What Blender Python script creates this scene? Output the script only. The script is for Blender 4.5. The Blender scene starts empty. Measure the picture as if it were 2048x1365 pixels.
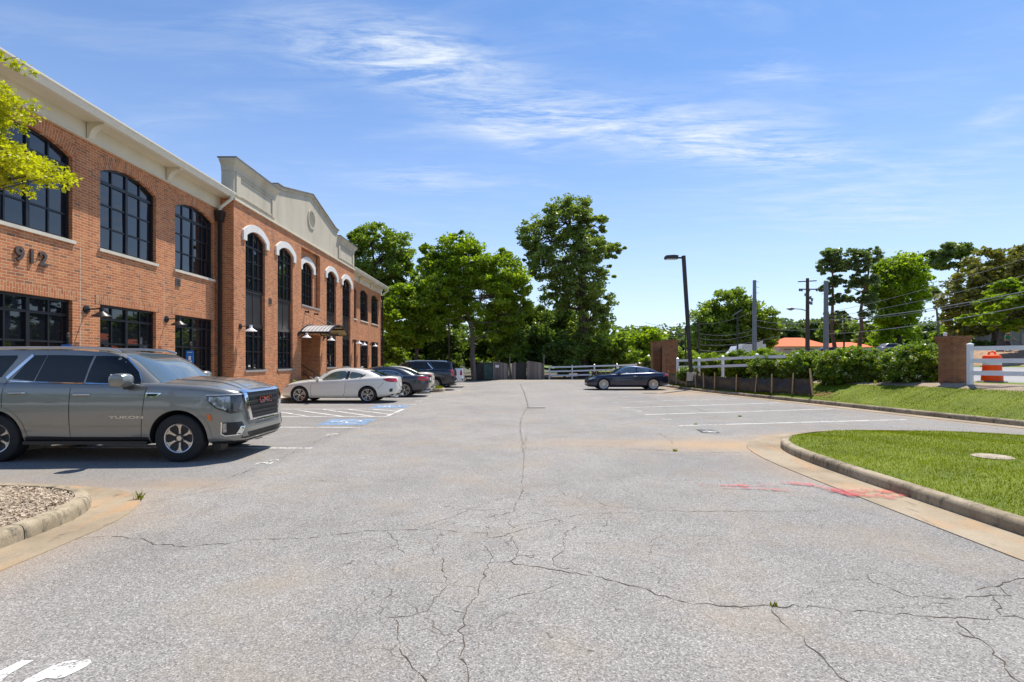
import bpy, bmesh, math, random
import numpy as np
from mathutils import Vector, Matrix
from mathutils.bvhtree import BVHTree
from mathutils.geometry import delaunay_2d_cdt, tessellate_polygon

SC = bpy.context.scene
COL = SC.collection
random.seed(7)
F, CX, HY, EYE = 1060.0, 1015.0, 722.0, 1.7
PI = math.pi


def gpt(px, py, z=0.0):
    """photo pixel -> point on the plane of height z"""
    Y = (EYE - z) * F / (py - HY)
    return ((px - CX) * Y / F, Y)


def at(px, Y, py=None):
    X = (px - CX) * Y / F
    return (X, Y) if py is None else (X, Y, EYE + (HY - py) * Y / F)


# ------------------------------------------------------------------ mesh builder
class MB:
    def __init__(s):
        s.v = []; s.f = []; s.m = []; s.uv = []

    def add(s, vs, fs, mi=0, uvs=None):
        b = len(s.v)
        s.v.extend([tuple(v) for v in vs])
        for i, f in enumerate(fs):
            s.f.append(tuple(b + k for k in f)); s.m.append(mi)
            s.uv.append(uvs[i] if uvs else None)
        return s

    def box(s, x0, x1, y0, y1, z0, z1, mi=0):
        v = [(x0, y0, z0), (x1, y0, z0), (x1, y1, z0), (x0, y1, z0), (x0, y0, z1), (x1, y0, z1), (x1, y1, z1), (x0, y1, z1)]
        return s.add(v, [(0, 3, 2, 1), (4, 5, 6, 7), (0, 1, 5, 4), (1, 2, 6, 5), (2, 3, 7, 6), (3, 0, 4, 7)], mi)

    def bar(s, a, b, w, h, mi=0, up=(0, 0, 1)):
        """rectangular bar from a to b"""
        a = Vector(a); b = Vector(b); d = (b - a).normalized(); u = Vector(up)
        if abs(d.dot(u)) > .98: u = Vector((1, 0, 0))
        r = d.cross(u).normalized(); u = r.cross(d).normalized()
        vs = []
        for p in (a, b):
            for (i, j) in ((-1, -1), (1, -1), (1, 1), (-1, 1)):
                vs.append(p + r * (i * w / 2) + u * (j * h / 2))
        return s.add(vs, [(3, 2, 1, 0), (4, 5, 6, 7), (0, 1, 5, 4), (1, 2, 6, 5), (2, 3, 7, 6), (3, 0, 4, 7)], mi)

    def tube(s, pts, rad, n=8, mi=0, cap=True):
        pts = [Vector(p) for p in pts]
        if not hasattr(rad, '__len__'): rad = [rad] * len(pts)
        rings = []; up = Vector((0, 0, 1)); prev = None
        for i, p in enumerate(pts):
            d = (pts[min(i + 1, len(pts) - 1)] - pts[max(i - 1, 0)])
            d = d.normalized() if d.length > 1e-9 else up
            if prev is None:
                ref = Vector((1, 0, 0)) if abs(d.z) > .9 else up
                r = d.cross(ref).normalized()
            else:
                r = (prev - d * prev.dot(d))
                r = r.normalized() if r.length > 1e-6 else d.orthogonal().normalized()
            prev = r; q = d.cross(r)
            rings.append([p + (r * math.cos(2 * PI * k / n) + q * math.sin(2 * PI * k / n)) * rad[i] for k in range(n)])
        vs = [v for r in rings for v in r]; fs = []
        for i in range(len(pts) - 1):
            for k in range(n):
                a = i * n + k; b = i * n + (k + 1) % n
                fs.append((a, b, b + n, a + n))
        if cap:
            fs.append(tuple(reversed(range(n)))); fs.append(tuple(range((len(pts) - 1) * n, len(pts) * n)))
        return s.add(vs, fs, mi)

    def lathe(s, prof, n=24, c=(0, 0, 0), axis='z', mi=0, close=False):
        vs = []; fs = []
        for (r, h) in prof:
            for k in range(n):
                a = 2 * PI * k / n
                if axis == 'z': p = (c[0] + r * math.cos(a), c[1] + r * math.sin(a), c[2] + h)
                elif axis == 'y': p = (c[0] + r * math.cos(a), c[1] + h, c[2] + r * math.sin(a))
                else: p = (c[0] + h, c[1] + r * math.cos(a), c[2] + r * math.sin(a))
                vs.append(p)
        m = len(prof)
        for i in range(m if close else m - 1):
            for k in range(n):
                a = i * n + k; b = i * n + (k + 1) % n; j = ((i + 1) % m) * n
                fs.append((a, b, j + (k + 1) % n, j + k))
        return s.add(vs, fs, mi)

    def prism(s, poly, axis, a0, a1, mi=0):
        """poly of 2D points, extruded along axis from a0 to a1"""
        def P(p, a):
            if axis == 'x': return (a, p[0], p[1])
            if axis == 'y': return (p[0], a, p[1])
            return (p[0], p[1], a)
        n = len(poly)
        vs = [P(p, a0) for p in poly] + [P(p, a1) for p in poly]
        tris = tessellate_polygon([[Vector((p[0], p[1], 0)) for p in poly]])
        fs = [tuple(t) for t in tris] + [tuple(n + k for k in reversed(t)) for t in tris]
        fs += [(k, (k + 1) % n, n + (k + 1) % n, n + k) for k in range(n)]
        return s.add(vs, fs, mi)

    def build(s, name, mats, parent=None, smooth=False, local=False, fixn=True):
        me = bpy.data.meshes.new(name)
        off = Vector((0, 0, 0))
        q = parent
        while q is not None and not local:
            off += q.location; q = q.parent
        vs = [tuple(Vector(v) - off) for v in s.v] if off.length > 0 else s.v
        me.from_pydata(vs, [], s.f)
        if not isinstance(mats, (list, tuple)): mats = [mats]
        for m in mats: me.materials.append(m)
        if len(mats) > 1: me.polygons.foreach_set('material_index', s.m)
        if any(u is not None for u in s.uv):
            ul = me.uv_layers.new(name='UVMap'); k = 0
            for i, f in enumerate(s.f):
                for j in range(len(f)):
                    if s.uv[i]: ul.data[k].uv = s.uv[i][j]
                    k += 1
        if fixn:
            bm = bmesh.new(); bm.from_mesh(me); bmesh.ops.recalc_face_normals(bm, faces=bm.faces); bm.to_mesh(me); bm.free()
        if smooth: me.polygons.foreach_set('use_smooth', [True] * len(me.polygons))
        me.update()
        o = bpy.data.objects.new(name, me); COL.objects.link(o)
        if smooth and smooth != 'all':
            try: me.set_sharp_from_angle(angle=math.radians(smooth if not isinstance(smooth, bool) else 40))
            except Exception: pass
        if parent is not None: o.parent = parent
        return o


def tag(o, label, cat, group=None):
    o['label'] = label; o['category'] = cat
    if group: o['group'] = group
    return o


def thing(name, label, cat, loc=(0, 0, 0), group=None, rz=0):
    o = bpy.data.objects.new(name, None); COL.objects.link(o)
    o.location = loc; o.rotation_euler = (0, 0, rz); o.empty_display_size = .3
    return tag(o, label, cat, group)


def struct(o): o['kind'] = 'structure'; return o
def stuff(o): o['kind'] = 'stuff'; return o


def dup(root, loc, rz=None, label=None, group=None):
    r = root.copy(); COL.objects.link(r); r.location = loc
    if rz is not None: r.rotation_euler = (0, 0, rz)
    if label: r['label'] = label
    if group: r['group'] = group
    for ch in list(root.children):
        c = ch.copy(); COL.objects.link(c); c.parent = r
        for g in list(ch.children):
            d = g.copy(); COL.objects.link(d); d.parent = c
    return r


# ------------------------------------------------------------------ materials
class NT:
    def __init__(s, name):
        s.mat = bpy.data.materials.new(name); s.mat.use_nodes = True
        s.t = s.mat.node_tree; s.t.nodes.clear()
        s.out = s.n('ShaderNodeOutputMaterial')
        s.b = s.n('ShaderNodeBsdfPrincipled'); s.l(s.b.outputs[0], s.out.inputs[0])

    def n(s, t, **kw):
        nd = s.t.nodes.new(t)
        for k, v in kw.items():
            if hasattr(nd, k): setattr(nd, k, v)
            else: nd.inputs[k].default_value = v
        return nd

    def l(s, a, b): s.t.links.new(a, b)

    def pos(s):
        g = s.n('ShaderNodeNewGeometry'); return g.outputs['Position']

    def obj(s):
        g = s.n('ShaderNodeTexCoord'); return g.outputs['Object']

    def noise(s, vec, scale, detail=3, rough=.55, dist=0):
        nd = s.n('ShaderNodeTexNoise'); nd.inputs['Scale'].default_value = scale
        nd.inputs['Detail'].default_value = detail; nd.inputs['Roughness'].default_value = rough
        nd.inputs['Distortion'].default_value = dist
        if vec is not None: s.l(vec, nd.inputs['Vector'])
        return nd.outputs['Fac']

    def ramp(s, fac, stops):
        r = s.n('ShaderNodeValToRGB'); e = r.color_ramp.elements
        while len(e) > 1: e.remove(e[-1])
        e[0].position = stops[0][0]; e[0].color = c4(stops[0][1])
        for p, c in stops[1:]:
            k = e.new(p); k.color = c4(c)
        s.l(fac, r.inputs[0]); return r.outputs[0]

    def math(s, op, a, b=None, c=None, clamp=False):
        m = s.n('ShaderNodeMath'); m.operation = op; m.use_clamp = clamp
        for i, x in enumerate((a, b, c)):
            if x is None: continue
            if isinstance(x, (int, float)): m.inputs[i].default_value = x
            else: s.l(x, m.inputs[i])
        return m.outputs[0]

    def mix(s, fac, a, b, mode='MIX'):
        m = s.n('ShaderNodeMix'); m.data_type = 'RGBA'; m.blend_type = mode
        for i, x in ((0, fac), (6, a), (7, b)):
            if isinstance(x, (int, float)) and i == 0: m.inputs[0].default_value = x
            elif isinstance(x, tuple): m.inputs[i].default_value = c4(x)
            elif isinstance(x, (int, float)): m.inputs[i].default_value = (x, x, x, 1)
            else: s.l(x, m.inputs[i])
        return m.outputs[2]

    def bump(s, h, strength=.3, dist=.01):
        b = s.n('ShaderNodeBump'); b.inputs['Strength'].default_value = strength; b.inputs['Distance'].default_value = dist
        s.l(h, b.inputs['Height']); s.l(b.outputs[0], s.b.inputs['Normal']); return b

    def scale(s, vec, sc):
        m = s.n('ShaderNodeMapping'); m.inputs['Scale'].default_value = sc; s.l(vec, m.inputs[0]); return m.outputs[0]


def c4(c): return (c[0], c[1], c[2], 1.0) if len(c) == 3 else tuple(c)


def simple(name, col, rough=.6, metal=0, var=.12, vs=3.0, spec=.5, coat=0, bump=0, bs=60, emis=None):
    t = NT(name)
    c = c4(col); v = t.noise(t.obj(), vs, 4)
    dk = tuple(x * (1 - var) for x in col); lt = tuple(min(1, x * (1 + var)) for x in col)
    t.l(t.ramp(v, [(.3, dk), (.7, lt)]), t.b.inputs['Base Color'])
    t.b.inputs['Roughness'].default_value = rough; t.b.inputs['Metallic'].default_value = metal
    t.b.inputs['Specular IOR Level'].default_value = spec
    if coat: t.b.inputs['Coat Weight'].default_value = coat; t.b.inputs['Coat Roughness'].default_value = .03
    if bump: t.bump(t.noise(t.obj(), bs, 3), bump, .01)
    return t.mat


def paint(name, col, metal=.6, rough=.35, flake=.06):
    t = NT(name)
    n = t.noise(t.obj(), 900, 1)
    t.l(t.ramp(n, [(.3, tuple(x * (1 - flake) for x in col)), (.7, tuple(min(1, x * (1 + flake)) for x in col))]), t.b.inputs['Base Color'])
    t.b.inputs['Metallic'].default_value = metal; t.b.inputs['Roughness'].default_value = rough
    t.b.inputs['Coat Weight'].default_value = 1; t.b.inputs['Coat Roughness'].default_value = .025
    return t.mat


def brick_mat(name, uvmode=False, red=1.0, mort=(.64, .45, .27), k=1.0):
    t = NT(name)
    if uvmode:
        tc = t.n('ShaderNodeTexCoord'); sep = t.n('ShaderNodeSeparateXYZ'); t.l(tc.outputs['UV'], sep.inputs[0])
        U, V = sep.outputs[0], sep.outputs[1]
    else:
        sep = t.n('ShaderNodeSeparateXYZ'); t.l(t.pos(), sep.inputs[0])
        U = t.math('ADD', sep.outputs[0], sep.outputs[1]); V = sep.outputs[2]
    bw, rh, mo = .2032, .0677, .0060
    row = t.math('FLOOR', t.math('DIVIDE', V, rh))
    half = t.math('MULTIPLY', t.math('FLOORED_MODULO', row, 2.0), .5)
    uu = t.math('ADD', t.math('DIVIDE', U, bw), half)
    colm = t.math('FLOOR', uu)
    fu = t.math('FRACT', uu); fv = t.math('FRACT', t.math('DIVIDE', V, rh))
    du = t.math('MULTIPLY', t.math('MINIMUM', fu, t.math('SUBTRACT', 1.0, fu)), bw)
    dv = t.math('MULTIPLY', t.math('MINIMUM', fv, t.math('SUBTRACT', 1.0, fv)), rh)
    dd = t.math('MINIMUM', du, dv)
    fac = t.math('DIVIDE', t.math('SUBTRACT', dd, mo - .002), .003, clamp=True)   # 0 = mortar
    cmb = t.n('ShaderNodeCombineXYZ'); t.l(colm, cmb.inputs[0]); t.l(row, cmb.inputs[1])
    wn = t.n('ShaderNodeTexWhiteNoise'); t.l(cmb.outputs[0], wn.inputs['Vector'])
    r = red
    bc = t.ramp(wn.outputs['Value'], [(0, (.25 * r, .11, .07)), (.05, (.29 * r, .12, .07)), (.10, (.43 * r, .135, .06)), (.45, (.51 * r, .165, .07)),
                                      (.75, (.57 * r, .20, .085)), (.95, (.62 * r, .25, .115)), (1, (.46 * r, .19, .10))])
    big = t.noise(t.pos(), .45, 4)
    bc = t.mix(t.math('MULTIPLY', big, .25), bc, (.42, .17, .085))
    bc = t.mix(1.0, bc, (k * .98, k * .97, k * .84), 'MULTIPLY')
    c = t.mix(fac, mort, bc)
    fine = t.noise(t.pos(), 40, 3)
    stk = t.noise(t.scale(t.pos(), (2.5, 2.5, .25)), 1.5, 5, .65)
    c = t.mix(.8, c, t.ramp(stk, [(.3, (.74, .72, .70)), (.5, (1, 1, 1)), (.75, (1.10, 1.09, 1.07))]), 'MULTIPLY')
    c = t.mix(.35, c, t.ramp(fine, [(.3, (.72, .72, .72)), (.7, (1, 1, 1))]), 'MULTIPLY')
    t.l(c, t.b.inputs['Base Color']); t.b.inputs['Roughness'].default_value = .85
    t.bump(fac, .5, .006)
    return t.mat


def leaf_mat(name, dark, light, trans=.4, scale=.55, warm=None, spec=.55):
    t = NT(name)
    v = t.noise(t.pos(), scale, 3); w = t.noise(t.pos(), 9.0, 2)
    c = t.ramp(t.math('ADD', t.math('MULTIPLY', v, .55), t.math('MULTIPLY', w, .45)), [(.36, dark), (.62, light)])
    if warm:
        u = t.noise(t.pos(), 5.5, 2)
        c = t.mix(t.math('MULTIPLY', t.math('SUBTRACT', u, .56), 8, clamp=True), c, warm)
    t.l(c, t.b.inputs['Base Color']); t.b.inputs['Roughness'].default_value = .42
    t.b.inputs['Specular IOR Level'].default_value = spec
    tr = t.n('ShaderNodeBsdfTranslucent'); tc = t.mix(1.0, c, (1.15, 1.25, .45), 'MULTIPLY'); t.l(tc, tr.inputs[0])
    mx = t.n('ShaderNodeMixShader'); mx.inputs[0].default_value = trans
    t.l(t.b.outputs[0], mx.inputs[1]); t.l(tr.outputs[0], mx.inputs[2]); t.l(mx.outputs[0], t.out.inputs[0])
    return t.mat


def glass_mat(name, col, rough=.015, spec=.8, coat=.0):
    t = NT(name)
    n = t.noise(t.pos(), .7, 2)
    t.l(t.ramp(n, [(.3, tuple(x * .7 for x in col)), (.7, col)]), t.b.inputs['Base Color'])
    t.b.inputs['Roughness'].default_value = rough; t.b.inputs['Specular IOR Level'].default_value = spec
    t.b.inputs['IOR'].default_value = 1.55
    if coat: t.b.inputs['Coat Weight'].default_value = coat; t.b.inputs['Coat Roughness'].default_value = .01
    w = t.noise(t.pos(), 2.2, 1); t.bump(w, .04, .02)
    return t.mat


def worn_paint(name, col, thr=.42, rough=.7, scale=18, soft=14, amax=1.0):
    """thin worn paint: broken up by noise where the aggregate shows through"""
    t = NT(name)
    p = t.pos(); n = t.noise(p, scale, 6, .7); n2 = t.noise(p, 2.3, 3)
    vor = t.n('ShaderNodeTexVoronoi'); vor.inputs['Scale'].default_value = 75; t.l(p, vor.inputs['Vector'])
    f = t.math('ADD', t.math('MULTIPLY', n, .6), t.math('MULTIPLY', n2, .4))
    f = t.math('ADD', f, t.math('MULTIPLY', t.math('SUBTRACT', .45, vor.outputs['Distance']), .16))
    a = t.math('MULTIPLY', t.math('MULTIPLY', t.math('SUBTRACT', f, thr), soft, clamp=True), amax)
    t.l(t.ramp(n, [(.3, tuple(x * .82 for x in col)), (.7, col)]), t.b.inputs['Base Color'])
    t.b.inputs['Roughness'].default_value = rough
    t.l(a, t.b.inputs['Alpha'])
    return t.mat


M = {}
def mk_mats():
    M['brick'] = brick_mat('brick_running_bond')
    M['soldier'] = brick_mat('brick_soldier_course', True)
    M['brick_dark'] = brick_mat('brick_dark_pier', False, .85, (.30, .205, .13), .62)
    M['cream'] = simple('cream_trim_paint', (.68, .61, .47), .55, var=.06, vs=1.2)
    # stucco with weather streaks running down
    t = NT('stucco_parapet'); p = t.pos()
    v = t.noise(t.scale(p, (1.3, 1.3, .4)), 1.2, 5); w = t.noise(p, 30, 3)
    c = t.ramp(v, [(.25, (.40, .355, .27)), (.5, (.52, .465, .36)), (.75, (.56, .51, .40))])
    t.l(c, t.b.inputs['Base Color']); t.b.inputs['Roughness'].default_value = .9; t.bump(w, .25, .004)
    M['stucco'] = t.mat
    M['white_hood'] = simple('white_arch_stucco', (.74, .72, .68), .8, var=.07, vs=2, bump=.2, bs=50)
    M['cap'] = simple('weathered_coping', (.16, .15, .14), .8, var=.35, vs=2)
    M['sill'] = simple('limestone_sill', (.60, .55, .45), .8, var=.12, vs=3)
    M['sillgrey'] = simple('grey_sill', (.30, .29, .27), .8, var=.12, vs=3)
    M['frame'] = simple('black_window_frame', (.014, .015, .019), .32, var=.1, spec=.4)
    M['glass'] = glass_mat('dark_window_glass', (.009, .012, .017))
    M['panel'] = simple('dark_spandrel_metal', (.032, .030, .031), .4, var=.12, vs=1.5, spec=.4)
    M['gutter'] = simple('white_gutter_metal', (.72, .68, .58), .4, var=.04)
    M['bronze'] = simple('dark_bronze_metal', (.035, .030, .028), .4, metal=.3, var=.15)
    M['bronze_l'] = simple('bronze_letters', (.13, .10, .085), .45, metal=.5, var=.1)
    M['roof'] = simple('dark_roof', (.03, .032, .036), .8)
    M['awning'] = simple('galvanised_awning', (.60, .60, .59), .4, metal=.3, var=.14, vs=2)
    M['wood_under'] = simple('pine_decking', (.42, .30, .15), .7, var=.2, vs=8)
    M['lampwhite'] = simple('white_enamel', (.8, .8, .82), .3, var=.03)
    M['black'] = simple('black_metal', (.012, .012, .013), .4, var=.1)
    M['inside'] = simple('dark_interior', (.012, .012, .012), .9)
    M['vent'] = simple('vent_grey', (.20, .17, .15), .6)
    M['white_vinyl'] = simple('white_vinyl', (.78, .79, .82), .35, var=.05, vs=2)
    M['steel'] = simple('galvanised_steel', (.17, .175, .19), .45, metal=.35, var=.15, vs=.8)
    M['polewood'] = simple('creosoted_wood', (.06, .045, .035), .85, var=.3, vs=4)
    M['stake'] = simple('pine_stake', (.50, .34, .16), .8, var=.2, vs=8)
    M['oldwood'] = None
    t = NT('grey_weathered_boards'); p = t.obj()
    sx = t.n('ShaderNodeSeparateXYZ'); t.l(p, sx.inputs[0])
    cell = t.math('FLOOR', t.math('DIVIDE', sx.outputs[0], .14)); wn = t.n('ShaderNodeTexWhiteNoise'); wn.noise_dimensions = '1D'; t.l(cell, wn.inputs['W'])
    fr = t.math('FRACT', t.math('DIVIDE', sx.outputs[0], .14)); gap = t.math('LESS_THAN', fr, .07)
    c = t.ramp(wn.outputs['Value'], [(0, (.17, .145, .125)), (.5, (.24, .215, .19)), (1, (.31, .28, .25))])
    g = t.noise(t.scale(p, (14, 14, 1.0)), 2, 4); c = t.mix(.6, c, t.ramp(g, [(.3, (.6, .6, .6)), (.7, (1, 1, 1))]), 'MULTIPLY')
    c = t.mix(gap, c, (.02, .02, .02)); t.l(c, t.b.inputs['Base Color']); t.b.inputs['Roughness'].default_value = .9
    M['oldwood'] = t.mat
    M['bark'] = simple('brown_bark', (.085, .065, .05), .9, var=.4, vs=3, bump=.5, bs=20)
    M['bark_pine'] = simple('pine_bark', (.13, .075, .05), .9, var=.4, vs=3)
    M['bark_grey'] = simple('grey_bark', (.16, .135, .105), .9, var=.35, vs=3)
    M['leaf_mid'] = leaf_mat('leaf_mid_green', (.095, .150, .020), (.31, .40, .055), .58)
    M['leaf_bright'] = leaf_mat('leaf_bright_green', (.11, .18, .010), (.36, .46, .026), .6)
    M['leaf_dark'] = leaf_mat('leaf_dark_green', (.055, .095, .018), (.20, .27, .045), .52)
    M['leaf_oak'] = leaf_mat('leaf_olive_oak', (.095, .135, .030), (.31, .38, .085), .56)
    M['leaf_mag'] = leaf_mat('leaf_magnolia_bronze', (.095, .11, .02), (.28, .28, .055), .42, warm=(.36, .20, .04))
    M['leaf_pine'] = leaf_mat('leaf_pine_needles', (.09, .135, .055), (.25, .32, .12), .52)
    M['leaf_lime'] = leaf_mat('leaf_lime_maple', (.30, .31, .008), (.62, .60, .02), .5, 3)
    M['leaf_hedge'] = leaf_mat('leaf_hedge', (.080, .155, .014), (.30, .41, .034), .5, 3, warm=(.34, .27, .04))
    M['leaf_far'] = leaf_mat('leaf_far_wood', (.075, .115, .050), (.19, .25, .09), .45, .2)  # haze of distance put into the leaf colour as a bluer green
    M['petal'] = simple('white_petals', (.82, .80, .72), .6, var=.05)
    M['petal_red'] = simple('orange_red_petals', (.55, .16, .04), .6, var=.3, vs=9)
    M['yellowgreen'] = leaf_mat('leaf_yellow_shrub', (.16, .17, .01), (.42, .40, .03), .4, 6)
    # kerb concrete
    t = NT('kerb_concrete'); p = t.pos()
    v = t.noise(p, 1.3, 6, .65); w = t.noise(p, 55, 4)
    c = t.ramp(v, [(.28, (.13, .10, .06)), (.45, (.30, .24, .155)), (.7, (.46, .38, .26))])
    c = t.mix(.5, c, t.ramp(w, [(.3, (.6, .6, .6)), (.65, (1.1, 1.1, 1.1))]), 'MULTIPLY')
    st = t.noise(t.scale(p, (3, 3, 1.2)), 2.2, 6, .75); c = t.mix(t.math('MULTIPLY', t.math('SUBTRACT', st, .50), 6, clamp=True), c, (.075, .066, .05))
    t.l(c, t.b.inputs['Base Color']); t.b.inputs['Roughness'].default_value = .9; t.bump(w, .35, .006)
    M['kerb'] = t.mat
    t = NT('gutter_pan_concrete'); p = t.pos()
    v = t.noise(p, .8, 5, .6); w = t.noise(p, 60, 4); k = t.noise(t.scale(p, (1, .35, 1)), 3, 4)
    c = t.ramp(v, [(.3, (.24, .185, .12)), (.5, (.34, .27, .18)), (.72, (.42, .35, .25))])
    c = t.mix(t.math('MULTIPLY', t.math('SUBTRACT', k, .52), 4, clamp=True), c, (.46, .265, .125))
    dr = t.noise(t.scale(p, (2, .7, 1)), 4, 6, .75); c = t.mix(t.math('MULTIPLY', t.math('SUBTRACT', dr, .56), 6, clamp=True), c, (.14, .11, .08))
    c = t.mix(.5, c, t.ramp(w, [(.3, (.7, .7, .7)), (.65, (1.05, 1.05, 1.05))]), 'MULTIPLY')
    t.l(c, t.b.inputs['Base Color']); t.b.inputs['Roughness'].default_value = .92; t.bump(w, .2, .005)
    M['gutterpan'] = t.mat
    M['sidewalk'] = simple('sidewalk_concrete', (.50, .46, .38), .9, var=.12, vs=1.5, bump=.15)
    # asphalt: coarse aggregate, big faded patches, clay stains from the 'stain' attribute
    t = NT('aged_asphalt'); p = t.pos()
    vor = t.n('ShaderNodeTexVoronoi'); vor.inputs['Scale'].default_value = 105; t.l(p, vor.inputs['Vector'])
    sepc = t.n('ShaderNodeSeparateColor'); t.l(vor.outputs['Color'], sepc.inputs[0])
    agg = t.ramp(sepc.outputs[0], [(0, (.17, .165, .16)), (.25, (.255, .25, .245)), (.6, (.325, .32, .315)), (.9, (.41, .40, .39)), (1, (.56, .54, .52))])
    fine = t.noise(p, 190, 2)
    c = t.mix(.42, agg, t.ramp(fine, [(.25, (.55, .55, .56)), (.7, (1.15, 1.14, 1.13))]), 'MULTIPLY')
    big = t.noise(p, .30, 5, .6); mid = t.noise(p, 1.7, 5, .65)
    c = t.mix(.8, c, t.ramp(big, [(.3, (.78, .78, .79)), (.55, (.98, .98, .98)), (.75, (1.08, 1.07, 1.06))]), 'MULTIPLY')
    c = t.mix(.7, c, t.ramp(mid, [(.3, (.84, .83, .82)), (.6, (1.04, 1.04, 1.04))]), 'MULTIPLY')
    tint = t.noise(p, .9, 4); c = t.mix(t.math('MULTIPLY', t.math('SUBTRACT', tint, .50), 2.2, clamp=True), c, (.34, .285, .22))
    c = t.mix(1.0, c, (.97, .945, .90), 'MULTIPLY')
    at_ = t.n('ShaderNodeAttribute'); at_.attribute_name = 'stain'; sa = t.n('ShaderNodeSeparateColor'); t.l(at_.outputs['Color'], sa.inputs[0])
    stf = t.math('MULTIPLY', sa.outputs[0], t.math('ADD', .25, t.math('MULTIPLY', mid, 1.3)), clamp=True)
    stf = t.math('MULTIPLY', stf, t.math('ADD', .5, t.math('MULTIPLY', fine, .8)), clamp=True)
    c = t.mix(stf, c, (.44, .30, .17))
    oil = t.noise(p, .85, 5, .7); of = t.math('MULTIPLY', t.math('SUBTRACT', oil, .62), 7, clamp=True); c = t.mix(t.math('MULTIPLY', of, .45), c, (.13, .125, .12))
    dkf = t.math('MULTIPLY', sa.outputs[2], .55); c = t.mix(dkf, c, (.155, .15, .148))
    # joints worn as fine irregular cracking, only where the photo's old patch is broken up (attribute G)
    wv = t.n('ShaderNodeMix'); wv.data_type = 'VECTOR'
    nz = t.n('ShaderNodeTexNoise'); nz.inputs['Scale'].default_value = 2.5; nz.inputs['Detail'].default_value = 4; t.l(p, nz.inputs['Vector'])
    va = t.n('ShaderNodeVectorMath'); va.operation = 'MULTIPLY_ADD'; t.l(nz.outputs['Color'], va.inputs[0]); va.inputs[1].default_value = (.5, .5, 0); t.l(p, va.inputs[2])
    ve = t.n('ShaderNodeTexVoronoi'); ve.feature = 'DISTANCE_TO_EDGE'; ve.inputs['Scale'].default_value = 1.35; t.l(va.outputs[0], ve.inputs['Vector'])
    cr = t.math('LESS_THAN', ve.outputs['Distance'], t.math('MULTIPLY', sa.outputs[1], .0085))
    cr = t.math('MULTIPLY', cr, t.math('GREATER_THAN', t.noise(p, 3.1, 4), .47))
    c = t.mix(t.math('MULTIPLY', cr, .7), c, (.10, .08, .06))
    t.l(c, t.b.inputs['Base Color']); t.b.inputs['Roughness'].default_value = .93; t.b.inputs['Specular IOR Level'].default_value = .25
    t.bump(t.math('ADD', vor.outputs['Distance'], fine), .55, .006)
    M['asphalt'] = t.mat
    M['crack'] = simple('crack_fill', (.095, .072, .052), .95, var=.5, vs=6)
    M['crack_seal'] = simple('dark_patch', (.055, .052, .048), .9, var=.3, vs=8)
    M['white_line'] = worn_paint('white_road_paint', (.78, .77, .73), .395, soft=10, amax=.95)
    M['white_faded'] = worn_paint('faded_white_paint', (.70, .68, .60), .46)
    M['blue_paint'] = worn_paint('blue_road_paint', (.20, .31, .47), .40)
    M['black_paint'] = worn_paint('black_road_paint', (.03, .03, .035), .38)
    M['red_spray'] = worn_paint('red_spray_paint', (.66, .07, .08), .40, scale=30, soft=4.5, amax=.75)
    # lawn soil / turf
    t = NT('lawn_turf'); p = t.pos(); v = t.noise(p, 1.2, 5); w = t.noise(p, 90, 3)
    c = t.ramp(v, [(.3, (.10, .14, .003)), (.6, (.16, .21, .004)), (.8, (.22, .23, .012))])
    c = t.mix(.6, c, t.ramp(w, [(.3, (.5, .55, .4)), (.7, (1.2, 1.2, 1.1))]), 'MULTIPLY')
    t.l(c, t.b.inputs['Base Color']); t.b.inputs['Roughness'].default_value = .9; t.bump(w, .6, .02)
    M['turf'] = t.mat
    M['blade'] = leaf_mat('grass_blade', (.14, .165, .001), (.27, .29, .002), .45, 1.5, None, 0)
    t = NT('mulch_soil'); p = t.pos(); w = t.noise(t.scale(p, (1, 2, 1)), 38, 5, .7); v = t.noise(p, 2, 3)
    c = t.ramp(w, [(.3, (.13, .09, .06)), (.5, (.33, .25, .17)), (.68, (.55, .46, .35))]); t.l(c, t.b.inputs['Base Color']); t.b.inputs['Roughness'].default_value = .95; t.bump(w, .8, .03)
    M['mulch'] = t.mat
    M['chip'] = simple('wood_chips', (.46, .37, .27), .9, var=.45, vs=25)
    t = NT('orange_clay'); p = t.pos(); w = t.noise(p, 22, 5, .7)
    c = t.ramp(w, [(.3, (.28, .13, .05)), (.6, (.48, .26, .11)), (.8, (.56, .40, .20))]); t.l(c, t.b.inputs['Base Color']); t.b.inputs['Roughness'].default_value = .95; t.bump(w, .8, .04)
    M['clay'] = t.mat
    M['bankmulch'] = simple('pine_straw_bank', (.33, .20, .12), .95, var=.4, vs=2.5)
    M['road'] = simple('pale_road', (.30, .29, .28), .9, var=.1, vs=.5)
    M['terrain'] = simple('rough_ground', (.08, .085, .035), .95, var=.4, vs=.3)
    M['litter'] = simple('leaf_litter', (.11, .08, .05), .95, var=.5, vs=4)
    t = NT('black_silt_fabric'); p = t.pos(); w = t.noise(p, 4, 4); t.b.inputs['Roughness'].default_value = .45
    t.l(t.ramp(w, [(.3, (.012, .011, .011)), (.7, (.035, .030, .028))]), t.b.inputs['Base Color']); t.bump(w, .6, .05)
    M['silt'] = t.mat
    M['tyre'] = simple('tyre_rubber', (.018, .018, .018), .8, var=.2, vs=8)
    M['alloy'] = simple('alloy_rim', (.62, .60, .57), .28, metal=.85, var=.05)
    M['alloy_d'] = simple('dark_rim_pocket', (.035, .035, .037), .5, metal=.3)
    M['chrome'] = simple('chrome', (.82, .83, .85), .08, metal=1, var=.02)
    M['plastic'] = simple('black_plastic', (.016, .016, .017), .45, var=.1)
    M['well'] = simple('wheel_well', (.008, .008, .008), .9)
    M['carglass'] = glass_mat('tinted_car_glass', (.006, .008, .007), spec=.45)
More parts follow.
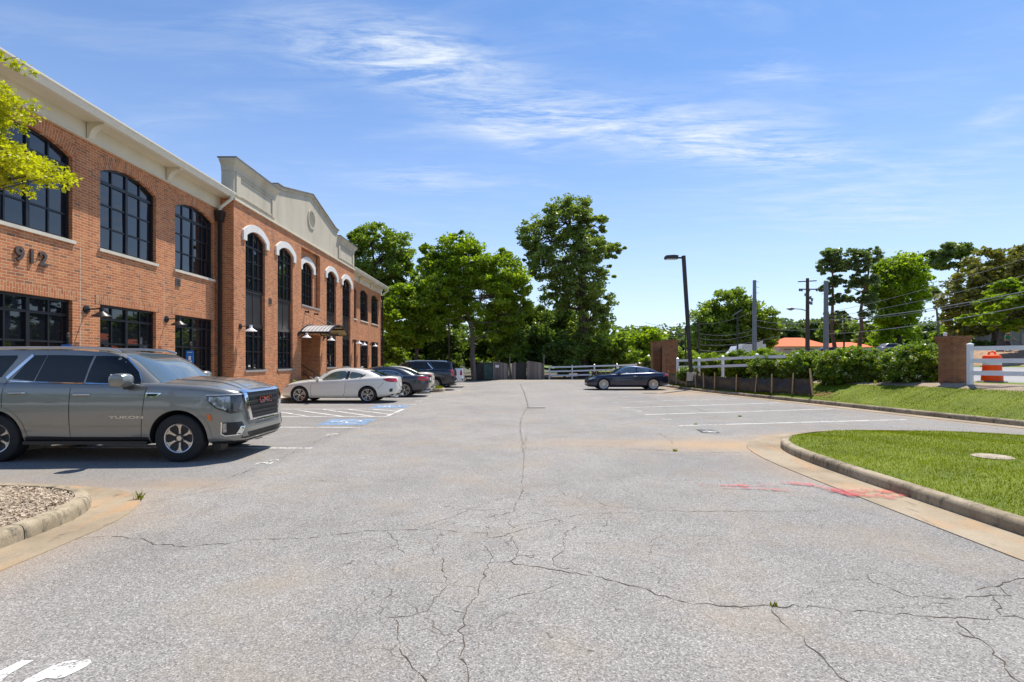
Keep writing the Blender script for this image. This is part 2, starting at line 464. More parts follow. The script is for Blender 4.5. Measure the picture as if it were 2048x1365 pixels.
    M['shieldglass'] = glass_mat('windshield_glass', (.09, .13, .155), spec=1.0, coat=1)
    M['greenglass'] = glass_mat('greenish_car_glass', (.075, .105, .085), spec=.8, coat=1)
    M['lampclear'] = simple('headlamp_lens', (.35, .37, .40), .08, metal=.4, var=.5, vs=14, coat=1)
    M['lampdark'] = simple('lamp_housing', (.03, .032, .036), .15, var=.4, vs=20, coat=1)
    M['redlens'] = simple('red_lens', (.42, .01, .018), .12, var=.25, vs=10, coat=1)
    M['amber'] = simple('amber_lens', (.75, .13, .01), .2, coat=1)
    M['badge_red'] = simple('red_badge', (.55, .02, .03), .25, coat=1)
    M['seam'] = simple('panel_gap', (.012, .012, .012), .8)
    M['lid'] = simple('dull_tan_lid', (.36, .30, .22), .9, var=.3, vs=9)
    t = NT('orange_plastic'); n = t.noise(t.obj(), 4, 3); oc = t.ramp(n, [(.3, (.90, .13, .008)), (.7, (1.0, .17, .015))])
    t.l(oc, t.b.inputs['Base Color']); t.b.inputs['Roughness'].default_value = .5; tr = t.n('ShaderNodeBsdfTranslucent'); t.l(oc, tr.inputs[0])
    mx = t.n('ShaderNodeMixShader'); mx.inputs[0].default_value = .45; t.l(t.b.outputs[0], mx.inputs[1]); t.l(tr.outputs[0], mx.inputs[2]); t.l(mx.outputs[0], t.out.inputs[0]); M['orange'] = t.mat
    M['reflwhite'] = simple('white_reflective_band', (.78, .76, .74), .4)
    M['rubber'] = simple('grey_rubber', (.20, .19, .17), .9)
    M['orangeroof'] = simple('orange_metal_roof', (.80, .17, .06), .85, var=.06, vs=1)
    M['offwhite'] = simple('off_white_wall', (.62, .60, .55), .85, var=.08)
    M['greywall'] = simple('grey_block_wall', (.30, .29, .27), .9, var=.15, vs=.7)
    M['brownwall'] = simple('brown_eave', (.13, .08, .05), .8)
    M['signblue'] = simple('sign_blue', (.02, .17, .55), .4, var=.05)
    M['signwhite'] = simple('sign_white', (.8, .8, .8), .4)
    M['greenmetal'] = simple('green_dumpster', (.035, .09, .075), .55, var=.4, vs=3)
    M['skin'] = simple('skin', (.42, .24, .16), .6)
    M['shirt'] = simple('green_shirt', (.02, .22, .10), .8)
    M['trousers'] = simple('dark_trousers', (.05, .055, .07), .8)
    M['hat'] = simple('tan_hat', (.5, .36, .25), .8)
    M['yellow'] = simple('yellow_flag', (.85, .60, .01), .6)
    M['redpaint'] = paint('red_car_paint', (.5, .03, .03), .1, .35)
    M['cable'] = simple('power_cable', (.16, .17, .18), .5)
    M['plate'] = simple('licence_plate', (.6, .62, .6), .5, var=.25, vs=30)
mk_mats()
# ------------------------------------------------------------------ curves on plan
def chaikin(pts, it=2, closed=False):
    for _ in range(it):
        q = []; n = len(pts)
        rng = range(n) if closed else range(n - 1)
        if not closed: q.append(pts[0])
        for i in rng:
            a = pts[i]; b = pts[(i + 1) % n]
            q.append((a[0] * .75 + b[0] * .25, a[1] * .75 + b[1] * .25)); q.append((a[0] * .25 + b[0] * .75, a[1] * .25 + b[1] * .75))
        if not closed: q.append(pts[-1])
        pts = q
    return pts


def resample(pts, step):
    out = [pts[0]]; acc = 0
    for i in range(1, len(pts)):
        a = Vector(pts[i - 1][:2]); b = Vector(pts[i][:2]); L = (b - a).length; t = step - acc
        while t <= L:
            q = a + (b - a) * (t / L); out.append((q.x, q.y)); t += step
        acc = (acc + L) % step
    if (Vector(out[-1]) - Vector(pts[-1])).length > step * .3: out.append(tuple(pts[-1][:2]))
    return out


def normals(pts, side=1):
    """side=1: to the right of the travel direction"""
    ns = []; n = len(pts)
    for i in range(n):
        a = Vector(pts[max(i - 1, 0)]); b = Vector(pts[min(i + 1, n - 1)]); d = (b - a).normalized()
        ns.append(Vector((d.y, -d.x)) * side)
    return ns


def dip(x, y):
    def sm(t): t = min(1, max(0, t)); return t * t * (3 - 2 * t)
    return -.22 * sm((y - 27) / 8) * sm((-x - .2) / 3) * (1 - .5 * sm((y - 40) / 7))


def sweep(pts, prof, side, name, mat, zf=None, seg=None, gap=.012, smooth=False):
    """sweep a profile [(outward offset, z)] along plan points; optional joints every seg metres"""
    ns = normals(pts, side); mb = MB()
    runs = []
    if seg:
        k = max(1, int(seg / (Vector(pts[1]) - Vector(pts[0])).length)); i = 0
        while i < len(pts) - 1:
            runs.append((i, min(i + k, len(pts) - 1))); i += k
    else: runs = [(0, len(pts) - 1)]
    for (i0, i1) in runs:
        vs = []
        for i in range(i0, i1 + 1):
            p = Vector(pts[i])
            if seg and i == i0 and i0 > 0: p = p + (Vector(pts[i + 1]) - p).normalized() * gap
            z0 = zf(p.x, p.y) if zf else 0
            for (o, z) in prof: vs.append((p.x + ns[i].x * o, p.y + ns[i].y * o, z + z0))
        m = len(prof); fs = []
        for i in range(i1 - i0):
            for j in range(m - 1): fs.append((i * m + j, i * m + j + 1, (i + 1) * m + j + 1, (i + 1) * m + j))
        if seg: fs.append(tuple(range(m))); fs.append(tuple(reversed(range((i1 - i0) * m, (i1 - i0 + 1) * m))))
        mb.add(vs, fs)
    return struct(mb.build(name, mat, smooth=smooth, fixn=True))


KERB = [(0, -.02), (.005, .09), (.02, .135), (.05, .152), (.15, .152), (.16, .02)]   # offsets go INTO the bed
VERGE = [(20, -8), (16.6, 4), (15.2, 8), (14.1, 11), (13.3, 13.5), (12.95, 15.4), (12.65, 17.2), (12.2, 20.5), (11.3, 25), (10.45, 30), (10.25, 34.6), (10.3, 40), (10.3, 60), (9, 140), (0, 500)]
vpts = resample(chaikin(VERGE[:12], 2), .5)
vfar = vpts + [(10.3, 50), (10.3, 60), (10, 80), (9, 110), (7, 160), (0, 500)]


def hplat(Y): return float(np.interp(Y, [10, 18, 24, 30, 36, 50], [.95, .92, .78, .62, .42, .2]))


def hverge(d, Y):
    hp = hplat(Y); w = float(np.interp(Y, [0, 60, 120], [1, 1, 1]))
    ds = [.15, .6, 1.2, 1.8, 2.4, 3.2, 5.2, 12, 30, 31, 37, 60, 120, 900]
    rd = max(hp, .95 if Y < 60 else .9)
    hs = [.15, .27 + .05 * hp, .12 + .48 * hp, .1 + .72 * hp, hp, hp + .03, hp * .3 + rd * .7, rd + .05, 1.2, 1.3, 2.85, 3.0, 3.2, 3.6]
    return float(np.interp(d, ds, hs))


def strip(ds, name, mat, pts=None, noise=0, y0=-99, y1=999):
    pts = pts or vfar; ns = normals(pts, 1); vs = []; fs = []; m = len(ds); rows = 0
    for i, p in enumerate(pts):
        if p[1] < y0 or p[1] > y1: continue
        for d in ds:
            x = p[0] + ns[i].x * d; y = p[1] + ns[i].y * d
            z = hverge(d, p[1]) + (math.sin(x * 2.1 + y) * math.cos(y * 1.7 - x) * noise if ds[0] < d < ds[-1] else 0)
            vs.append((x, y, z))
        rows += 1
    for i in range(rows - 1):
        for j in range(m - 1): fs.append((i * m + j, i * m + j + 1, (i + 1) * m + j + 1, (i + 1) * m + j))
    o = MB().add(vs, fs).build(name, mat, smooth='all', fixn=True)
    return struct(o)


def verge_xyz(s_y, d):
    """point at distance d outward from the verge kerb, near travel y"""
    i = min(range(len(vpts)), key=lambda k: abs(vpts[k][1] - s_y)); ns = normals(vpts, 1)[i]
    return (vpts[i][0] + ns.x * d, vpts[i][1] + ns.y * d, hverge(d, s_y))


def verge_z(x, y):
    best = min(((x - p[0]) ** 2 + (y - p[1]) ** 2, p[1]) for p in vfar)
    return hverge(math.sqrt(best[0]), best[1])


# ------------------------------------------------------------------ ground
def ground():
    # one sheet to the horizon
    mb = MB(); xs = [-1500, -300, -100, -40, -9, 0, 10, 14, 40, 120, 400, 1500]; ys = [-300, -60, -10, 10, 30, 48, 60, 100, 300, 1500]
    vs = [(x, y, -.32) for y in ys for x in xs]; n = len(xs)
    mb.add(vs, [(j * n + i, j * n + i + 1, (j + 1) * n + i + 1, (j + 1) * n + i) for j in range(len(ys) - 1) for i in range(n - 1)])
    struct(mb.build('ground', M['terrain'], fixn=False))
    # car park surface with clay stains round the kerbs
    st = .2; xs = np.arange(-9.3, 21, st); ys = np.arange(-4, 47.8, st)
    XX, YY = np.meshgrid(xs, ys); n = len(xs)
    vs = [(float(x), float(y), dip(x, y)) for y in ys for x in xs]
    fs = [(j * n + i, j * n + i + 1, (j + 1) * n + i + 1, (j + 1) * n + i) for j in range(len(ys) - 1) for i in range(n - 1)]
    me = bpy.data.meshes.new('car_park'); me.from_pydata(vs, [], fs); me.materials.append(M['asphalt'])
    o = struct(bpy.data.objects.new('car_park', me)); COL.objects.link(o)
    X = XX.ravel(); Y = YY.ravel()

    def dist(pts):
        d = np.full(X.shape, 99.)
        for a, b in zip(pts[:-1], pts[1:]):
            ax, ay = a; bx, by = b; L = (bx - ax) ** 2 + (by - ay) ** 2 + 1e-9
            t = np.clip(((X - ax) * (bx - ax) + (Y - ay) * (by - ay)) / L, 0, 1)
            d = np.minimum(d, np.hypot(X - ax - t * (bx - ax), Y - ay - t * (by - ay)))
        return d
    rng = np.random.default_rng(3)
    r = np.zeros_like(X)
    r = np.maximum(r, .95 * np.exp(-(dist(ISL_R[3:12]) / .75) ** 2))
    r = np.maximum(r, 1.0 * np.exp(-(np.hypot((X - 4.3) / 1.5, (Y - 10.7) / .8)) ** 2))
    r = np.maximum(r, .55 * np.exp(-(np.hypot((X - 3.0) / 2.6, (Y - 10.9) / .6)) ** 2))
    r = np.maximum(r, .85 * np.exp(-(np.maximum(dist(vpts[10:]) - .25, 0) / .45) ** 2))
    r = np.maximum(r, .9 * np.exp(-(np.hypot((X - 8.9) / 1.6, (Y - 28.2) / 2.4)) ** 2))
    r = np.maximum(r, .6 * np.exp(-(dist(ISL_L) / .7) ** 2))
    r = np.maximum(r, .6 * np.exp(-(np.hypot((X + 4.6) / .9, (Y - 7.3) / .35)) ** 2))
    r = np.maximum(r, .35 * np.exp(-((Y - 46.5) / 2.0) ** 2))
    r = np.maximum(r, .5 * np.exp(-(np.hypot((X + 3.2) / .9, (Y - 29.6) / 1.2)) ** 2))
    g = 1.0 * np.exp(-(np.hypot((X - .2) / 1.6, (Y - 5.3) / 1.5)) ** 2)
    g = np.maximum(g, .8 * np.exp(-(np.hypot((X + .3) / .9, (Y - 3.6) / .9)) ** 2))
    g = np.maximum(g, .6 * np.exp(-(np.hypot((X - 2.9) / .9, (Y - 3.7) / .7)) ** 2))
    b = .5 * ((X < -3.8) & (Y > 7.2)) + .55 * np.exp(-(np.hypot((X - 3.8) / 1.6, (Y - 8.7) / 1.0)) ** 2) + .25 * ((X > 4.5) & (Y > 12.2))
    col = np.ones((len(X), 4)); col[:, 0] = r; col[:, 1] = g; col[:, 2] = np.clip(b, 0, 1)
    ca = me.color_attributes.new('stain', 'FLOAT_COLOR', 'POINT'); ca.data.foreach_set('color', col.ravel())
    # leaf-littered earth past the end of the car park
    mb = MB(); mb.add([(-60, 47.75, -.14), (10, 47.75, -.06), (12, 75, -.06), (-60, 75, -.14)], [(0, 1, 2, 3)])
    mb.add([(-60, 44.2, -.16), (-9.35, 44.2, -.16), (-9.35, 47.7, -.16), (-60, 47.7, -.16)], [(0, 1, 2, 3)])
    struct(mb.build('leaf_litter', M['litter'], fixn=False))


ISL_R = [(4.97, -4), (4.97, 3), (4.97, 6.5), (4.98, 8.0), (5.03, 9.1), (5.2, 10.1), (5.55, 10.8), (6.05, 11.35), (6.8, 11.8), (7.8, 12.0), (9, 11.95), (10, 11.65), (11, 11.1), (11.8, 10.2), (12.3, 9), (12.6, 7), (13.1, 3), (13.5, -4)]
ISL_L = [(-4.55, -4), (-4.55, 2), (-4.55, 5.1), (-4.6, 5.7), (-4.85, 6.25), (-5.35, 6.6), (-6.1, 6.75), (-7.5, 6.8), (-9.1, 6.8), (-14, 6.8)]


def bed(outline, inset, z0, zc, mat, name, step=.35):
    """filled bed inside an open outline: grid triangulated inside the polygon with a slight mound"""
    pts = outline; poly = [Vector(p) for p in pts]
    area = sum(poly[i].x * poly[(i + 1) % len(poly)].y - poly[(i + 1) % len(poly)].x * poly[i].y for i in range(len(poly)))
    bb = [min(p.x for p in poly), max(p.x for p in poly), min(p.y for p in poly), max(p.y for p in poly)]
    allp = list(poly); ed = [(i, (i + 1) % len(poly)) for i in range(len(poly))]
    xs = np.arange(bb[0], bb[1], step); ys = np.arange(bb[2], bb[3], step)
    for x in xs:
        for y in ys:
            if inside(pts, x, y) and pdist(pts, x, y) > step * .45: allp.append(Vector((float(x), float(y))))
    v, e, f, *_ = delaunay_2d_cdt(allp, ed, [], 1, 1e-5)
    vs = []
    for q in v:
        d = pdist(pts, q.x, q.y); vs.append((q.x, q.y, z0 + (zc - z0) * (1 - math.exp(-d / .8)) + .012 * math.sin(q.x * 3 + q.y * 2)))
    return struct(MB().add(vs, f).build(name, mat, smooth='all'))


def inside(poly, x, y):
    c = False; j = len(poly) - 1
    for i in range(len(poly)):
        xi, yi = poly[i]; xj, yj = poly[j]
        if (yi > y) != (yj > y) and x < (xj - xi) * (y - yi) / (yj - yi) + xi: c = not c
        j = i
    return c


def pdist(poly, x, y, closed=True):
    d = 1e9; n = len(poly)
    for i in range(n if closed else n - 1):
        ax, ay = poly[i]; bx, by = poly[(i + 1) % n]; L = (bx - ax) ** 2 + (by - ay) ** 2 + 1e-12
        t = min(1, max(0, ((x - ax) * (bx - ax) + (y - ay) * (by - ay)) / L))
        d = min(d, math.hypot(x - ax - t * (bx - ax), y - ay - t * (by - ay)))
    return d


def blades(pts, name, hmin, hmax, width, mat, rng):
    """pts: (n,3) roots; each blade one bent triangle"""
    n = len(pts); a = rng.uniform(0, 2 * PI, n); h = rng.uniform(hmin, hmax, n); w = width * rng.uniform(.6, 1.3, n)
    lean = rng.uniform(0, 1.0, n) * h; la = rng.uniform(0, 2 * PI, n)
    V = np.empty((n, 3, 3)); V[:, 0] = pts; V[:, 1] = pts; V[:, 2] = pts
    V[:, 0, 0] -= np.cos(a) * w; V[:, 0, 1] -= np.sin(a) * w; V[:, 1, 0] += np.cos(a) * w; V[:, 1, 1] += np.sin(a) * w
    V[:, 2, 0] += np.cos(la) * lean; V[:, 2, 1] += np.sin(la) * lean; V[:, 2, 2] += h
    V[:, :2, 2] -= .004
    return raw_mesh(name, V.reshape(-1, 3), 3, mat)


def raw_mesh(name, V, k, mat, parent=None):
    n = len(V) // k
    me = bpy.data.meshes.new(name)
    me.vertices.add(len(V)); me.vertices.foreach_set('co', np.ascontiguousarray(V, dtype=np.float32).ravel())
    me.loops.add(len(V)); me.loops.foreach_set('vertex_index', np.arange(len(V), dtype=np.int32))
    me.polygons.add(n); me.polygons.foreach_set('loop_start', np.arange(0, len(V), k, dtype=np.int32))
    try: me.polygons.foreach_set('loop_total', np.full(n, k, dtype=np.int32))
    except Exception: pass
    me.materials.append(mat); me.update(calc_edges=True); me.validate()
    o = bpy.data.objects.new(name, me); COL.objects.link(o)
    if parent is not None: o.parent = parent
    return o


def setting():
    lx, ly = gpt(1985, 916, .2)
    lid = lambda x, y: math.hypot(x - lx, y - ly) < .19
    ground()
    rng = np.random.default_rng(11)
    isr = resample(chaikin(ISL_R, 2), .3); isl = resample(chaikin(ISL_L, 2), .3)
    # kerbs (offset into the bed) and gutter pans (offset onto the asphalt)
    sweep(isr, KERB, 1, 'kerb', M['kerb'], seg=3.0, smooth=50)
    sweep(isr, [(.02, .012), (-.1, .006), (-.6, .010), (-.605, -.01)], 1, 'gutter', M['gutterpan'])
    sweep(isl, KERB, -1, 'kerb', M['kerb'], seg=4.5, smooth=50)
    sweep(isl, [(.02, .012), (-.1, .006), (-.46, .010), (-.465, -.01)], -1, 'gutter', M['gutterpan'])
    vk = [p for p in vpts if p[1] < 39]
    sweep(vk, KERB, 1, 'kerb', M['kerb'], seg=3.0, smooth=50)
    sweep(vk, [(.02, .012), (-.1, .006), (-.5, .010), (-.505, -.01)], 1, 'gutter', M['gutterpan'])
    # beds
    outr = [(p[0] + n.x * .15, p[1] + n.y * .15) for p, n in zip(isr, normals(isr, 1))]
    bed(outr, .15, .14, .21, M['turf'], 'lawn')
    outl = [(p[0] - n.x * .15, p[1] - n.y * .15) for p, n in zip(isl, normals(isl, 1))] + [(-14, -4)]
    bed(outl, .15, .12, .16, M['mulch'], 'mulch_bed')
    strip([.15, .4, .6, .9, 1.2, 1.5, 1.95], 'lawn', M['turf'], noise=.01, y1=24)
    strip([.15, .3, .5], 'lawn', M['turf'], noise=.005, y0=23.6, y1=60)
    strip([.5, .75, 1.0, 1.5], 'clay_soil', M['clay'], noise=.02, y0=23.6, y1=60)
    strip([1.95, 2.4, 2.8, 3.2], 'mulch_bed', M['mulch'], noise=.02, y1=24)
    strip([1.5, 1.8, 2.4, 2.8, 3.2], 'mulch_bed', M['mulch'], noise=.02, y0=23.6, y1=60)
    strip([3.2, 4, 5.2], 'lawn', M['turf'], y1=160)
    strip([.15, 3.2], 'lawn', M['turf'], y0=59)
    strip([5.2, 12, 20, 29.5], 'road', M['road'])
    strip([29.5, 30, 31], 'lawn', M['turf'])
    strip([31, 32, 34, 37, 45], 'bank', M['bankmulch'], noise=.05)
    strip([45, 60, 120, 900], 'hill', M['turf'])
    # grass blades
    P = []
    XN = 210000
    xs = rng.uniform(5.1, 12.8, XN); ys = 2.0 + (12 - 2.0) * rng.uniform(0, 1, XN) ** 1.25
    px = CX + xs * F / ys
    for x, y, q in zip(xs, ys, px):
        if (q < 2110 or rng.random() < .75) and not lid(x, y) and inside(outr, x, y):
            d = pdist(outr, x, y)
            P.append((x, y, .14 + .07 * (1 - math.exp(-d / .8)) + .012 * math.sin(x * 3 + y * 2)))
            if len(P) > 120000: break
    stuff(blades(np.array(P), 'grass', .015, .042, .004, M['blade'], rng))
    P = []
    nv = normals(vpts, 1); idx = [i for i, p in enumerate(vpts) if 12.5 < p[1] < 36]
    for _ in range(60000):
        i = idx[int(rng.integers(len(idx)))]; p = vpts[i]; y1 = 2.0 if p[1] < 23.8 else .55
        d = rng.uniform(.15, y1) if p[1] < 23.8 else .15 + abs(rng.normal(0, .18))
        q = rng.uniform(-.28, .28)
        P.append((p[0] + nv[i].x * d - nv[i].y * q, p[1] + nv[i].y * d + nv[i].x * q, hverge(d, p[1])))
    stuff(blades(np.array(P), 'grass', .015, .04, .006, M['blade'], rng))
    # wood chips on the near left bed
    P = []
    while len(P) < 9000:
        x = rng.uniform(-7.2, -4.6); y = rng.uniform(4.2, 6.8)
        if inside(outl, x, y): P.append((x, y, .125 + .04 * (1 - math.exp(-pdist(outl, x, y) / .8)) + rng.uniform(0, .025)))
    P = np.array(P); n = len(P); a = rng.uniform(0, 2 * PI, n); L = rng.uniform(.008, .028, n); W = rng.uniform(.003, .008, n); tl = rng.uniform(-.6, .6, n)
    dx = np.stack([np.cos(a) * L, np.sin(a) * L, tl * L], 1); dy = np.stack([-np.sin(a) * W, np.cos(a) * W, rng.uniform(-.5, .5, n) * W], 1)
    V = np.stack([P - dx - dy, P + dx - dy, P + dx + dy, P - dx + dy], 1).reshape(-1, 3)
    stuff(raw_mesh('wood_chips', V, 4, M['chip']))


# ------------------------------------------------------------------ markings
def ribbon_ground(pts, w, mb, z=.004, jit=0, rng=None):
    pts = [Vector(p) for p in pts]; n = len(pts); vs = []; fs = []
    for i, p in enumerate(pts):
        d = (pts[min(i + 1, n - 1)] - pts[max(i - 1, 0)]).normalized(); nn = Vector((-d.y, d.x))
        ww = w * (rng.choice((.2, .5, .8, 1.1, 1.6)) * rng.uniform(.7, 1.2) if jit else 1)
        for s in (-.5, .5):
            q = p + nn * (ww * s); vs.append((q.x, q.y, z + dip(q.x, q.y)))
    for i in range(n - 1): fs.append((2 * i, 2 * i + 1, 2 * i + 3, 2 * i + 2))
    mb.add(vs, fs)


def text_mesh(txt, size, bold=0.0, extrude=0.0):
    cu = bpy.data.curves.new('t', 'FONT'); cu.body = txt; cu.size = size; cu.offset = bold; cu.extrude = extrude
    cu.align_x = 'CENTER'; cu.align_y = 'CENTER'; cu.resolution_u = 4
    ob = bpy.data.objects.new('t', cu); COL.objects.link(ob)
    dg = bpy.context.evaluated_depsgraph_get(); me = ob.evaluated_get(dg).to_mesh()
    vs = [tuple(v.co) for v in me.vertices]; fs = [tuple(p.vertices) for p in me.polygons]
    ob.evaluated_get(dg).to_mesh_clear(); bpy.data.objects.remove(ob); bpy.data.curves.remove(cu)
    return vs, fs


def markings():
    def line(a, b, w=.10, mat='white_line', name='stall_line'):
        mb = MB(); n = max(2, int((Vector(a) - Vector(b)).length / .5))
        ribbon_ground([(a[0] + (b[0] - a[0]) * k / n, a[1] + (b[1] - a[1]) * k / n) for k in range(n + 1)], w, mb)
        return struct(mb.build(name, M[mat], fixn=False))
    for (a, b) in [((-9, 10.35), (-3.8, 10.3)), ((-9, 13.6), (-3.75, 13.5)), ((-9, 16.15), (-3.67, 16.1)), ((-9, 18.6), (-3.65, 18.6)), ((-9, 20.75), (-3.55, 20.7)),
                   ((-9, 23.95), (-3.56, 23.9)), ((-9, 26.9), (-3.5, 26.9))]: line(a, b)
    line((-3.70, 16.12), (-3.66, 18.6))
    for (a, b) in [((562, 824.6), (617.5, 833.6)), ((595, 821), (686, 833.6)), ((646.7, 819.3), (746.6, 833.6)), ((698, 819.3), (778, 829)), ((746.6, 819.3), (793.8, 823))]:
        line(gpt(*a), gpt(*b))
    for (a, b, w) in [((4.48, 13.86), (11.5, 15.3), .1), ((4.34, 16.7), (11.5, 18.7), .1), ((4.13, 19.1), (11, 21.4), .1), ((3.95, 21.5), (10.4, 23.8), .1),
                      ((3.9, 24.3), (9.9, 26.6), .1), ((3.8, 27.0), (9.6, 29.0), .1), ((3.8, 29.4), (9.4, 30.0), .1)]:
        line(a, b, w, 'white_line' if a[1] < 20 else 'white_faded')
    # accessible stalls
    for (x0, x1, y0, y1) in ((-5.08, -3.8, 14.03, 15.42), (-4.98, -3.72, 19.0, 20.3)):
        mb = MB().add([(x0, y0, .004), (x1, y0, .004), (x1, y1, .004), (x0, y1, .004)], [(0, 1, 2, 3)])
        struct(mb.build('accessible_stall_paint', M['blue_paint'], fixn=False))
        cx, cy = (x0 + x1) / 2, (y0 + y1) / 2; mb = MB(); s = (x1 - x0)

        def T(u, v): return (cx + u * s, cy + v * s)      # head towards the building
        ribbon_ground([T(-.36, .0), T(-.30, .0)], .13, mb, .008)
        ribbon_ground([T(-.28, 0), T(-.02, .02), T(.03, -.2), T(.28, -.26)], .075, mb, .008)
        ribbon_ground([T(-.16, 0), T(-.14, -.16)], .06, mb, .012)
        ribbon_ground([T(.06 + .22 * math.cos(a), .03 + .22 * math.sin(a)) for a in np.linspace(-.6, 4.0, 16)], .06, mb, .016)
        struct(mb.build('wheelchair_symbol', M['white_line'], fixn=False))
    # stall numbers
    def num(txt, x, y, rot, sx, sy, back=False, mat='white_faded'):
        vs, fs = text_mesh(txt, 1.0, .03)
        c, s = math.cos(rot), math.sin(rot)
        if back:
            q = [(-.75, -.5), (.75, -.5), (.75, .5), (-.75, .5)]
            struct(MB().add([(x + u * sx * c - v * sy * s, y + u * sx * s + v * sy * c, .004 + dip(x, y)) for u, v in q], [(0, 1, 2, 3)]).build('stall_number_ground', M['black_paint'], fixn=False))
        struct(MB().add([(x + v[0] * sx * c - v[1] * sy * s, y + v[0] * sx * s + v[1] * sy * c, .008 + dip(x, y)) for v in vs], fs).build('stall_number', M[mat], fixn=False))
    num('29', -4.0, 8.9, PI / 2, .55, .34); num('28', -4.02, 12.1, PI / 2, .55, .34); num('25', -3.75, 22.3, PI / 2, .5, .32)
    num('24', -3.75, 25.4, PI / 2, .5, .32); num('20', -3.1, 33.6, PI / 2, .6, .5); num('19', .95, 33.0, 0, .6, .6)
    num('18', 4.82, 12.75, -PI / 2 - .12, .42, .42, True, 'white_line')
    num('17', 4.6, 15.45, -PI / 2 - .15, .45, .40); num('16', 4.45, 17.9, -PI / 2, .45, .40); num('15', 6.4, 22.3, 0, .6, .35); num('14', 8.4, 22.6, 0, .6, .3)
    # near stencil at the foot of the picture
    for P in ([(-60, 1368), (0, 1343), (20, 1334), (40, 1323), (68, 1322), (50, 1332), (20, 1349), (8, 1358), (-10, 1380), (-70, 1400)],
              [(50, 1362), (72, 1351), (85, 1343), (105, 1333), (130, 1325), (150, 1322), (180, 1321), (183, 1327), (172, 1335), (160, 1341), (150, 1346), (128, 1356), (112, 1359), (92, 1358), (72, 1366), (40, 1390), (5, 1420), (-10, 1410)]):
        q = [gpt(*p) for p in P]
        tris = tessellate_polygon([[Vector((a, b, 0)) for a, b in q]])
        struct(MB().add([(a, b, .004) for a, b in q], [tuple(t) for t in tris]).build('stencil_letter', M['white_line'], fixn=False))
    # red utility spray
    mb = MB(); rng = np.random.default_rng(5)
    for (P, w) in [([(1400, 972), (1470, 973), (1560, 973)], .09), ([(1445, 978), (1520, 979), (1585, 985)], .07), ([(1565, 968), (1610, 970), (1650, 978), (1690, 990), (1740, 995)], .16),
                   ([(1660, 982), (1700, 987), (1760, 985), (1800, 988)], .20), ([(1690, 992), (1760, 997), (1815, 994)], .18), ([(1720, 980), (1780, 990)], .12)]:
        q = [gpt(*p) for p in P]; q2 = resample(chaikin(q, 2), .05); ribbon_ground(q2, w, mb, .016 + .002 * len(mb.v) / 40, 1, random)
    struct(mb.build('red_utility_paint', M['red_spray'], fixn=False))
    mb = MB()
    for (P, w) in [([(1010, 972), (1060, 975), (1100, 974)], .04), ([(1005, 981), (1050, 978), (1105, 976)], .03)]:
        ribbon_ground(resample([gpt(*p) for p in P], .05), w, mb, .006, 1, random)
    struct(mb.build('red_utility_paint', worn_paint('faint_red_spray', (.5, .12, .12), .54, scale=9), fixn=False))
    # cracks traced off the photo, jagged ribbons
    A = lambda L: [(700 + x * .3906, 900 + y * .3906) for x, y in L]
    B = lambda L: [(1440 + x * .2969, 1080 + y * .2969) for x, y in L]
    C = lambda L: [(x * .3418, 940 + y * .3418) for x, y in L]
    D = lambda L: [(480 + x * .1465, 830 + y * .1465) for x, y in L]
    E = lambda L: [(1230 + x * .1465, 780 + y * .1465) for x, y in L]
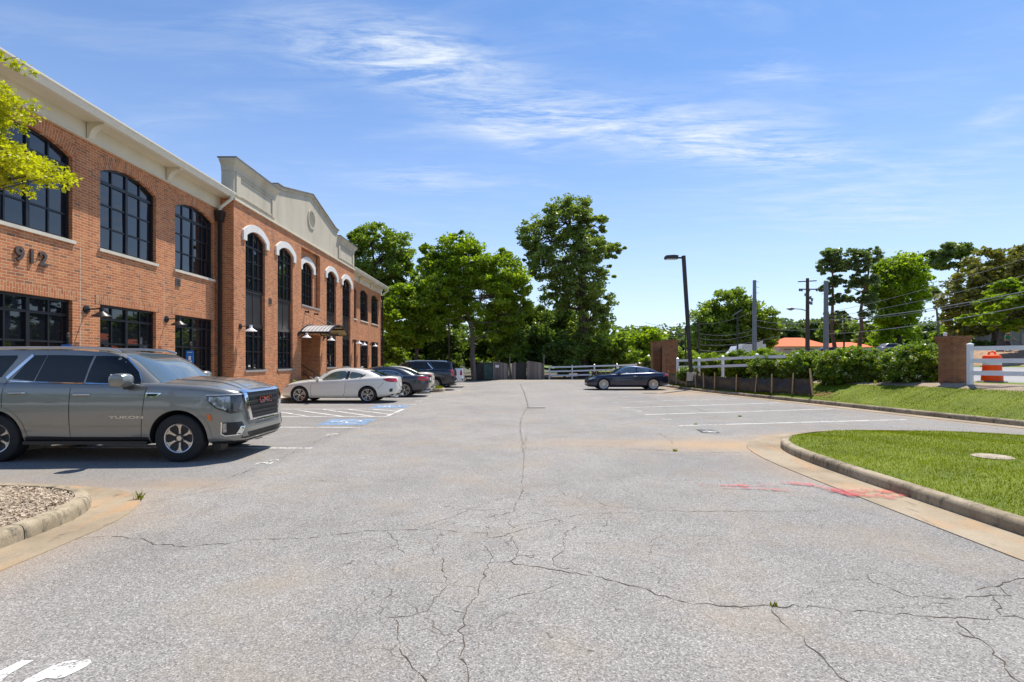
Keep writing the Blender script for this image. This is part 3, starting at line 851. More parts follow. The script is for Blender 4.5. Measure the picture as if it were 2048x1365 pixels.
    cr = [(A([(905, -90), (890, 20), (885, 100), (880, 160), (884, 215), (850, 270), (835, 310)]), .014),
          (A([(884, 222), (960, 238), (1060, 240)]), .012), (A([(1060, 200), (1110, 235), (1180, 250), (1250, 280)]), .012),
          (A([(990, 270), (1080, 268), (1160, 288)]), .010), (A([(1230, 240), (1310, 290), (1450, 298), (1560, 312), (1720, 315), (1880, 316), (2048, 314), (2260, 318), (2420, 312)]), .013),
          (A([(0, 430), (80, 415), (200, 415), (310, 410), (430, 405), (560, 420), (690, 428), (820, 425), (980, 388)]), .014),
          (A([(680, 350), (760, 335), (850, 312)]), .014), (A([(840, 390), (960, 370), (1070, 350), (1200, 330), (1330, 322), (1460, 322)]), .013),
          (A([(590, 390), (680, 392), (720, 400), (700, 430), (705, 455), (780, 445), (820, 425)]), .014), (A([(380, 390), (520, 345), (640, 295), (760, 255), (860, 235)]), .010),
          (A([(830, 460), (860, 490), (850, 545), (825, 575)]), .014), (A([(690, 490), (722, 545), (715, 590), (670, 680), (655, 730), (610, 790), (575, 850), (570, 940), (595, 990), (560, 1060), (600, 1120), (600, 1200), (615, 1320)]), .017),
          (A([(722, 580), (820, 572), (870, 592), (960, 602), (1040, 620), (1200, 635), (1340, 670), (1480, 705), (1600, 750), (1720, 780), (1850, 795), (1960, 802), (2048, 808)]), .017),
          (A([(1160, 395), (1100, 430), (1090, 470), (1100, 510), (1035, 560), (1060, 600), (1120, 610)]), .013), (A([(1340, 330), (1310, 380), (1270, 425)]), .011),
          (A([(470, 560), (485, 640), (503, 695), (450, 750), (415, 810), (300, 855), (235, 865), (160, 845), (165, 790), (205, 710)]), .014),
          (A([(245, 870), (240, 960), (265, 1040), (310, 1110), (380, 1165), (420, 1230)]), .012), (A([(190, 420), (245, 475), (270, 530)]), .010),
          (A([(503, 695), (580, 695), (650, 700)]), .008), (A([(660, 780), (780, 768), (870, 745), (1000, 715), (1090, 680)]), .008), (A([(410, 500), (430, 545)]), .009),
          (A([(520, 810), (575, 840)]), .009), (A([(0, 385), (110, 330), (300, 325), (380, 322)]), .007), (A([(430, 410), (500, 360), (560, 330)]), .008),
          (B([(0, 448), (130, 455), (260, 440), (330, 448), (420, 460), (500, 445), (600, 458), (700, 458), (800, 480), (960, 478), (1080, 490), (1200, 490), (1310, 512), (1390, 522), (1500, 518), (1580, 540), (1700, 535), (1800, 522), (1900, 508), (2048, 525), (2300, 530)]), .018),
          (B([(330, 465), (430, 555), (560, 690), (700, 790), (730, 840), (790, 900), (860, 960), (960, 1100)]), .015),
          (B([(990, 225), (1040, 290), (1150, 325), (1280, 385), (1420, 385), (1520, 398), (1620, 390), (1750, 380), (1860, 378), (1930, 372)]), .016),
          (B([(1730, 345), (1860, 308), (1950, 285), (2048, 258), (2200, 215)]), .017), (B([(1880, 310), (1905, 350), (1935, 372)]), .012), (B([(1850, 390), (1870, 420), (1880, 480), (1890, 508)]), .013),
          (B([(1390, 525), (1500, 590), (1640, 640), (1720, 650), (1760, 700), (1830, 740), (1890, 800), (1930, 860), (2000, 940), (2080, 1040)]), .015),
          (B([(1600, 548), (1650, 600), (1720, 655)]), .012), (B([(1350, 470), (1420, 438), (1520, 425)]), .010), (B([(1050, 468), (1130, 440), (1200, 458), (1240, 442)]), .009),
          (C([(465, 402), (560, 395), (690, 385), (730, 400), (850, 408), (900, 435), (960, 442), (1080, 450), (1200, 440), (1380, 425), (1440, 405), (1560, 408), (1700, 400), (1760, 405), (1880, 390), (2048, 370)]), .016),
          (C([(830, 190), (930, 183), (1060, 155), (1250, 120), (1450, 85), (1620, 70), (1800, 62), (1950, 66), (2048, 75)]), .012), (C([(1060, 150), (1250, 85), (1400, 25), (1500, -10)]), .010),
          (D([(0, 815), (130, 750), (240, 695)]), .02), (D([(570, 600), (660, 545), (750, 500), (870, 450), (1000, 395), (1030, 360), (1180, 310), (1360, 240), (1500, 190), (1800, 110), (2100, 10), (2300, -60)]), .02),
          (E([(60, 260), (130, 295), (240, 325), (370, 372), (520, 385), (640, 398), (870, 408), (1080, 390), (1400, 375), (1700, 370), (2048, 362), (2500, 350)]), .03),
          (E([(330, 85), (600, 150), (800, 185), (1040, 230), (1250, 310)]), .05), (E([(600, 590), (760, 690), (790, 740)]), .02),
          ([(1040, 768), (1048, 785), (1053, 800), (1056, 815)], .06), ([(1052, 818), (1042, 838), (1040, 860), (1045, 885), (1047, 905)], .03),
          ([(1240, 897), (1290, 900), (1340, 903), (1400, 906), (1480, 905)], .02)]
    mb = MB(); rn = random.Random(4)
    for P, w in cr:
        q = [gpt(x, y) for x, y in P]; q = resample(q, .06); out = []
        for i, p in enumerate(q):
            k = .012 if p[1] < 9 else .02
            out.append((p[0] + rn.gauss(0, k), p[1] + rn.gauss(0, k)))
        ribbon_ground(out, w * .44, mb, .003, 1, rn)
    struct(mb.build('pavement_cracks', M['crack'], fixn=False))
    mb = MB(); x, y = gpt(1072, 816.5); mb.add([(x - .33, y - .14, .006), (x + .34, y - .1, .006), (x + .32, y + .15, .006), (x - .35, y + .12, .006)], [(0, 1, 2, 3)])
    struct(mb.build('asphalt_patch', M['crack_seal'], fixn=False))
    # tufts of weed in the cracks
    k = 0
    for (px, py, s, lab) in [(278, 1000, .14, 'small green weed in the gutter beside the left mulch bed'), (1392, 850, .10, 'weed tuft at the end of the nearest right stall line'),
                        (1350, 903, .07, 'weed tuft in the crack before the near right kerb nose'), (1548, 1213, .035, 'tiny weed in the long crack at the right foreground'),
                        (1480, 834, .10, 'weed tuft in the crack between the two nearest right stall lines')]:
        X, Y = gpt(px, py); n = 30 if k != 3 else 12; rg = np.random.default_rng(k); k += 1
        P = np.column_stack([X + np.clip(rg.normal(0, s * .3, n), -s * .5, s * .5), Y + rg.normal(0, s * .15, n), np.full(n, .004)])
        if k == 1: P = np.column_stack([X + rg.normal(0, .02, n), Y + rg.normal(0, .02, n), rg.uniform(0, .04, n)])
        tag(blades(P, 'weed_tuft', (.03 if k > 1 else .05) * (.5 if k == 4 else 1), (.06 if k > 1 else .12) * (.5 if k == 4 else 1), .008, M['blade'], rg), lab, 'weed', 'weeds in the pavement')
# ------------------------------------------------------------------ the brick office building
XW, XC = -10.5, -9.95


def archz(y, y0, y1, zs, zc):
    if zc <= zs + 1e-6: return zs
    h = (y1 - y0) / 2; r = zc - zs; R = (h * h + r * r) / (2 * r); yc = (y0 + y1) / 2
    return zs + r - R + math.sqrt(max(0, R * R - (y - yc) ** 2))


def opening(y0, y1, zb, zs, zc, n=12):
    P = [(y0, zb), (y1, zb)]
    if zc > zs + 1e-6: P += [(y, archz(y, y0, y1, zs, zc)) for y in np.linspace(y1, y0, n + 1)]
    else: P += [(y1, zs), (y0, zs)]
    return [(float(a), float(b)) for a, b in P]


def wall_x(X, outer, holes, depth, bl, name='wall', mat='brick', sgn=-1):
    """wall face at x=X with holes and reveals going inwards"""
    loops = [outer] + holes
    tris = tessellate_polygon([[Vector((p[0], p[1], 0)) for p in L] for L in loops])
    flat = [p for L in loops for p in L]; mb = MB()
    fs = []
    for t in tris:
        a, b, c = [Vector((flat[k][0], flat[k][1])) for k in t]
        fs.append(tuple(t) if (b - a).cross(c - a) > 0 else tuple(reversed(t)))
    mb.add([(X, p[0], p[1]) for p in flat], fs)
    for H in holes:
        n = len(H); vs = [(X, p[0], p[1]) for p in H] + [(X + sgn * depth, p[0], p[1]) for p in H]
        mb.add(vs, [(k, (k + 1) % n, n + (k + 1) % n, n + k) for k in range(n)])
    return mb.build(name, M[mat], bl, fixn=False)


def window(bl, X, y0, y1, zb, zs, zc, bars, cols=4, fw=.06, rev=.12, thick=.09, name='window', headbar=None):
    mb = MB(); xf = X - rev
    P = opening(y0, y1, zb, zs, zc); n = len(P)
    cx, cz = (y0 + y1) / 2, (zb + zs) / 2
    Q = opening(y0 + fw, y1 - fw, zb + fw, zs - (0 if zc > zs else fw), zc - fw if zc > zs else zs - fw)
    vs = [(xf + .03, a, b) for a, b in P] + [(xf + .03, a, b) for a, b in Q] + [(xf - .05, a, b) for a, b in Q]
    mb.add(vs, [(k, (k + 1) % n, n + (k + 1) % n, n + k) for k in range(n)] + [(n + k, n + (k + 1) % n, 2 * n + (k + 1) % n, 2 * n + k) for k in range(n)])
    for i in range(1, cols):
        y = y0 + (y1 - y0) * i / cols; w = thick if (i * 2 == cols) else .042
        zt = archz(y, y0, y1, zs, zc) - .02
        mb.box(xf - .03, xf + (.025 if w > .05 else .012), y - w / 2, y + w / 2, zb + .02, zt)
    for z, w in bars:
        mb.box(xf - .03, xf + (.02 if w > .05 else .008), y0 + .02, y1 - .02, z - w / 2, z + w / 2)
    f = mb.build(name, M['frame'], bl, fixn=True)
    g = MB(); R = opening(y0 + .02, y1 - .02, zb + .02, zs, zc - .01 if zc > zs else zs - .01)
    # each pane a hair out of plane with its neighbours, as real glazing is
    ys = [y0 + (y1 - y0) * i / cols for i in range(cols + 1)]; zz = [zb] + sorted(z for z, w in bars) + [None]
    rn = random.Random(int(y0 * 1000 + zb * 77))
    for i in range(cols):
        for j in range(len(zz) - 1):
            a, b = ys[i] + .01, ys[i + 1] - .01; c = zz[j] + .01
            ts = [archz(a, y0, y1, zs, zc) - .02, archz((a + b) / 2, y0, y1, zs, zc) - .02, archz(b, y0, y1, zs, zc) - .02] if zz[j + 1] is None else [zz[j + 1] - .01] * 3
            t1, t2 = rn.gauss(0, .007), rn.gauss(0, .007)
            pts = [(a, c), (b, c), (b, ts[2]), ((a + b) / 2, ts[1]), (a, ts[0])]
            g.add([(xf - .02 + (p[0] - a) * t1 + (p[1] - c) * t2, p[0], p[1]) for p in pts], [(0, 1, 2, 3, 4)])
    go = g.build('pane', M['glass'], None, fixn=False)
    go.parent = f
    # parts are modelled in building coordinates, so shift the child too
    off = bl.location
    for v in go.data.vertices: v.co -= off
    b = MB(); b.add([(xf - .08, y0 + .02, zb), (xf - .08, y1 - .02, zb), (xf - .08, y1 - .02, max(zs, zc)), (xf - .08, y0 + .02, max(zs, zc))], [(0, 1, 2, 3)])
    bo = b.build('dark_backing', M['inside'], None, fixn=False); bo.parent = f  # near-black sheet behind the panes stands in for the unlit room
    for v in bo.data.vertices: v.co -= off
    return f


def soldier(bl, X, y0, y1, zs, zc, h=.21, ext=.16, name='soldier_course'):
    """upright brick course above an opening, straight or following the arch"""
    mb = MB(); n = 24 if zc > zs else 2
    vs = []; uv = []; L = 0; prev = None
    h_ = (y1 - y0) / 2; yc = (y0 + y1) / 2
    if zc > zs:
        r = zc - zs; R = (h_ * h_ + r * r) / (2 * r); cz = zc - R; am = math.asin(h_ / R)
        for k in range(n + 1):
            a = -am + 2 * am * k / n; L = R * a
            for rr in (R, R + h):
                vs.append((X + .004, yc + rr * math.sin(a), cz + rr * math.cos(a))); uv.append((rr - R + .002, R * a + 5))
    else:
        for k in range(n + 1):
            y = y0 - ext + (y1 - y0 + 2 * ext) * k / n
            for zz in (0, h): vs.append((X + .004, y, zs + zz)); uv.append((zz + .002, y - y0 + 5))
    fs = [(2 * k, 2 * k + 2, 2 * k + 3, 2 * k + 1) for k in range(n)]
    mb.add(vs, fs, 0, [[uv[i] for i in f] for f in fs])
    return mb.build(name, M['soldier'], bl, fixn=False)


def building():
    bl = thing('brick_office_building', 'long two-storey red brick office building with arched black windows and a cream stepped parapet', 'building', (-10.5, 26.8, .1))
    LW = [(10.62, 12.79), (13.66, 15.83), (16.74, 18.93)]
    RW = [(34.68, 36.85), (37.77, 39.94), (40.86, 43.03)]
    Y0, Y1, C0, C1 = 9.6, 44.0, 19.26, 34.35
    for (a, b, W) in ((Y0, C0, LW), (C1, Y1, RW)):
        holes = [opening(y0, y1, 4.6, 6.60, 6.86) for y0, y1 in W] + [opening(y0, y1, .9, 3.16, 3.16) for y0, y1 in W]
        wall_x(XW, [(a, .05), (b, .05), (b, 7.3), (a, 7.3)], holes, .16, bl)
        for y0, y1 in W:
            window(bl, XW, y0, y1, 4.6, 6.60, 6.86, [(5.21, .042), (5.80, .042), (6.38, .085)])
            window(bl, XW, y0, y1, .9, 3.16, 3.16, [(1.5, .042), (2.15, .042), (2.80, .06)])
            soldier(bl, XW, y0, y1, 6.60, 6.86, .30); soldier(bl, XW, y0, y1, 3.16, 3.16, .22)
            MB().box(XW - .1, XW + .05, y0 - .06, y1 + .06, 4.52, 4.6).build('sill', M['sill'], bl)
            MB().box(XW - .1, XW + .04, y0 - .03, y1 + .03, .83, .9).build('sill', M['sillgrey'], bl)
        # frieze, soffit, gutter, brackets
        MB().box(XW - .02, XW + .055, a, b, 7.2, 7.62).build('frieze', M['cream'], bl)
        MB().box(XW - .02, XW + .075, a, b, 7.185, 7.215).build('frieze_moulding', M['cream'], bl)
        MB().box(XW + .055, XW + .50, a, b - .0, 7.615, 7.645).build('soffit', M['cream'], bl)
        g = MB(); prof = [(XW + .46, 7.60), (XW + .56, 7.60), (XW + .60, 7.66), (XW + .62, 7.72), (XW + .66, 7.75), (XW + .66, 7.79), (XW + .46, 7.79)]
        g.prism([(p[0], p[1]) for p in prof], 'y', a - (.0), b - .01); g.build('gutter', M['gutter'], bl)
        for yb in ([10.2, 13.225, 16.285] if a < 15 else [37.31, 40.4]):
            q = [(XW + .075, 7.215), (XW + .075, 7.614), (XW + .5, 7.614), (XW + .5, 7.56)] + [(XW + .49 - .36 * math.sin(t), 7.55 - .30 * (1 - math.cos(t))) for t in np.linspace(.15, 1.35, 8)] + [(XW + .12, 7.24)]
            br = MB().prism(q, 'y', yb - .09, yb + .09); br.build('bracket', M['cream'], bl)
    # low roofs behind the eaves, end walls, back
    rf = MB()
    for a, b in ((Y0, C0 + .2), (C1 - .2, Y1)):
        rf.add([(XW + .5, a - .05, 7.7), (XW + .5, b, 7.7), (XW - 7, b, 9.3), (XW - 7, a - .05, 9.3), (XW - 14, a - .05, 7.7), (XW - 14, b, 7.7)], [(0, 1, 2, 3), (3, 2, 5, 4)])
    rf.add([(XC - .3, C0, 7.9), (XC - .3, C1, 7.9), (XC - 14, C1, 8.0), (XC - 14, C0, 8.0)], [(0, 1, 2, 3)])
    rf.build('roof', M['roof'], bl)
    ew = MB(); ew.add([(XW, Y0, .05), (XW - 14, Y0, .05), (XW - 14, Y0, 7.7), (XW - 7, Y0, 9.25), (XW, Y0, 7.6)], [(0, 1, 2, 3, 4)])
    ew.add([(XW, Y1, .05), (XW - 14, Y1, .05), (XW - 14, Y1, 7.7), (XW - 7, Y1, 9.25), (XW, Y1, 7.6)], [(4, 3, 2, 1, 0)])
    ew.add([(XW - 14, Y0, .05), (XW - 14, Y1, .05), (XW - 14, Y1, 7.7), (XW - 14, Y0, 7.7)], [(0, 1, 2, 3)])
    ew.build('wall', M['brick'], bl, fixn=False)
    # central block
    T = [(20.13, 21.75), (22.95, 24.55), (29.15, 30.75), (31.95, 33.57)]
    holes = [opening(a, b, 1.34, 6.48, 6.74) for a, b in T] + [opening(25.57, 28.13, .16, 3.02, 3.02), opening(25.57, 28.13, 4.42, 7.22, 7.22)]
    wall_x(XC, [(C0, .05), (C1, .05), (C1, 7.58), (C0, 7.58)], holes, .16, bl)
    for yy in (C0, C1): MB().add([(XC, yy, .05), (XW, yy, .05), (XW, yy, 7.9), (XC, yy, 7.9)], [(0, 1, 2, 3)]).build('wall', M['brick'], bl, fixn=False)
    hc = opening(26.1, 27.6, 4.46, 6.42, 6.66)
    wall_x(XC - .2, [(25.5, 4.3), (28.2, 4.3), (28.2, 7.3), (25.5, 7.3)], [hc], .14, bl, 'recessed_wall')
    MB().box(XC - .02, XC + .03, 25.57, 28.13, 4.36, 4.44).build('sill', M['sillgrey'], bl)
    window(bl, XC - .2, 26.1, 27.6, 4.46, 6.42, 6.66, [(5.0, .042), (5.56, .042), (6.15, .07)], 4, rev=.1)
    for a, b in T:
        window(bl, XC, a, b, 4.42, 6.48, 6.74, [(5.0, .042), (5.56, .042), (6.14, .075)], 4)
        window(bl, XC, a, b, 1.34, 3.05, 3.05, [(2.06, .05), (2.66, .05)], 4)
        pn = MB().box(XC - .16, XC - .125, a, b, 3.05, 4.42); pn.box(XC - .13, XC - .11, (a + b) / 2 - .02, (a + b) / 2 + .02, 3.1, 4.4)
        pn.box(XC - .13, XC - .09, a, b, 3.05, 3.13); pn.box(XC - .13, XC - .09, a, b, 4.36, 4.44)
        pn.build('spandrel_panel', M['panel'], bl)
        MB().box(XC - .1, XC + .04, a - .06, b + .1, 1.26, 1.34).build('sill', M['sillgrey'], bl)
    # white arch hoods
    for (a, b, X, zs, zc) in [(q[0], q[1], XC, 6.48, 6.74) for q in T] + [(26.1, 27.6, XC - .2, 6.42, 6.66)]:
        h = (b - a) / 2; r = zc - zs; R = (h * h + r * r) / (2 * r); cz = zc - R; yc = (a + b) / 2; am = math.asin(h / R)
        inn = [(yc + R * math.sin(t), cz + R * math.cos(t)) for t in np.linspace(-am, am, 14)]
        Ro = R + .27; ao = math.asin((h + .26) / Ro)
        out = [(yc + Ro * math.sin(t), cz + Ro * math.cos(t)) for t in np.linspace(-ao, ao, 14)]
        if X < XC: out = [(min(max(p[0], 25.6), 28.1), p[1]) for p in out]
        poly = [(inn[0][0], zs - .22)] + inn + [(inn[-1][0], zs - .22), (out[-1][0], zs - .22)] + out[::-1] + [(out[0][0], zs - .22)]
        MB().prism(poly, 'x', X, X + .07).build('arch_hood', M['white_hood'], bl)
    # entry niche
    e = MB(); a, b, d = 25.57, 28.13, 2.2
    e.add([(XC - .16, a, .1), (XC - d, a, .1), (XC - d, a, 3.1), (XC - .16, a, 3.1)], [(0, 1, 2, 3)])
    e.add([(XC - .16, b, .1), (XC - d, b, .1), (XC - d, b, 3.1), (XC - .16, b, 3.1)], [(3, 2, 1, 0)])
    e.add([(XC - d, a, .1), (XC - d, b, .1), (XC - d, b, 3.1), (XC - d, a, 3.1)], [(0, 1, 2, 3)])
    e.add([(XC, a, 3.05), (XC, b, 3.05), (XC - d, b, 3.05), (XC - d, a, 3.05)], [(0, 1, 2, 3)])
    e.build('entry_niche', M['brick'], bl, fixn=False)
    st = MB(); st.box(XC - d, XC - .9, a + .01, b - .01, .15, .75)
    for k in range(3): st.box(XC - .9, XC - .65 + .28 * (2 - k) - .28, a + .01, b - .01, .15, .3 + .15 * k)
    st.build('steps', M['sidewalk'], bl)
    dr = MB().box(XC - d, XC - d + .08, 26.3, 27.5, .75, 2.9); dr.build('door', M['frame'], bl)
    hr = MB(); y = 27.5
    hr.tube([(XC - .05, y, 1.05), (XC - .9, y, 1.6), (XC - 1.9, y, 1.6)], .022); hr.tube([(XC - .05, y, .2), (XC - .05, y, 1.05)], .022); hr.tube([(XC - .9, y, .7), (XC - .9, y, 1.6)], .022)
    hr.tube([(XC - .05, y, .7), (XC - .9, y, 1.2)], .018); hr.build('handrail', M['black'], bl)
    # cream ledge and stepped parapet
    MB().box(XC - .02, XC + .07, C0 - .03, C1 + .03, 7.55, 7.63).build('ledge', M['cream'], bl)
    tk = .45
    gab = [(22.75, 7.63), (31.0, 7.63), (31.0, 9.30), (30.4, 9.32), (26.87, 10.12), (23.3, 9.32), (22.75, 9.30)]
    p = MB().prism(gab, 'x', XC - tk, XC + .0); pm = p.build('parapet', M['stucco'], bl)
    cp = MB(); q = gab[2:]
    for k in range(len(q) - 1):
        a_, b_ = q[k], q[k + 1]
        cp.prism([(a_[0], a_[1] - .12), (b_[0], b_[1] - .12), (b_[0], b_[1]), (a_[0], a_[1])], 'x', XC, XC + .05)
        cp.prism([(a_[0] + .0, a_[1] - .03), (b_[0], b_[1] - .03), (b_[0], b_[1]), (a_[0], a_[1])], 'x', XC + .05, XC + .09)
    cp.build('parapet_moulding', M['stucco'], bl)
    ck = MB()
    for k in range(len(q) - 1):
        a_, b_ = q[k], q[k + 1]
        ck.prism([(a_[0], a_[1] + .003), (b_[0], b_[1] + .003), (b_[0], b_[1] + .045), (a_[0], a_[1] + .045)], 'x', XC - tk - .04, XC + .12)
    ck.build('coping', M['cap'], bl)
    for (ya, yb) in ((C0, 22.75), (31.0, C1)):
        lo = MB(); lo.box(XC - tk, XC - .0, ya, yb, 7.63, 8.98); lo.build('parapet', M['stucco'], bl)
        fl = MB(); ends = 1 if ya < 25 else -1
        # flared cornice along front and around the free end
        prof = [(0, 8.62), (.02, 8.62), (.03, 8.68), (.03, 8.74), (.07, 8.82), (.13, 8.90), (.18, 8.95), (.18, 9.02), (0, 9.02)]
        fl.prism([(XC + a_, z) for a_, z in prof], 'y', ya - (.0 if ends > 0 else 0), yb)
        ye = ya if ends > 0 else yb
        fl.prism([(ye - ends * a_, z) for a_, z in prof], 'x', XC - tk, XC + .0)
        fl.add([(XC, ye, z) for a_, z in prof] + [(XC + a_, ye - ends * a_, z) for a_, z in prof] + [(XC + a_, ye, z) for a_, z in prof] + [(XC, ye - ends * a_, z) for a_, z in prof],
               [(len(prof) + k, len(prof) + k + 1, 2 * len(prof) + k + 1, 2 * len(prof) + k) for k in range(len(prof) - 1)] + [(len(prof) + k, len(prof) + k + 1, 3 * len(prof) + k + 1, 3 * len(prof) + k) for k in range(len(prof) - 1)])
        fl.build('cornice', M['stucco'], bl)
        ck = MB().box(XC - tk - .05, XC + .20, ya - (.20 if ends > 0 else -.003), yb + (.20 if ends < 0 else -.003), 9.021, 9.06); ck.build('coping', M['cap'], bl)
        pl = MB()
        for yy in (ya + .12, yb - .42): pl.box(XC, XC + .05, yy, yy + .3, 7.75, 8.6)
        pl.box(XC, XC + .035, ya + .42, yb - .42, 8.5, 8.56)
        pl.box(XC, XC + .035, ya + .42, yb - .42, 7.8, 7.86)
        pl.build('raised_panel', M['stucco'], bl)
    v = MB(); n = 28
    v.lathe([(.40, .0), (.40, .05), (.50, .05), (.50, .0)], n, (XC, 26.87, 8.86), 'x'); vo = v.build('round_vent', M['stucco'], bl)
    lv = MB(); lv.lathe([(.0, .012), (.40, .012)], n, (XC, 26.87, 8.86), 'x', 0)
    lvo = lv.build('vent_back', M['cap'], None); lvo.parent = vo
    ls = MB()
    for k in range(-4, 5):
        z = 8.86 + k * .085; w = math.sqrt(max(0, .39 ** 2 - (k * .085) ** 2)); ls.add([(XC + .015, 26.87 - w, z + .03), (XC + .015, 26.87 + w, z + .03), (XC + .045, 26.87 + w, z - .03), (XC + .045, 26.87 - w, z - .03)], [(0, 1, 2, 3)])
    lso = ls.build('louvre', M['stucco'], None); lso.parent = vo
    for o in (lvo, lso):
        for w in o.data.vertices: w.co -= bl.location
    # awning: barrel-vaulted canopy over the entry
    ys, ye, zs, rise, xo = 25.35, 28.35, 3.06, .42, XC + 1.42
    h = (ye - ys) / 2; R = (h * h + rise * rise) / (2 * rise); am = math.asin(h / R); yc = (ys + ye) / 2
    arc = [(yc + R * math.sin(t), zs + rise - R + R * math.cos(t)) for t in np.linspace(-am, am, 20)]
    aw = MB(); vs = [(x, a, b) for x in (XC, xo) for a, b in arc] + [(x, a, b - .03) for x in (XC, xo) for a, b in arc]
    m = 20; fs = [(k, k + 1, m + k + 1, m + k) for k in range(m - 1)]
    aw.add(vs, fs, 0); aw.add([vs[i + 2 * m] for i in range(2 * m)], [(k + 1, k, m + k, m + k + 1) for k in range(m - 1)], 1)
    ao = aw.build('awning', [M['awning'], M['wood_under']], bl, fixn=False)
    fr = MB()
    for x in (XC + .03, xo): fr.tube([(x, a, b) for a, b in arc], .045, 6)
    for yy in (ys, ye): fr.bar((XC, yy, zs), (xo, yy, zs), .07, .09)
    for k in (5, 10, 14): fr.bar((XC, arc[k][0], arc[k][1] - .06), (xo, arc[k][0], arc[k][1] - .06), .05, .07)
    fr.bar((xo - .5, ys, zs), (xo - .5, ye, zs), .05, .08); fr.bar((xo, ys, zs), (xo, ye, zs), .02, .02)
    for k in (0, 19): fr.tube([(XC + .02, arc[k][0], zs - .28), (XC + .3, arc[k][0], zs - .05)], .02, 6)
    fo = fr.build('awning_frame', M['black'], None); fo.parent = ao
    sm = MB()
    for k in range(1, 8): sm.tube([(XC + 1.42 * k / 8, a, b + .008) for a, b in arc], .012, 4)
    so = sm.build('awning_seam', M['bronze'], None); so.parent = ao
    tr = MB()
    for yy in (ys + .5, ye - .5): tr.tube([(XC + .02, yy, 4.02), (xo - .25, yy, 3.42)], .012, 6)
    to = tr.build('tie_rod', M['steel'], None); to.parent = ao
    for o in (fo, so, to):
        for w in o.data.vertices: w.co -= bl.location
    # gutters' downspouts at the two corners
    for (yy, xx, top) in ((19.05, XW + .16, 7.5), (44.06, XW + .12, 7.5)):
        d_ = MB(); d_.tube([(XW + .58, yy, 7.62), (XW + .58, yy, 7.52), (xx + .04, yy, 7.22), (xx, yy, 7.1)], .055, 8)
        dw = d_.build('gutter_elbow', M['gutter'], bl, smooth=True)
        d_ = MB(); d_.box(xx - .05, xx + .05, yy - .06, yy + .06, .3, 6.75); dp = d_.build('downspout', M['bronze'], bl)
        lh = MB(); lh.prism([(xx - .14, 7.08), (xx + .14, 7.08), (xx + .14, 6.96), (xx + .11, 6.93), (xx + .08, 6.72), (xx - .08, 6.72), (xx - .11, 6.93), (xx - .14, 6.96)], 'y', yy - .13, yy + .13)
        lo = lh.build('leader_head', M['bronze'], None); lo.parent = dp
        for w in lo.data.vertices: w.co -= bl.location
    # louvred wall vents
    for (X, y, z) in ((XW, 16.87, 4.2), (XC, 22.2, 4.2)):
        vv = MB().box(X, X + .03, y - .11, y + .11, z - .13, z + .13); vo = vv.build('wall_vent', M['vent'], bl)
        lv = MB()
        for k in range(4): lv.box(X + .03, X + .04, y - .09, y + .09, z - .1 + k * .055, z - .075 + k * .055)
        l2 = lv.build('vent_slot', M['inside'], None); l2.parent = vo
        for w in l2.data.vertices: w.co -= bl.location
    # control joints
    cj = MB()
    for yy in (13.02, 16.2): cj.box(XW, XW + .003, yy - .006, yy + .006, .1, 4.5)
    cj.build('control_joint', M['sill'], bl)
    # street number
    vs, fs = text_mesh('912', .42, .012, .02)
    for i, ch in enumerate('912'):
        vs, fs = text_mesh(ch, .43, .012, .02)
        MB().add([(XW + .024 - v[2], 11.38 + i * .29 + v[0], 3.98 + v[1]) for v in vs], fs).build('number_' + {'9': 'nine', '1': 'one', '2': 'two'}[ch], M['bronze_l'], bl, fixn=True)
    # small floodlights above the canopy
    for yy in (26.05, 27.3):
        fl = thing('floodlight', 'small black floodlight above the entry awning, ' + ('left one' if yy < 26.5 else 'right one'), 'floodlight', (XC, yy, 4.12), 'floodlights above the awning')
        MB().lathe([(0, 0), (.05, 0), (.05, .03), (0, .03)], 12, (XC, yy, 4.12), 'x').build('base_plate', M['black'], fl)
        MB().lathe([(.03, 0), (.05, .12), (.07, .16), (0, .16)], 12, (XC + .03, yy, 4.1), 'x').build('lamp_head', M['black'], fl)
    # gooseneck lamps
    def lamp(X, y, z, label, white=True):
        t = thing('wall_lamp', label, 'wall lamp', (X, y, z), 'barn lamps along the brick facade')
        MB().lathe([(0, 0), (.10, 0), (.10, .03), (.05, .05), (0, .05)], 16, (X, y, z + .05), 'x').build('wall_plate', M['black'], t, smooth=True)
        MB().tube([(X + .03, y, z + .05), (X + .20, y, z + .06), (X + .36, y, z + .07), (X + .40, y, z + .04)], .018, 8).build('arm', M['black'], t, smooth=True)
        s = MB().lathe([(0, .10), (.05, .10), (.055, .0), (.07, -.02), (.22, -.12), (.225, -.135), (.06, -.03), (0, -.03)], 24, (X + .40, y, z - .0), 'z')
        s.build('lamp_shade', M['lampwhite'] if white else M['black'], t, smooth=True)
        b = MB().lathe([(0, -.03), (.045, -.04), (.045, -.10), (0, -.13)], 12, (X + .40, y, z), 'z'); b.build('bulb', M['lampwhite'], t, smooth=True)
    L = [(XW, 13.2, 2.93, 'black barn lamp between the two nearest ground floor windows', False), (XW, 16.3, 2.93, 'black barn lamp left of the downspout, above the ground floor', False),
         (XC, 19.72, 2.93, 'white barn lamp on the brick corner just right of the downspout', True), (XC, 25.2, 2.93, 'white barn lamp beneath the left end of the entry awning', True),
         (XC, 28.7, 2.93, 'white barn lamp just right of the entry opening', True), (XC, 34.1, 2.93, 'white barn lamp near the far corner of the central block', True),
         (XW, 37.4, 2.93, 'white barn lamp before the second window of the far wing', True), (XW, 40.5, 2.93, 'farthest white barn lamp on the far wing', True)]
    for a in L: lamp(*a)
    # sidewalk with its kerb
    s = MB(); s.prism([(-9.1, -.1), (-9.1, .13), (-9.13, .15), (-10.6, .17), (-10.6, -.1)], 'y', 8.2, 44.3)
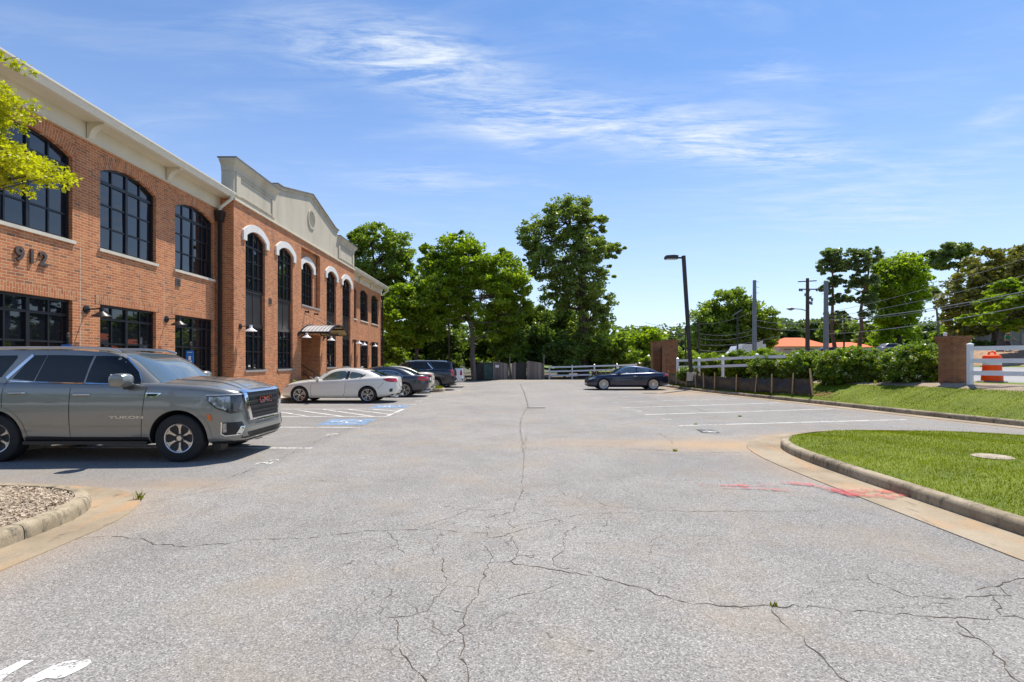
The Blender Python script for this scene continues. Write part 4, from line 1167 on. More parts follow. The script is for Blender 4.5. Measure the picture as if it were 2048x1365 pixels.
    o = struct(s.build('sidewalk', M['sidewalk']))
    # planting at the foot of the wall
    rg = np.random.default_rng(8)
    for (x, y, s_, mat, fl, lab) in [(-10.15, 19.0, .28, 'yellowgreen', None, 'yellow-green shrub at the foot of the downspout'), (-9.65, 24.9, .32, 'leaf_mid', 'petal_red', 'orange flowering shrub beside the entry steps'),
                                     (-9.6, 24.2, .25, 'leaf_mid', 'petal_red', 'small red-flowered plant beneath the second tall window'),
                                     (-9.6, 29.5, .36, 'yellowgreen', None, 'tall yellow-green plant right of the entry'), (-9.6, 33.9, .30, 'leaf_mid', 'petal_red', 'flowering plant by the far corner of the central block')]:
        t = thing('shrub', lab, 'shrub', (x, y, .16), 'shrubs at the foot of the facade')
        leaf_blob('foliage', t, [(x, y, .35 + s_ * .6, s_, s_, s_ * 1.3)], 26, 30, .05, M[mat], rg)
        if fl: leaf_blob('flowers', t, [(x, y, .35 + s_ * .9, s_, s_, s_ * 1.1)], 14, 10, .045, M[fl], rg)
        MB().tube([(x, y, .12), (x, y, .5)], .015, 5).build('stem', M['bark'], t)


def clumps(lobes, n_cl, rng, inner=.45):
    """clump centres spread in and on the lobes"""
    vol = np.array([l[3] * l[4] * l[5] for l in lobes]) ** .67; pr = vol / vol.sum(); out = []
    for i in rng.choice(len(lobes), n_cl, p=pr):
        x, y, z, a, b, c = lobes[i]
        d = rng.normal(size=3); d /= np.linalg.norm(d) + 1e-9; r = rng.uniform(inner, 1.0) ** .6
        out.append((x + d[0] * a * r, y + d[1] * b * r, z + d[2] * c * r, min(a, b, c)))
    return np.array(out)


def leaf_blob(name, parent, lobes, n_cl, per, size, mat, rng, csz=.34, flat=.6, inner=.3, cl=None):
    C = clumps(lobes, n_cl, rng, inner) if cl is None else cl
    n = len(C) * per
    base = np.repeat(C, per, axis=0)
    d = rng.normal(size=(n, 3)); d /= np.linalg.norm(d, axis=1)[:, None]; r = rng.uniform(0, 1, n) ** .45
    if np.isscalar(csz): s = base[:, 3] * csz
    else: s = np.full(n, csz[0])
    s = s * np.repeat(rng.uniform(.55, 1.35, len(C)), per)
    P = base[:, :3] + d * (r * s)[:, None] * np.array([1, 1, flat])
    a = rng.normal(size=(n, 3)); a[:, 2] *= .6; a /= np.linalg.norm(a, axis=1)[:, None]
    b = np.cross(a, rng.normal(size=(n, 3))); b /= np.linalg.norm(b, axis=1)[:, None] + 1e-9
    L = (size * rng.uniform(.55, 1.3, n))[:, None]; W = L * rng.uniform(.4, .7, n)[:, None]
    a = a * L; b = b * W
    V = np.stack([P - a, P - a * .1 + b, P + a, P - a * .1 - b], 1).reshape(-1, 3)
    if parent is not None: V = V - np.array(parent.location)
    return raw_mesh(name, V, 4, mat, parent)


def tree(name, label, cat, X, Y, z0, lobes, trunk_r, leaf, bark, n_cl, per, size, seed, forks=None, group=None, csz=.34, flat=.6, trunk_top=None, inner=.45, twigs=.5, zfork=None):
    rng = np.random.default_rng(seed)
    t = thing(name, label, cat, (X, Y, z0), group)
    C = clumps(lobes, n_cl, rng, inner)
    mb = MB(); tz = trunk_top or max(l[2] for l in lobes); fz = zfork or (z0 + (tz - z0) * .3)
    top = max(lobes, key=lambda l: l[2])
    tx, ty = top[0], top[1]
    spine = []
    for k in range(7):
        u = k / 6; spine.append((X + (tx - X) * u ** 1.5 + rng.normal(0, trunk_r * .35) * (k > 0), Y + (ty - Y) * u ** 1.5 + rng.normal(0, trunk_r * .35) * (k > 0), z0 - .1 + (tz - z0) * u))
    mb.tube(spine, [trunk_r * (1.25 - .2 * min(k, 1)) * (1 - .8 * (k / 6)) + .015 for k in range(7)], 8)

    def on_spine(z):
        for a, b in zip(spine[:-1], spine[1:]):
            if a[2] <= z <= b[2]:
                u = (z - a[2]) / (b[2] - a[2] + 1e-9); return Vector(a) + (Vector(b) - Vector(a)) * u
        return Vector(spine[-1])
    for l in lobes:
        zc = max(fz, min(tz * .92, l[2] - l[5] * .7)); s = on_spine(zc); e = Vector(l[:3])
        m = (s + e) / 2 + Vector((rng.normal(0, .15), rng.normal(0, .15), -.12 * (e - s).length))
        r = trunk_r * .42
        mb.tube([s, m, e], [r, r * .6, r * .25], 6)
        near = [c for c in C if (Vector(c[:3]) - e).length < max(l[3:6]) * 1.1]
        for c in near[:int(len(near) * twigs * .5)]:
            q = Vector(c[:3]); st = m + (e - m) * rng.uniform(0, 1)
            mb.tube([st, (st + q) / 2 + Vector((0, 0, -.05 * (q - st).length)), q], [r * .28, r * .18, r * .06], 4, cap=False)
    mb.build('trunk', M[bark], t, smooth=True)
    leaf_blob('crown', t, lobes, n_cl, per, size, M[leaf], rng, csz, flat, cl=C)
    return t
# ------------------------------------------------------------------ cars (local frame: +x forward, wheels on z=0)
def ss(t): t = min(1., max(0., t)); return t * t * (3 - 2 * t)


def ring_xy(n_exp, N):
    a = np.linspace(0, 2 * PI, 4001); c, s = np.cos(a), np.sin(a)
    x = np.sign(c) * np.abs(c) ** (2 / n_exp); y = np.sign(s) * np.abs(s) ** (2 / n_exp)
    x *= 2.4                                     # length/width ratio for even spacing
    L = np.concatenate([[0], np.cumsum(np.hypot(np.diff(x), np.diff(y)))])
    q = np.linspace(0, L[-1], N + 1)[:-1]
    return np.interp(q, L, x) / 2.4, np.interp(q, L, y)


def I(x, P): return float(np.interp(x, [p[0] for p in P], [p[1] for p in P]))


def body_shell(P):
    N = 180; rx, ry = ring_xy(P.get('n', 6), N)
    xf, xr, W = P['xf'], P['xr'], P['W']; xc, hl = (xf + xr) / 2, (xf - xr) / 2
    sec = P['sec']; vs = []; fs = []; rows = 0

    def base(k):
        x = xc + rx[k] * hl; return x, ry[k]
    for (t, ins, fx, rxo) in sec:
        for k in range(N):
            x, yn = base(k); w = W * I(x, P['plan'])
            zb = P['zb'] + I(x, P.get('zbx', [(0, 0)])); z = zb + t * (I(x, P['zs']) - zb)
            y = yn * (w - ins)
            ef = ss((x - (xf - .55)) / .55); er = ss(((xr + .5) - x) / .5)
            vs.append((x + fx * ef + rxo * er, y, z))
        rows += 1
    edge = vs[-N:]
    for s in (.985, .96, .92, .86, .76, .62, .45, .25, .0):
        for k in range(N):
            x, yn = base(k); e = edge[k]
            cr = I(x, P['crown']) * (1 - s ** 2.2) * min(1, abs(e[1]) / (W * .6))
            vs.append((e[0], e[1] * s if s else 0.0, e[2] + cr))
        rows += 1
    for i in range(rows - 1):
        for k in range(N): fs.append((i * N + k, i * N + (k + 1) % N, (i + 1) * N + (k + 1) % N, (i + 1) * N + k))
    b = len(vs); 
    bot = vs[:N]
    # close the underside
    for k in range(N): vs.append((bot[k][0], 0, bot[k][2]))
    for k in range(N): fs.append((b + k, b + (k + 1) % N, (k + 1) % N, k))
    return vs, fs


def house_shell(P):
    G = P['gh']; N = 132; rx, ry = ring_xy(G.get('n', 5), N); vs = []; fs = []; rows = 0
    b0, b1, bw = G['base']; r0, r1, rw = G['roof']
    for h in (0, .12, .24, .36, .48, .6, .7, .79, .86, .915, .955, .985):
        i = h * .80 + .20 * h ** 7
        for k in range(N):
            xb = (b0 + b1) / 2 + rx[k] * (b1 - b0) / 2; xt = (r0 + r1) / 2 + rx[k] * (r1 - r0) / 2
            x = xb + (xt - xb) * (i if not G.get('curve') else i * (1 - G['curve']) + G['curve'] * i ** 1.6)
            y = ry[k] * (bw + (rw - bw) * (h * .86 + .14 * h ** 8))
            zb = I(xb, G['zbase']); zt = I(xt, G['ztop']); vs.append((x, y, zb + (zt - zb) * h))
        rows += 1
    edge = vs[-N:]
    for s in (.97, .93, .87, .78, .6, .4, .2, 0):
        for k in range(N):
            e = edge[k]; xm = (r0 + r1) / 2
            cr = (G['crown']) * (1 - s ** 2.4)
            xx = xm + (e[0] - xm) * (s * .45 + .55)
            vs.append((xx if s > .9 else xm + (e[0] - xm) * (s * .45 + .55), e[1] * s, e[2] + cr * min(1, 1)))
        rows += 1
    for i in range(rows - 1):
        for k in range(N): fs.append((i * N + k, i * N + (k + 1) % N, (i + 1) * N + (k + 1) % N, (i + 1) * N + k))
    bot = vs[:N]; b = len(vs); vs.append((sum(v[0] for v in bot) / N, 0, sum(v[2] for v in bot) / N))
    for k in range(N): fs.append((b, (k + 1) % N, k))
    fs.append(tuple((rows - 1) * N + k for k in range(N)))
    return vs, fs


class Skin:
    """projects flat outlines onto the car's surface"""
    def __init__(s, shells):
        V = []; Fs = []
        for vs, fs in shells:
            b = len(V); V += [Vector(v) for v in vs]; Fs += [tuple(b + k for k in f) for f in fs]
        s.bvh = BVHTree.FromPolygons(V, Fs)

    def hit(s, o, d):
        loc, n, i, dist = s.bvh.ray_cast(Vector(o), Vector(d).normalized())
        if loc is None:
            loc, n, i, dist = s.bvh.find_nearest(Vector(o) + Vector(d).normalized() * 2.2)
        if n.dot(Vector(d)) > 0: n = -n
        return loc, n

    def pt(s, mode, a, b):
        if mode == 'L': return s.hit((a, 3, b), (0, -1, 0))
        if mode == 'R': return s.hit((a, -3, b), (0, 1, 0))
        if mode == 'F': return s.hit((5, a, b), (-1, 0, 0))
        if mode == 'B': return s.hit((-5, a, b), (1, 0, 0))
        if mode == 'T': return s.hit((a, b, 4), (0, 0, -1))
        if mode == 'FL': u = Vector((-.7071, .7071, 0)) * a; return s.hit(Vector((4 + u.x, 4 * 0 + u.y, b)) + Vector((0, 4, 0)), (-1, -1, 0))

    def panel(s, mode, poly, off, mb, mi=0, step=.07, map2=None):
        pts = [Vector(p) for p in poly]; n = len(pts)
        dense = []
        for i in range(n):
            a, b = pts[i], pts[(i + 1) % n]; k = max(1, int((b - a).length / step))
            for j in range(k): dense.append(a + (b - a) * j / k)
        m = len(dense); ed = [(i, (i + 1) % m) for i in range(m)]; P2 = list(dense)
        L = [tuple(p) for p in dense]
        xs = np.arange(min(p.x for p in dense) + step / 2, max(p.x for p in dense), step); ys = np.arange(min(p.y for p in dense) + step / 2, max(p.y for p in dense), step)
        for x in xs:
            for y in ys:
                if inside(L, x, y) and pdist(L, x, y) > step * .4: P2.append(Vector((float(x), float(y))))
        v, e, f, *_ = delaunay_2d_cdt(P2, ed, [], 1, 1e-6)
        vs = []
        for q in v:
            c, nn = s.map(mode, q.x, q.y); vs.append(c + nn * off)
        mb.add(vs, [tuple(t) for t in f], mi)
        return mb

    def map(s, mode, a, b):
        if isinstance(mode, tuple):      # oblique: (origin, U, V, D)
            o, U, V, D = mode; return s.hit(Vector(o) + Vector(U) * a + Vector(V) * b, D)
        return s.pt(mode, a, b)

    def strip(s, mode, pts, w, off, mb, mi=0, closed=False, step=.06, thick=0):
        P = [Vector(p) for p in pts]
        if closed: P.append(P[0])
        D = []
        for a, b in zip(P[:-1], P[1:]):
            k = max(1, int((b - a).length / step)); D += [a + (b - a) * j / k for j in range(k)]
        D.append(P[-1]); n = len(D); vs = []; m = max(1, math.ceil(w / .035))
        for i, p in enumerate(D):
            if closed: d = (D[(i + 1) % (n - 1)] - D[(i - 1) % (n - 1)])
            else: d = D[min(i + 1, n - 1)] - D[max(i - 1, 0)]
            d = d.normalized() if d.length > 1e-9 else Vector((1, 0)); nn = Vector((-d.y, d.x))
            for j in range(m + 1):
                q = j / m - .5
                c, nr = s.map(mode, p.x + nn.x * w * q, p.y + nn.y * w * q); vs.append(c + nr * off)
        k = m + 1
        fs = [(k * i + j, k * i + j + 1, k * (i + 1) + j + 1, k * (i + 1) + j) for i in range(n - 1) for j in range(m)]
        mb.add(vs, fs, mi)
        return mb

    def text(s, mode, txt, size, a, b, off, mb, bold=.0, stretch=1, flip=False, ext=.0):
        vs, fs = text_mesh(txt, size, bold, ext); out = []
        for v in vs:
            c, n = s.map(mode, a + v[0] * stretch * (-1 if flip else 1), b + v[1]); out.append(c + n * (off + v[2] + ext))
        mb.add(out, fs); return mb


def smoothpoly(P, it=2): return chaikin(P, it, closed=True)


def wheel(car, x, y, r, w, rim, style, side):
    """side=+1 for the +y side; parts: wheel > tyre, rim"""
    yo = y; s = side
    hb = MB().lathe([(0, -w * .30), (rim * .97, -w * .30), (rim * .97, w * .30), (0, w * .12)], 32, (x, yo, r), 'y')
    if s < 0: hb.v = [(a, 2 * yo - b, c) for a, b, c in hb.v]
    wl = hb.build('wheel', M['alloy_d'], car, local=True)
    t = MB(); pr = [(rim * .96, -.40), (rim * 1.03, -.48), (r * .93, -.5), (r * .985, -.44), (r, -.36), (r, -.12), (r * .988, -.10), (r * .988, -.08), (r, -.06), (r, .06), (r * .988, .08), (r * .988, .10), (r, .12), (r, .36), (r * .985, .44), (r * .93, .5), (rim * 1.03, .48), (rim * .96, .40)]
    t.lathe([(a, b * w) for a, b in pr], 48, (x, yo, r), 'y'); to = t.build('tyre', M['tyre'], None, smooth=True, local=True); to.parent = wl
    m = MB(); fy = yo + s * w * .40
    def Y(d): return fy + s * d
    m.lathe([(rim * 1.03, s * .0), (rim * 1.0, s * .012), (rim * .93, s * .004), (rim * .90, -s * .05)], 48, (x, fy, r), 'y')
    m.lathe([(0, s * .0), (rim * .17, s * -.002), (rim * .20, s * -.03)], 20, (x, fy, r), 'y')
    ns, kind = style
    for k in range(ns):
        a = 2 * PI * k / ns + (PI / 2 if kind != 'pair' else .2)
        offs = [0] if kind != 'pair' else [-.2, .2]
        for of in offs:
            def pt(rr, wd, d, an=a + of):
                return (x + math.cos(an) * rr - math.sin(an) * wd, Y(d), r + math.sin(an) * rr + math.cos(an) * wd)
            if kind == 'flare': prf = [(.12, .017), (.45, .015), (.66, .017), (.80, .032), (.95, .050)]
            elif kind == 'thin': prf = [(.15, .010), (.5, .013), (.92, .024)]
            elif kind == 'pair': prf = [(.10, .008), (.5, .010), (.95, .014)]
            else: prf = [(.12, .022), (.5, .03), (.95, .045)]
            vs = []
            for (u, hw) in prf:
                dd = -.012 - .018 * (1 - u)
                vs += [pt(u * rim, -hw, dd), pt(u * rim, hw, dd), pt(u * rim, hw * 1.15, dd - .035), pt(u * rim, -hw * 1.15, dd - .035)]
            n = len(prf); fs = []
            for i in range(n - 1):
                for j in range(4): fs.append((i * 4 + j, i * 4 + (j + 1) % 4, (i + 1) * 4 + (j + 1) % 4, (i + 1) * 4 + j))
            m.add(vs, fs)
            if kind == 'flare':       # the fork's outer web: two toes with a pocket between
                for sg in (-1, 1):
                    m.add([pt(.76 * rim, sg * .014, -.01), pt(.95 * rim, sg * .075, -.006), pt(.95 * rim, sg * .045, -.006), pt(.82 * rim, sg * .0, -.01)], [(0, 1, 2, 3)])
    ro = m.build('rim', M['alloy'], None, smooth=35, local=True); ro.parent = wl
    if ns <= 8:
        c = MB()
        for k in range(6):
            a = 2 * PI * k / 6 + .5; c.lathe([(0, s * .012), (.013, s * .012), (.013, -s * .02)], 8, (x + .062 * math.cos(a), fy, r + .062 * math.sin(a)), 'y')
        lo = c.build('lug_nut', M['alloy_d'], None, local=True); lo.parent = wl
    return wl


def cut_arches(obj, P):
    """wheel wells by boolean difference"""
    cm = MB(); R = P['arch']
    for xw in (P['xw_f'], P['xw_r']):
        for s in (-1, 1):
            y0, y1 = sorted((s * (P['W'] - .36), s * (P['W'] + .3)))
            n = 40; prof = [(xw + R * math.cos(a), P['rw'] + R * math.sin(a)) for a in np.linspace(0, PI, n)]
            prof = [(p[0], p[1]) for p in prof] + [(xw - R * .99, -.3), (xw + R * .99, -.3)]
            cm.prism(prof, 'y', y0, y1)
    c = cm.build('cutter', M['well'], None, local=True)
    obj.data.materials.append(M['well'])
    for p in c.data.polygons: p.material_index = 0
    md = obj.modifiers.new('b', 'BOOLEAN'); md.operation = 'DIFFERENCE'; md.object = c; md.solver = 'EXACT'; md.material_mode = 'TRANSFER'
    dg = bpy.context.evaluated_depsgraph_get(); me = bpy.data.meshes.new_from_object(obj.evaluated_get(dg))
    obj.modifiers.clear(); obj.data = me
    bpy.data.objects.remove(c)
    me.polygons.foreach_set('use_smooth', [True] * len(me.polygons)); me.set_sharp_from_angle(angle=math.radians(38))


def make_car(P, name, label, cat, loc, rz, group=None):
    car = thing(name, label, cat, (0, 0, 0), group)
    bs = body_shell(P); hs = house_shell(P); pm = P['paint']
    body = MB().add(*bs).build('body', pm, car, smooth=38, local=True)
    cut_arches(body, P)
    cab = MB().add(*hs).build('cabin', P.get('roofpaint', pm), car, smooth=38, local=True)
    sk = Skin([bs, hs]); kb = Skin([bs]); kh = Skin([hs])
    for (xw, dr) in ((P['xw_f'], 0), (P['xw_r'], 0)):
        for s in (-1, 1): wheel(car, xw, s * (P['W'] - P['wt'] * .5 - P.get('wi', .03)), P['rw'], P['wt'], P['rim'], P['style'], s)
    P['extra'](car, sk, kb, kh, P)
    # mirrors
    for s in (-1, 1):
        mx, mz, ms = P['mirror']; yb = s * (P['W'] - .06)
        m = MB(); n = 14
        rings = []
        for i, (u, sc) in enumerate(((0, .35), (.15, .8), (.4, 1), (.75, 1), (.95, .85), (1, .5))):
            for k in range(n):
                a = 2 * PI * k / n; c, d = math.cos(a), math.sin(a)
                q = .5
                rings.append((mx + .115 * ms * sc * np.sign(c) * abs(c) ** .7 * (1.0) - u * .02, yb + s * (.03 + .24 * ms * u), mz + .092 * ms * sc * np.sign(d) * abs(d) ** .6))
        fs = [(i * n + k, i * n + (k + 1) % n, (i + 1) * n + (k + 1) % n, (i + 1) * n + k) for i in range(5) for k in range(n)]
        fs += [tuple(range(n)), tuple(range(5 * n, 6 * n))]
        m.add(rings, fs); mo = m.build('mirror', pm, car, smooth=45, local=True)
        st = MB().bar((mx + .02, yb - s * .05, mz - .09 * ms), (mx, yb + s * .09 * ms, mz - .10 * ms), .09 * ms, .05 * ms); so = st.build('mirror_foot', M['plastic'], None, local=True); so.parent = mo
        g = MB().box(mx - .098 * ms, mx - .09 * ms, min(yb + s * .07 * ms, yb + s * .24 * ms), max(yb + s * .07 * ms, yb + s * .24 * ms), mz - .08 * ms, mz + .08 * ms); go = g.build('mirror_glass', M['chrome'], None, local=True); go.parent = mo
    car.location = loc; car.rotation_euler = (0, 0, rz)
    return car


def both(f):
    for s, m in ((1, 'L'), (-1, 'R')): f(m, s)


def door_set(car, sk, seams, handles, hm, hz_off=0):
    """seams: list of closed/open polylines in (x,z); one 'door' object per seam loop and side, carrying its handle"""
    for s, m in ((1, 'L'), (-1, 'R')):
        for (pts, h) in seams:
            mb = MB(); sk.strip(m, pts, .010, .0015, mb); d = mb.build('door_gap', M['seam'], car, local=True, fixn=False)
            if h:
                hx, hz, hl = h; c, n = sk.pt(m, hx, hz); c = Vector(c); hb = MB()
                pts3 = [c + Vector((-hl / 2, s * .0, 0)), c + Vector((-hl / 2 + .02, s * .035, 0)), c + Vector((hl / 2 - .02, s * .035, .005)), c + Vector((hl / 2, s * .0, 0))]
                hb.tube(pts3, .017, 8); ho = hb.build('door_handle', hm, None, smooth=True, local=True); ho.parent = d


def suv(P, name, label, cat, loc, rz, detail=True):
    def extra(car, sk, kb, kh, P):
        gl = M['carglass']; x_ = lambda px: (px * .293 - 359) / 118 + 1.535; z_ = lambda py: 1.7 + (162 - py * .2931) / 118
        pw = lambda L: [(x_(a), z_(b)) for a, b in L]
        front = pw([(583, 703), (592, 640), (622, 520), (700, 520), (785, 524), (815, 540), (870, 585), (915, 628), (958, 706), (958, 712)])
        rear = pw([(238, 692), (292, 514), (400, 514), (606, 520), (592, 570), (568, 703)])
        quart = pw([(82, 676), (195, 516), (286, 514), (228, 690)])
        tail = [(-2.50, 1.40), (-2.48, 1.78), (-1.30, 1.79), (-1.30, 1.74), (-1.50, 1.42)]
        for s, m in ((1, 'L'), (-1, 'R')):
            for q in (front, rear, quart, tail):
                w = MB(); sk.panel(m, q, .005, w); w.build('side_window', gl, car, smooth='all', local=True, fixn=False)
            c = MB(); sk.strip(m, pw([(45, 672), (190, 514)]), .055, .009, c); sk.strip(m, pw([(70, 690), (230, 698), (960, 716)]), .016, .009, c)
            sk.strip(m, pw([(965, 712), (915, 622), (868, 578), (812, 530)]), .014, .008, c)
            c.build('chrome_trim', M['chrome'], car, smooth='all', local=True, fixn=False)
            # dark rocker and cladding, running board
            r_ = MB(); r_.box(-1.05, 1.02, min(s * .80, s * 1.02), max(s * .80, s * 1.02), .30, .355); r_.build('running_board', M['plastic'], car, local=True)
            k = MB(); kb.strip(m, [(-1.03, .37), (1.04, .37)], .11, .006, k); k.build('rocker_panel', M['plastic'], car, smooth='all', local=True, fixn=False)
            # fender lips
            for xw in (P['xw_f'], P['xw_r']):
                f = MB(); pts = [(xw + (P['arch'] + .035) * math.cos(a), P['rw'] + (P['arch'] + .035) * math.sin(a)) for a in np.linspace(-.02, PI + .02, 30)]
                kb.strip(m, pts, .062, .006, f)
                f.build('fender_flare', P['paint'], car, smooth='all', local=True, fixn=False)
            # crease lines
            cr = MB(); kb.strip(m, [(-2.4, 1.27), (0, 1.262), (1.0, 1.262)], .012, .006, cr)
            kb.strip(m, [(-.9, .58), (.9, .60)], .014, .006, cr); cr.build('body_crease', P['paint'], car, smooth='all', local=True, fixn=False)
            rl = MB(); yy = s * .76
            rl.tube([(.40, yy, 1.845), (.22, yy, 1.90), (-.3, yy, 1.925), (-1.6, yy, 1.92), (-2.15, yy, 1.89), (-2.3, yy, 1.85)], .024, 8)
            rl.build('roof_rail', M['alloy'] if detail else M['chrome'], car, smooth=True, local=True)
        door_set(car, sk, [(pw([(500, 712), (497, 900), (500, 1070), (975, 1085), (985, 960), (1005, 760), (1020, 710)]), (x_(580), z_(780), .26)),
                           (pw([(500, 712), (498, 900), (500, 1068), (175, 1060), (120, 960), (45, 880), (40, 790), (50, 690)]), (x_(145), z_(770), .26))], None, M['alloy'] if detail else M['chrome'])
        # windscreen and backlight
        w = MB(); kh.panel('F', [(-.80, 1.30), (.80, 1.30), (.765, 1.5), (.70, 1.80), (.3, 1.825), (-.3, 1.825), (-.70, 1.80), (-.765, 1.5)], .005, w); wo = w.build('windscreen', M['shieldglass'], car, smooth='all', local=True, fixn=False)
        wp = MB()
        for a, b in (((.62, 1.325), (.05, 1.345)), ((-.05, 1.325), (-.62, 1.345))): kh.strip('F', [a, b], .016, .02, wp)
        w2 = wp.build('wiper', M['plastic'], None, local=True, fixn=False); w2.parent = wo
        cw = MB(); cw.box(1.02, 1.20, -.78, .78, 1.27, 1.31); cw.build('cowl', M['plastic'], car, local=True)
        w = MB(); kh.panel('B', [(-.68, 1.30), (.68, 1.30), (.60, 1.76), (-.60, 1.76)], .005, w); w.build('rear_window', gl, car, smooth='all', local=True, fixn=False)
        sp = MB(); sp.prism([(-2.75, 1.83), (-2.45, 1.90), (-2.2, 1.91), (-2.2, 1.87), (-2.72, 1.80)], 'y', -.66, .66); sp.build('rear_spoiler', P['paint'], car, smooth=30, local=True)
        for s in (-1, 1):
            tl = MB(); o = ((-4, s * 4, 0), (.7071, s * .7071 * 1, 0), (0, 0, 1), (1, -s, 0))
            md = ((-4, s * 4.0, 0), (.7071, s * .7071, 0), (0, 0, 1), (1, -s, 0))
            # centre of the lamp is on the rear corner
            cen = (Vector((-2.74, s * .93, 0)) - Vector((-4, s * 4.0, 0))).dot(Vector((.7071, s * .7071, 0)))
            kb2 = sk; kb2.panel(md, [(cen - .10, .88), (cen + .13, .95), (cen + .13, 1.36), (cen - .10, 1.36)], .008, tl)
            tl.build('tail_light', M['redlens'], car, smooth='all', local=True, fixn=False)
        rb = MB(); kb.strip('B', [(-.95, .46), (.95, .46)], .16, .012, rb); rb.build('rear_bumper_trim', M['plastic'], car, smooth='all', local=True, fixn=False)
        pl = MB(); kb.panel('B', [(-.16, .80), (.16, .80), (.16, .95), (-.16, .95)], .012, pl); pl.build('number_plate', M['plate'], car, local=True, fixn=False)
        ex = MB().tube([(-2.3, -.55, .30), (-2.78, -.55, .30)], .045, 10); ex.build('exhaust', M['chrome'], car, smooth=True, local=True)
        if not detail: return
        # hood ridges
        hd = MB()
        for s in (-1, 1):
            sk.strip('T', [(1.18, s * .63), (1.7, s * .60), (2.2, s * .55), (2.42, s * .52)], .05, .014, hd)
            sk.strip('T', [(1.18, s * .32), (1.8, s * .33), (2.38, s * .36)], .035, .010, hd)
        hd.build('hood_ridge', P['paint'], car, smooth='all', local=True, fixn=False)
        hg = MB()
        for s, m in ((1, 'L'), (-1, 'R')): sk.strip('T', [(1.10, s * .86), (1.6, s * .87), (2.15, s * .83)], .008, .003, hg)
        hg.build('hood_gap', M['seam'], car, local=True, fixn=False)
        # grille: black mesh, bars, chrome frame
        F_ = 'F'
        gp = [(-.60, 1.13), (.60, 1.13), (.61, 1.0), (.50, .70), (-.50, .70), (-.61, 1.0)]
        g = MB(); kb.panel(F_, gp, .006, g, step=.06); go = g.build('grille', M['plastic'], car, smooth='all', local=True, fixn=False)
        b = MB()
        for i, z in enumerate((1.075, .985, .895, .805, .74)):
            hw = .585 if z > .95 else .50 + (z - .70) * .33
            w = .034
            kb.strip(F_, [(-hw, z), (hw, z)], w, .034, b); kb.strip(F_, [(-hw, z - w / 2), (hw, z - w / 2)], .008, .020, b)
        bo = b.build('grille_bar', M['plastic'], None, smooth='all', local=True, fixn=False); bo.parent = go
        b = MB()
        for y in np.arange(-.5, .51, .1):
            for z in (1.03, .94, .85, .77):
                if abs(y) < .60 - max(0, (.98 - z)) * .4: kb.strip(F_, [(y, z - .035), (y, z + .035)], .018, .018, b)
        bo = b.build('grille_rib', M['plastic'], None, local=True, fixn=False); bo.parent = go
        b = MB()
        kb.strip(F_, [(-.72, 1.16), (.72, 1.16)], .05, .035, b)
        for s in (-1, 1): kb.strip(F_, [(s * .655, 1.16), (s * .665, 1.02), (s * .545, .665)], .085, .035, b)
        kb.strip(F_, [(-.53, .672), (.53, .672)], .032, .03, b); kb.strip(F_, [(-.35, .655), (.35, .655)], .04, .034, b)
        bo = b.build('grille_surround', M['chrome'], None, smooth='all', local=True, fixn=False); bo.parent = go
        for dx, mt, bold in ((.0, 'chrome', .008), (.004, 'badge_red', -.004)):
            b = MB(); kb.text(F_, 'GMC', .15, .0, .985, .045 + dx, b, bold, 1.5); bo = b.build('badge', M[mt], None, local=True, fixn=False); bo.parent = go
        # lower bumper: intake, skid strip, fog pockets
        b = MB(); kb.panel(F_, [(-.66, .47), (.66, .47), (.60, .36), (-.60, .36)], .006, b); bo = b.build('lower_intake', M['plastic'], car, smooth='all', local=True, fixn=False)
        b2 = MB()
        for z in (.445, .415, .385): kb.strip(F_, [(-.5, z), (.5, z)], .010, .016, b2)
        q = b2.build('intake_slat', M['plastic'], None, local=True, fixn=False); q.parent = bo
        b = MB(); kb.strip(F_, [(-.92, .30), (-.6, .285), (.6, .285), (.92, .30)], .085, .008, b)
        for s, m in ((1, 'L'), (-1, 'R')): kb.strip(m, [(2.06, .30), (2.36, .30)], .085, .008, b)
        b.build('skid_strip', M['plastic'], car, smooth='all', local=True, fixn=False)
        b = MB(); b.box(2.28, 2.42, -.42, .42, .27, .34); b.build('tow_trim', M['alloy'], car, local=True)
        for ya in (-.78, .55): MB().prism([(1.98, .16), (2.12, .16), (2.14, .30), (1.98, .30)], 'y', ya, ya + .23).build('air_deflector', M['plastic'], car, local=True)
        for s in (-1, 1):
            U = Vector((.7071, -s * .7071, 0)); O = Vector((5, s * 5, 0)); D = (-1, -s, 0)
            md = (O, U, (0, 0, 1), D)

            def uv(x, y): return (Vector((x, s * y, 0)) - O).dot(U)
            ua = uv(2.02, 1.0); ub = uv(2.49, .70); uc = uv(2.17, .985)
            a = MB(); sk2 = kb
            sk2.panel(md, [(ua, 1.125), (ub, 1.130), (ub - .10, .88), (ub - .02, .825), (ub - .24, .805), (ua + .10, .90), (ua - .005, 1.03)], .006, a, step=.05)
            ho = a.build('headlight', M['lampdark'], car, smooth='all', local=True, fixn=False)
            a = MB(); sk2.panel(md, [(ua + .03, 1.09), (ua + .31, 1.095), (ua + .31, .93), (ua + .24, .865), (ua + .12, .92), (ua + .025, 1.03)], .014, a, step=.05)
            l2 = a.build('lens', M['lampclear'], None, smooth='all', local=True, fixn=False); l2.parent = ho
            a = MB(); sk2.strip(md, [(ua, 1.12), (ub - .02, 1.122)], .012, .018, a); l3 = a.build('light_strip', M['lampwhite'], None, smooth='all', local=True, fixn=False); l3.parent = ho
            # fog pocket with C-shaped lamp and chrome surround
            fa, fb = uv(2.30, .94), uv(2.47, .70)
            a = MB(); sk2.panel(md, [(fa - .05, .66), (fb - .04, .66), (fb - .0, .585), (fb - .05, .46), (fa + .0, .44), (fa - .05, .47)], .006, a, step=.05)
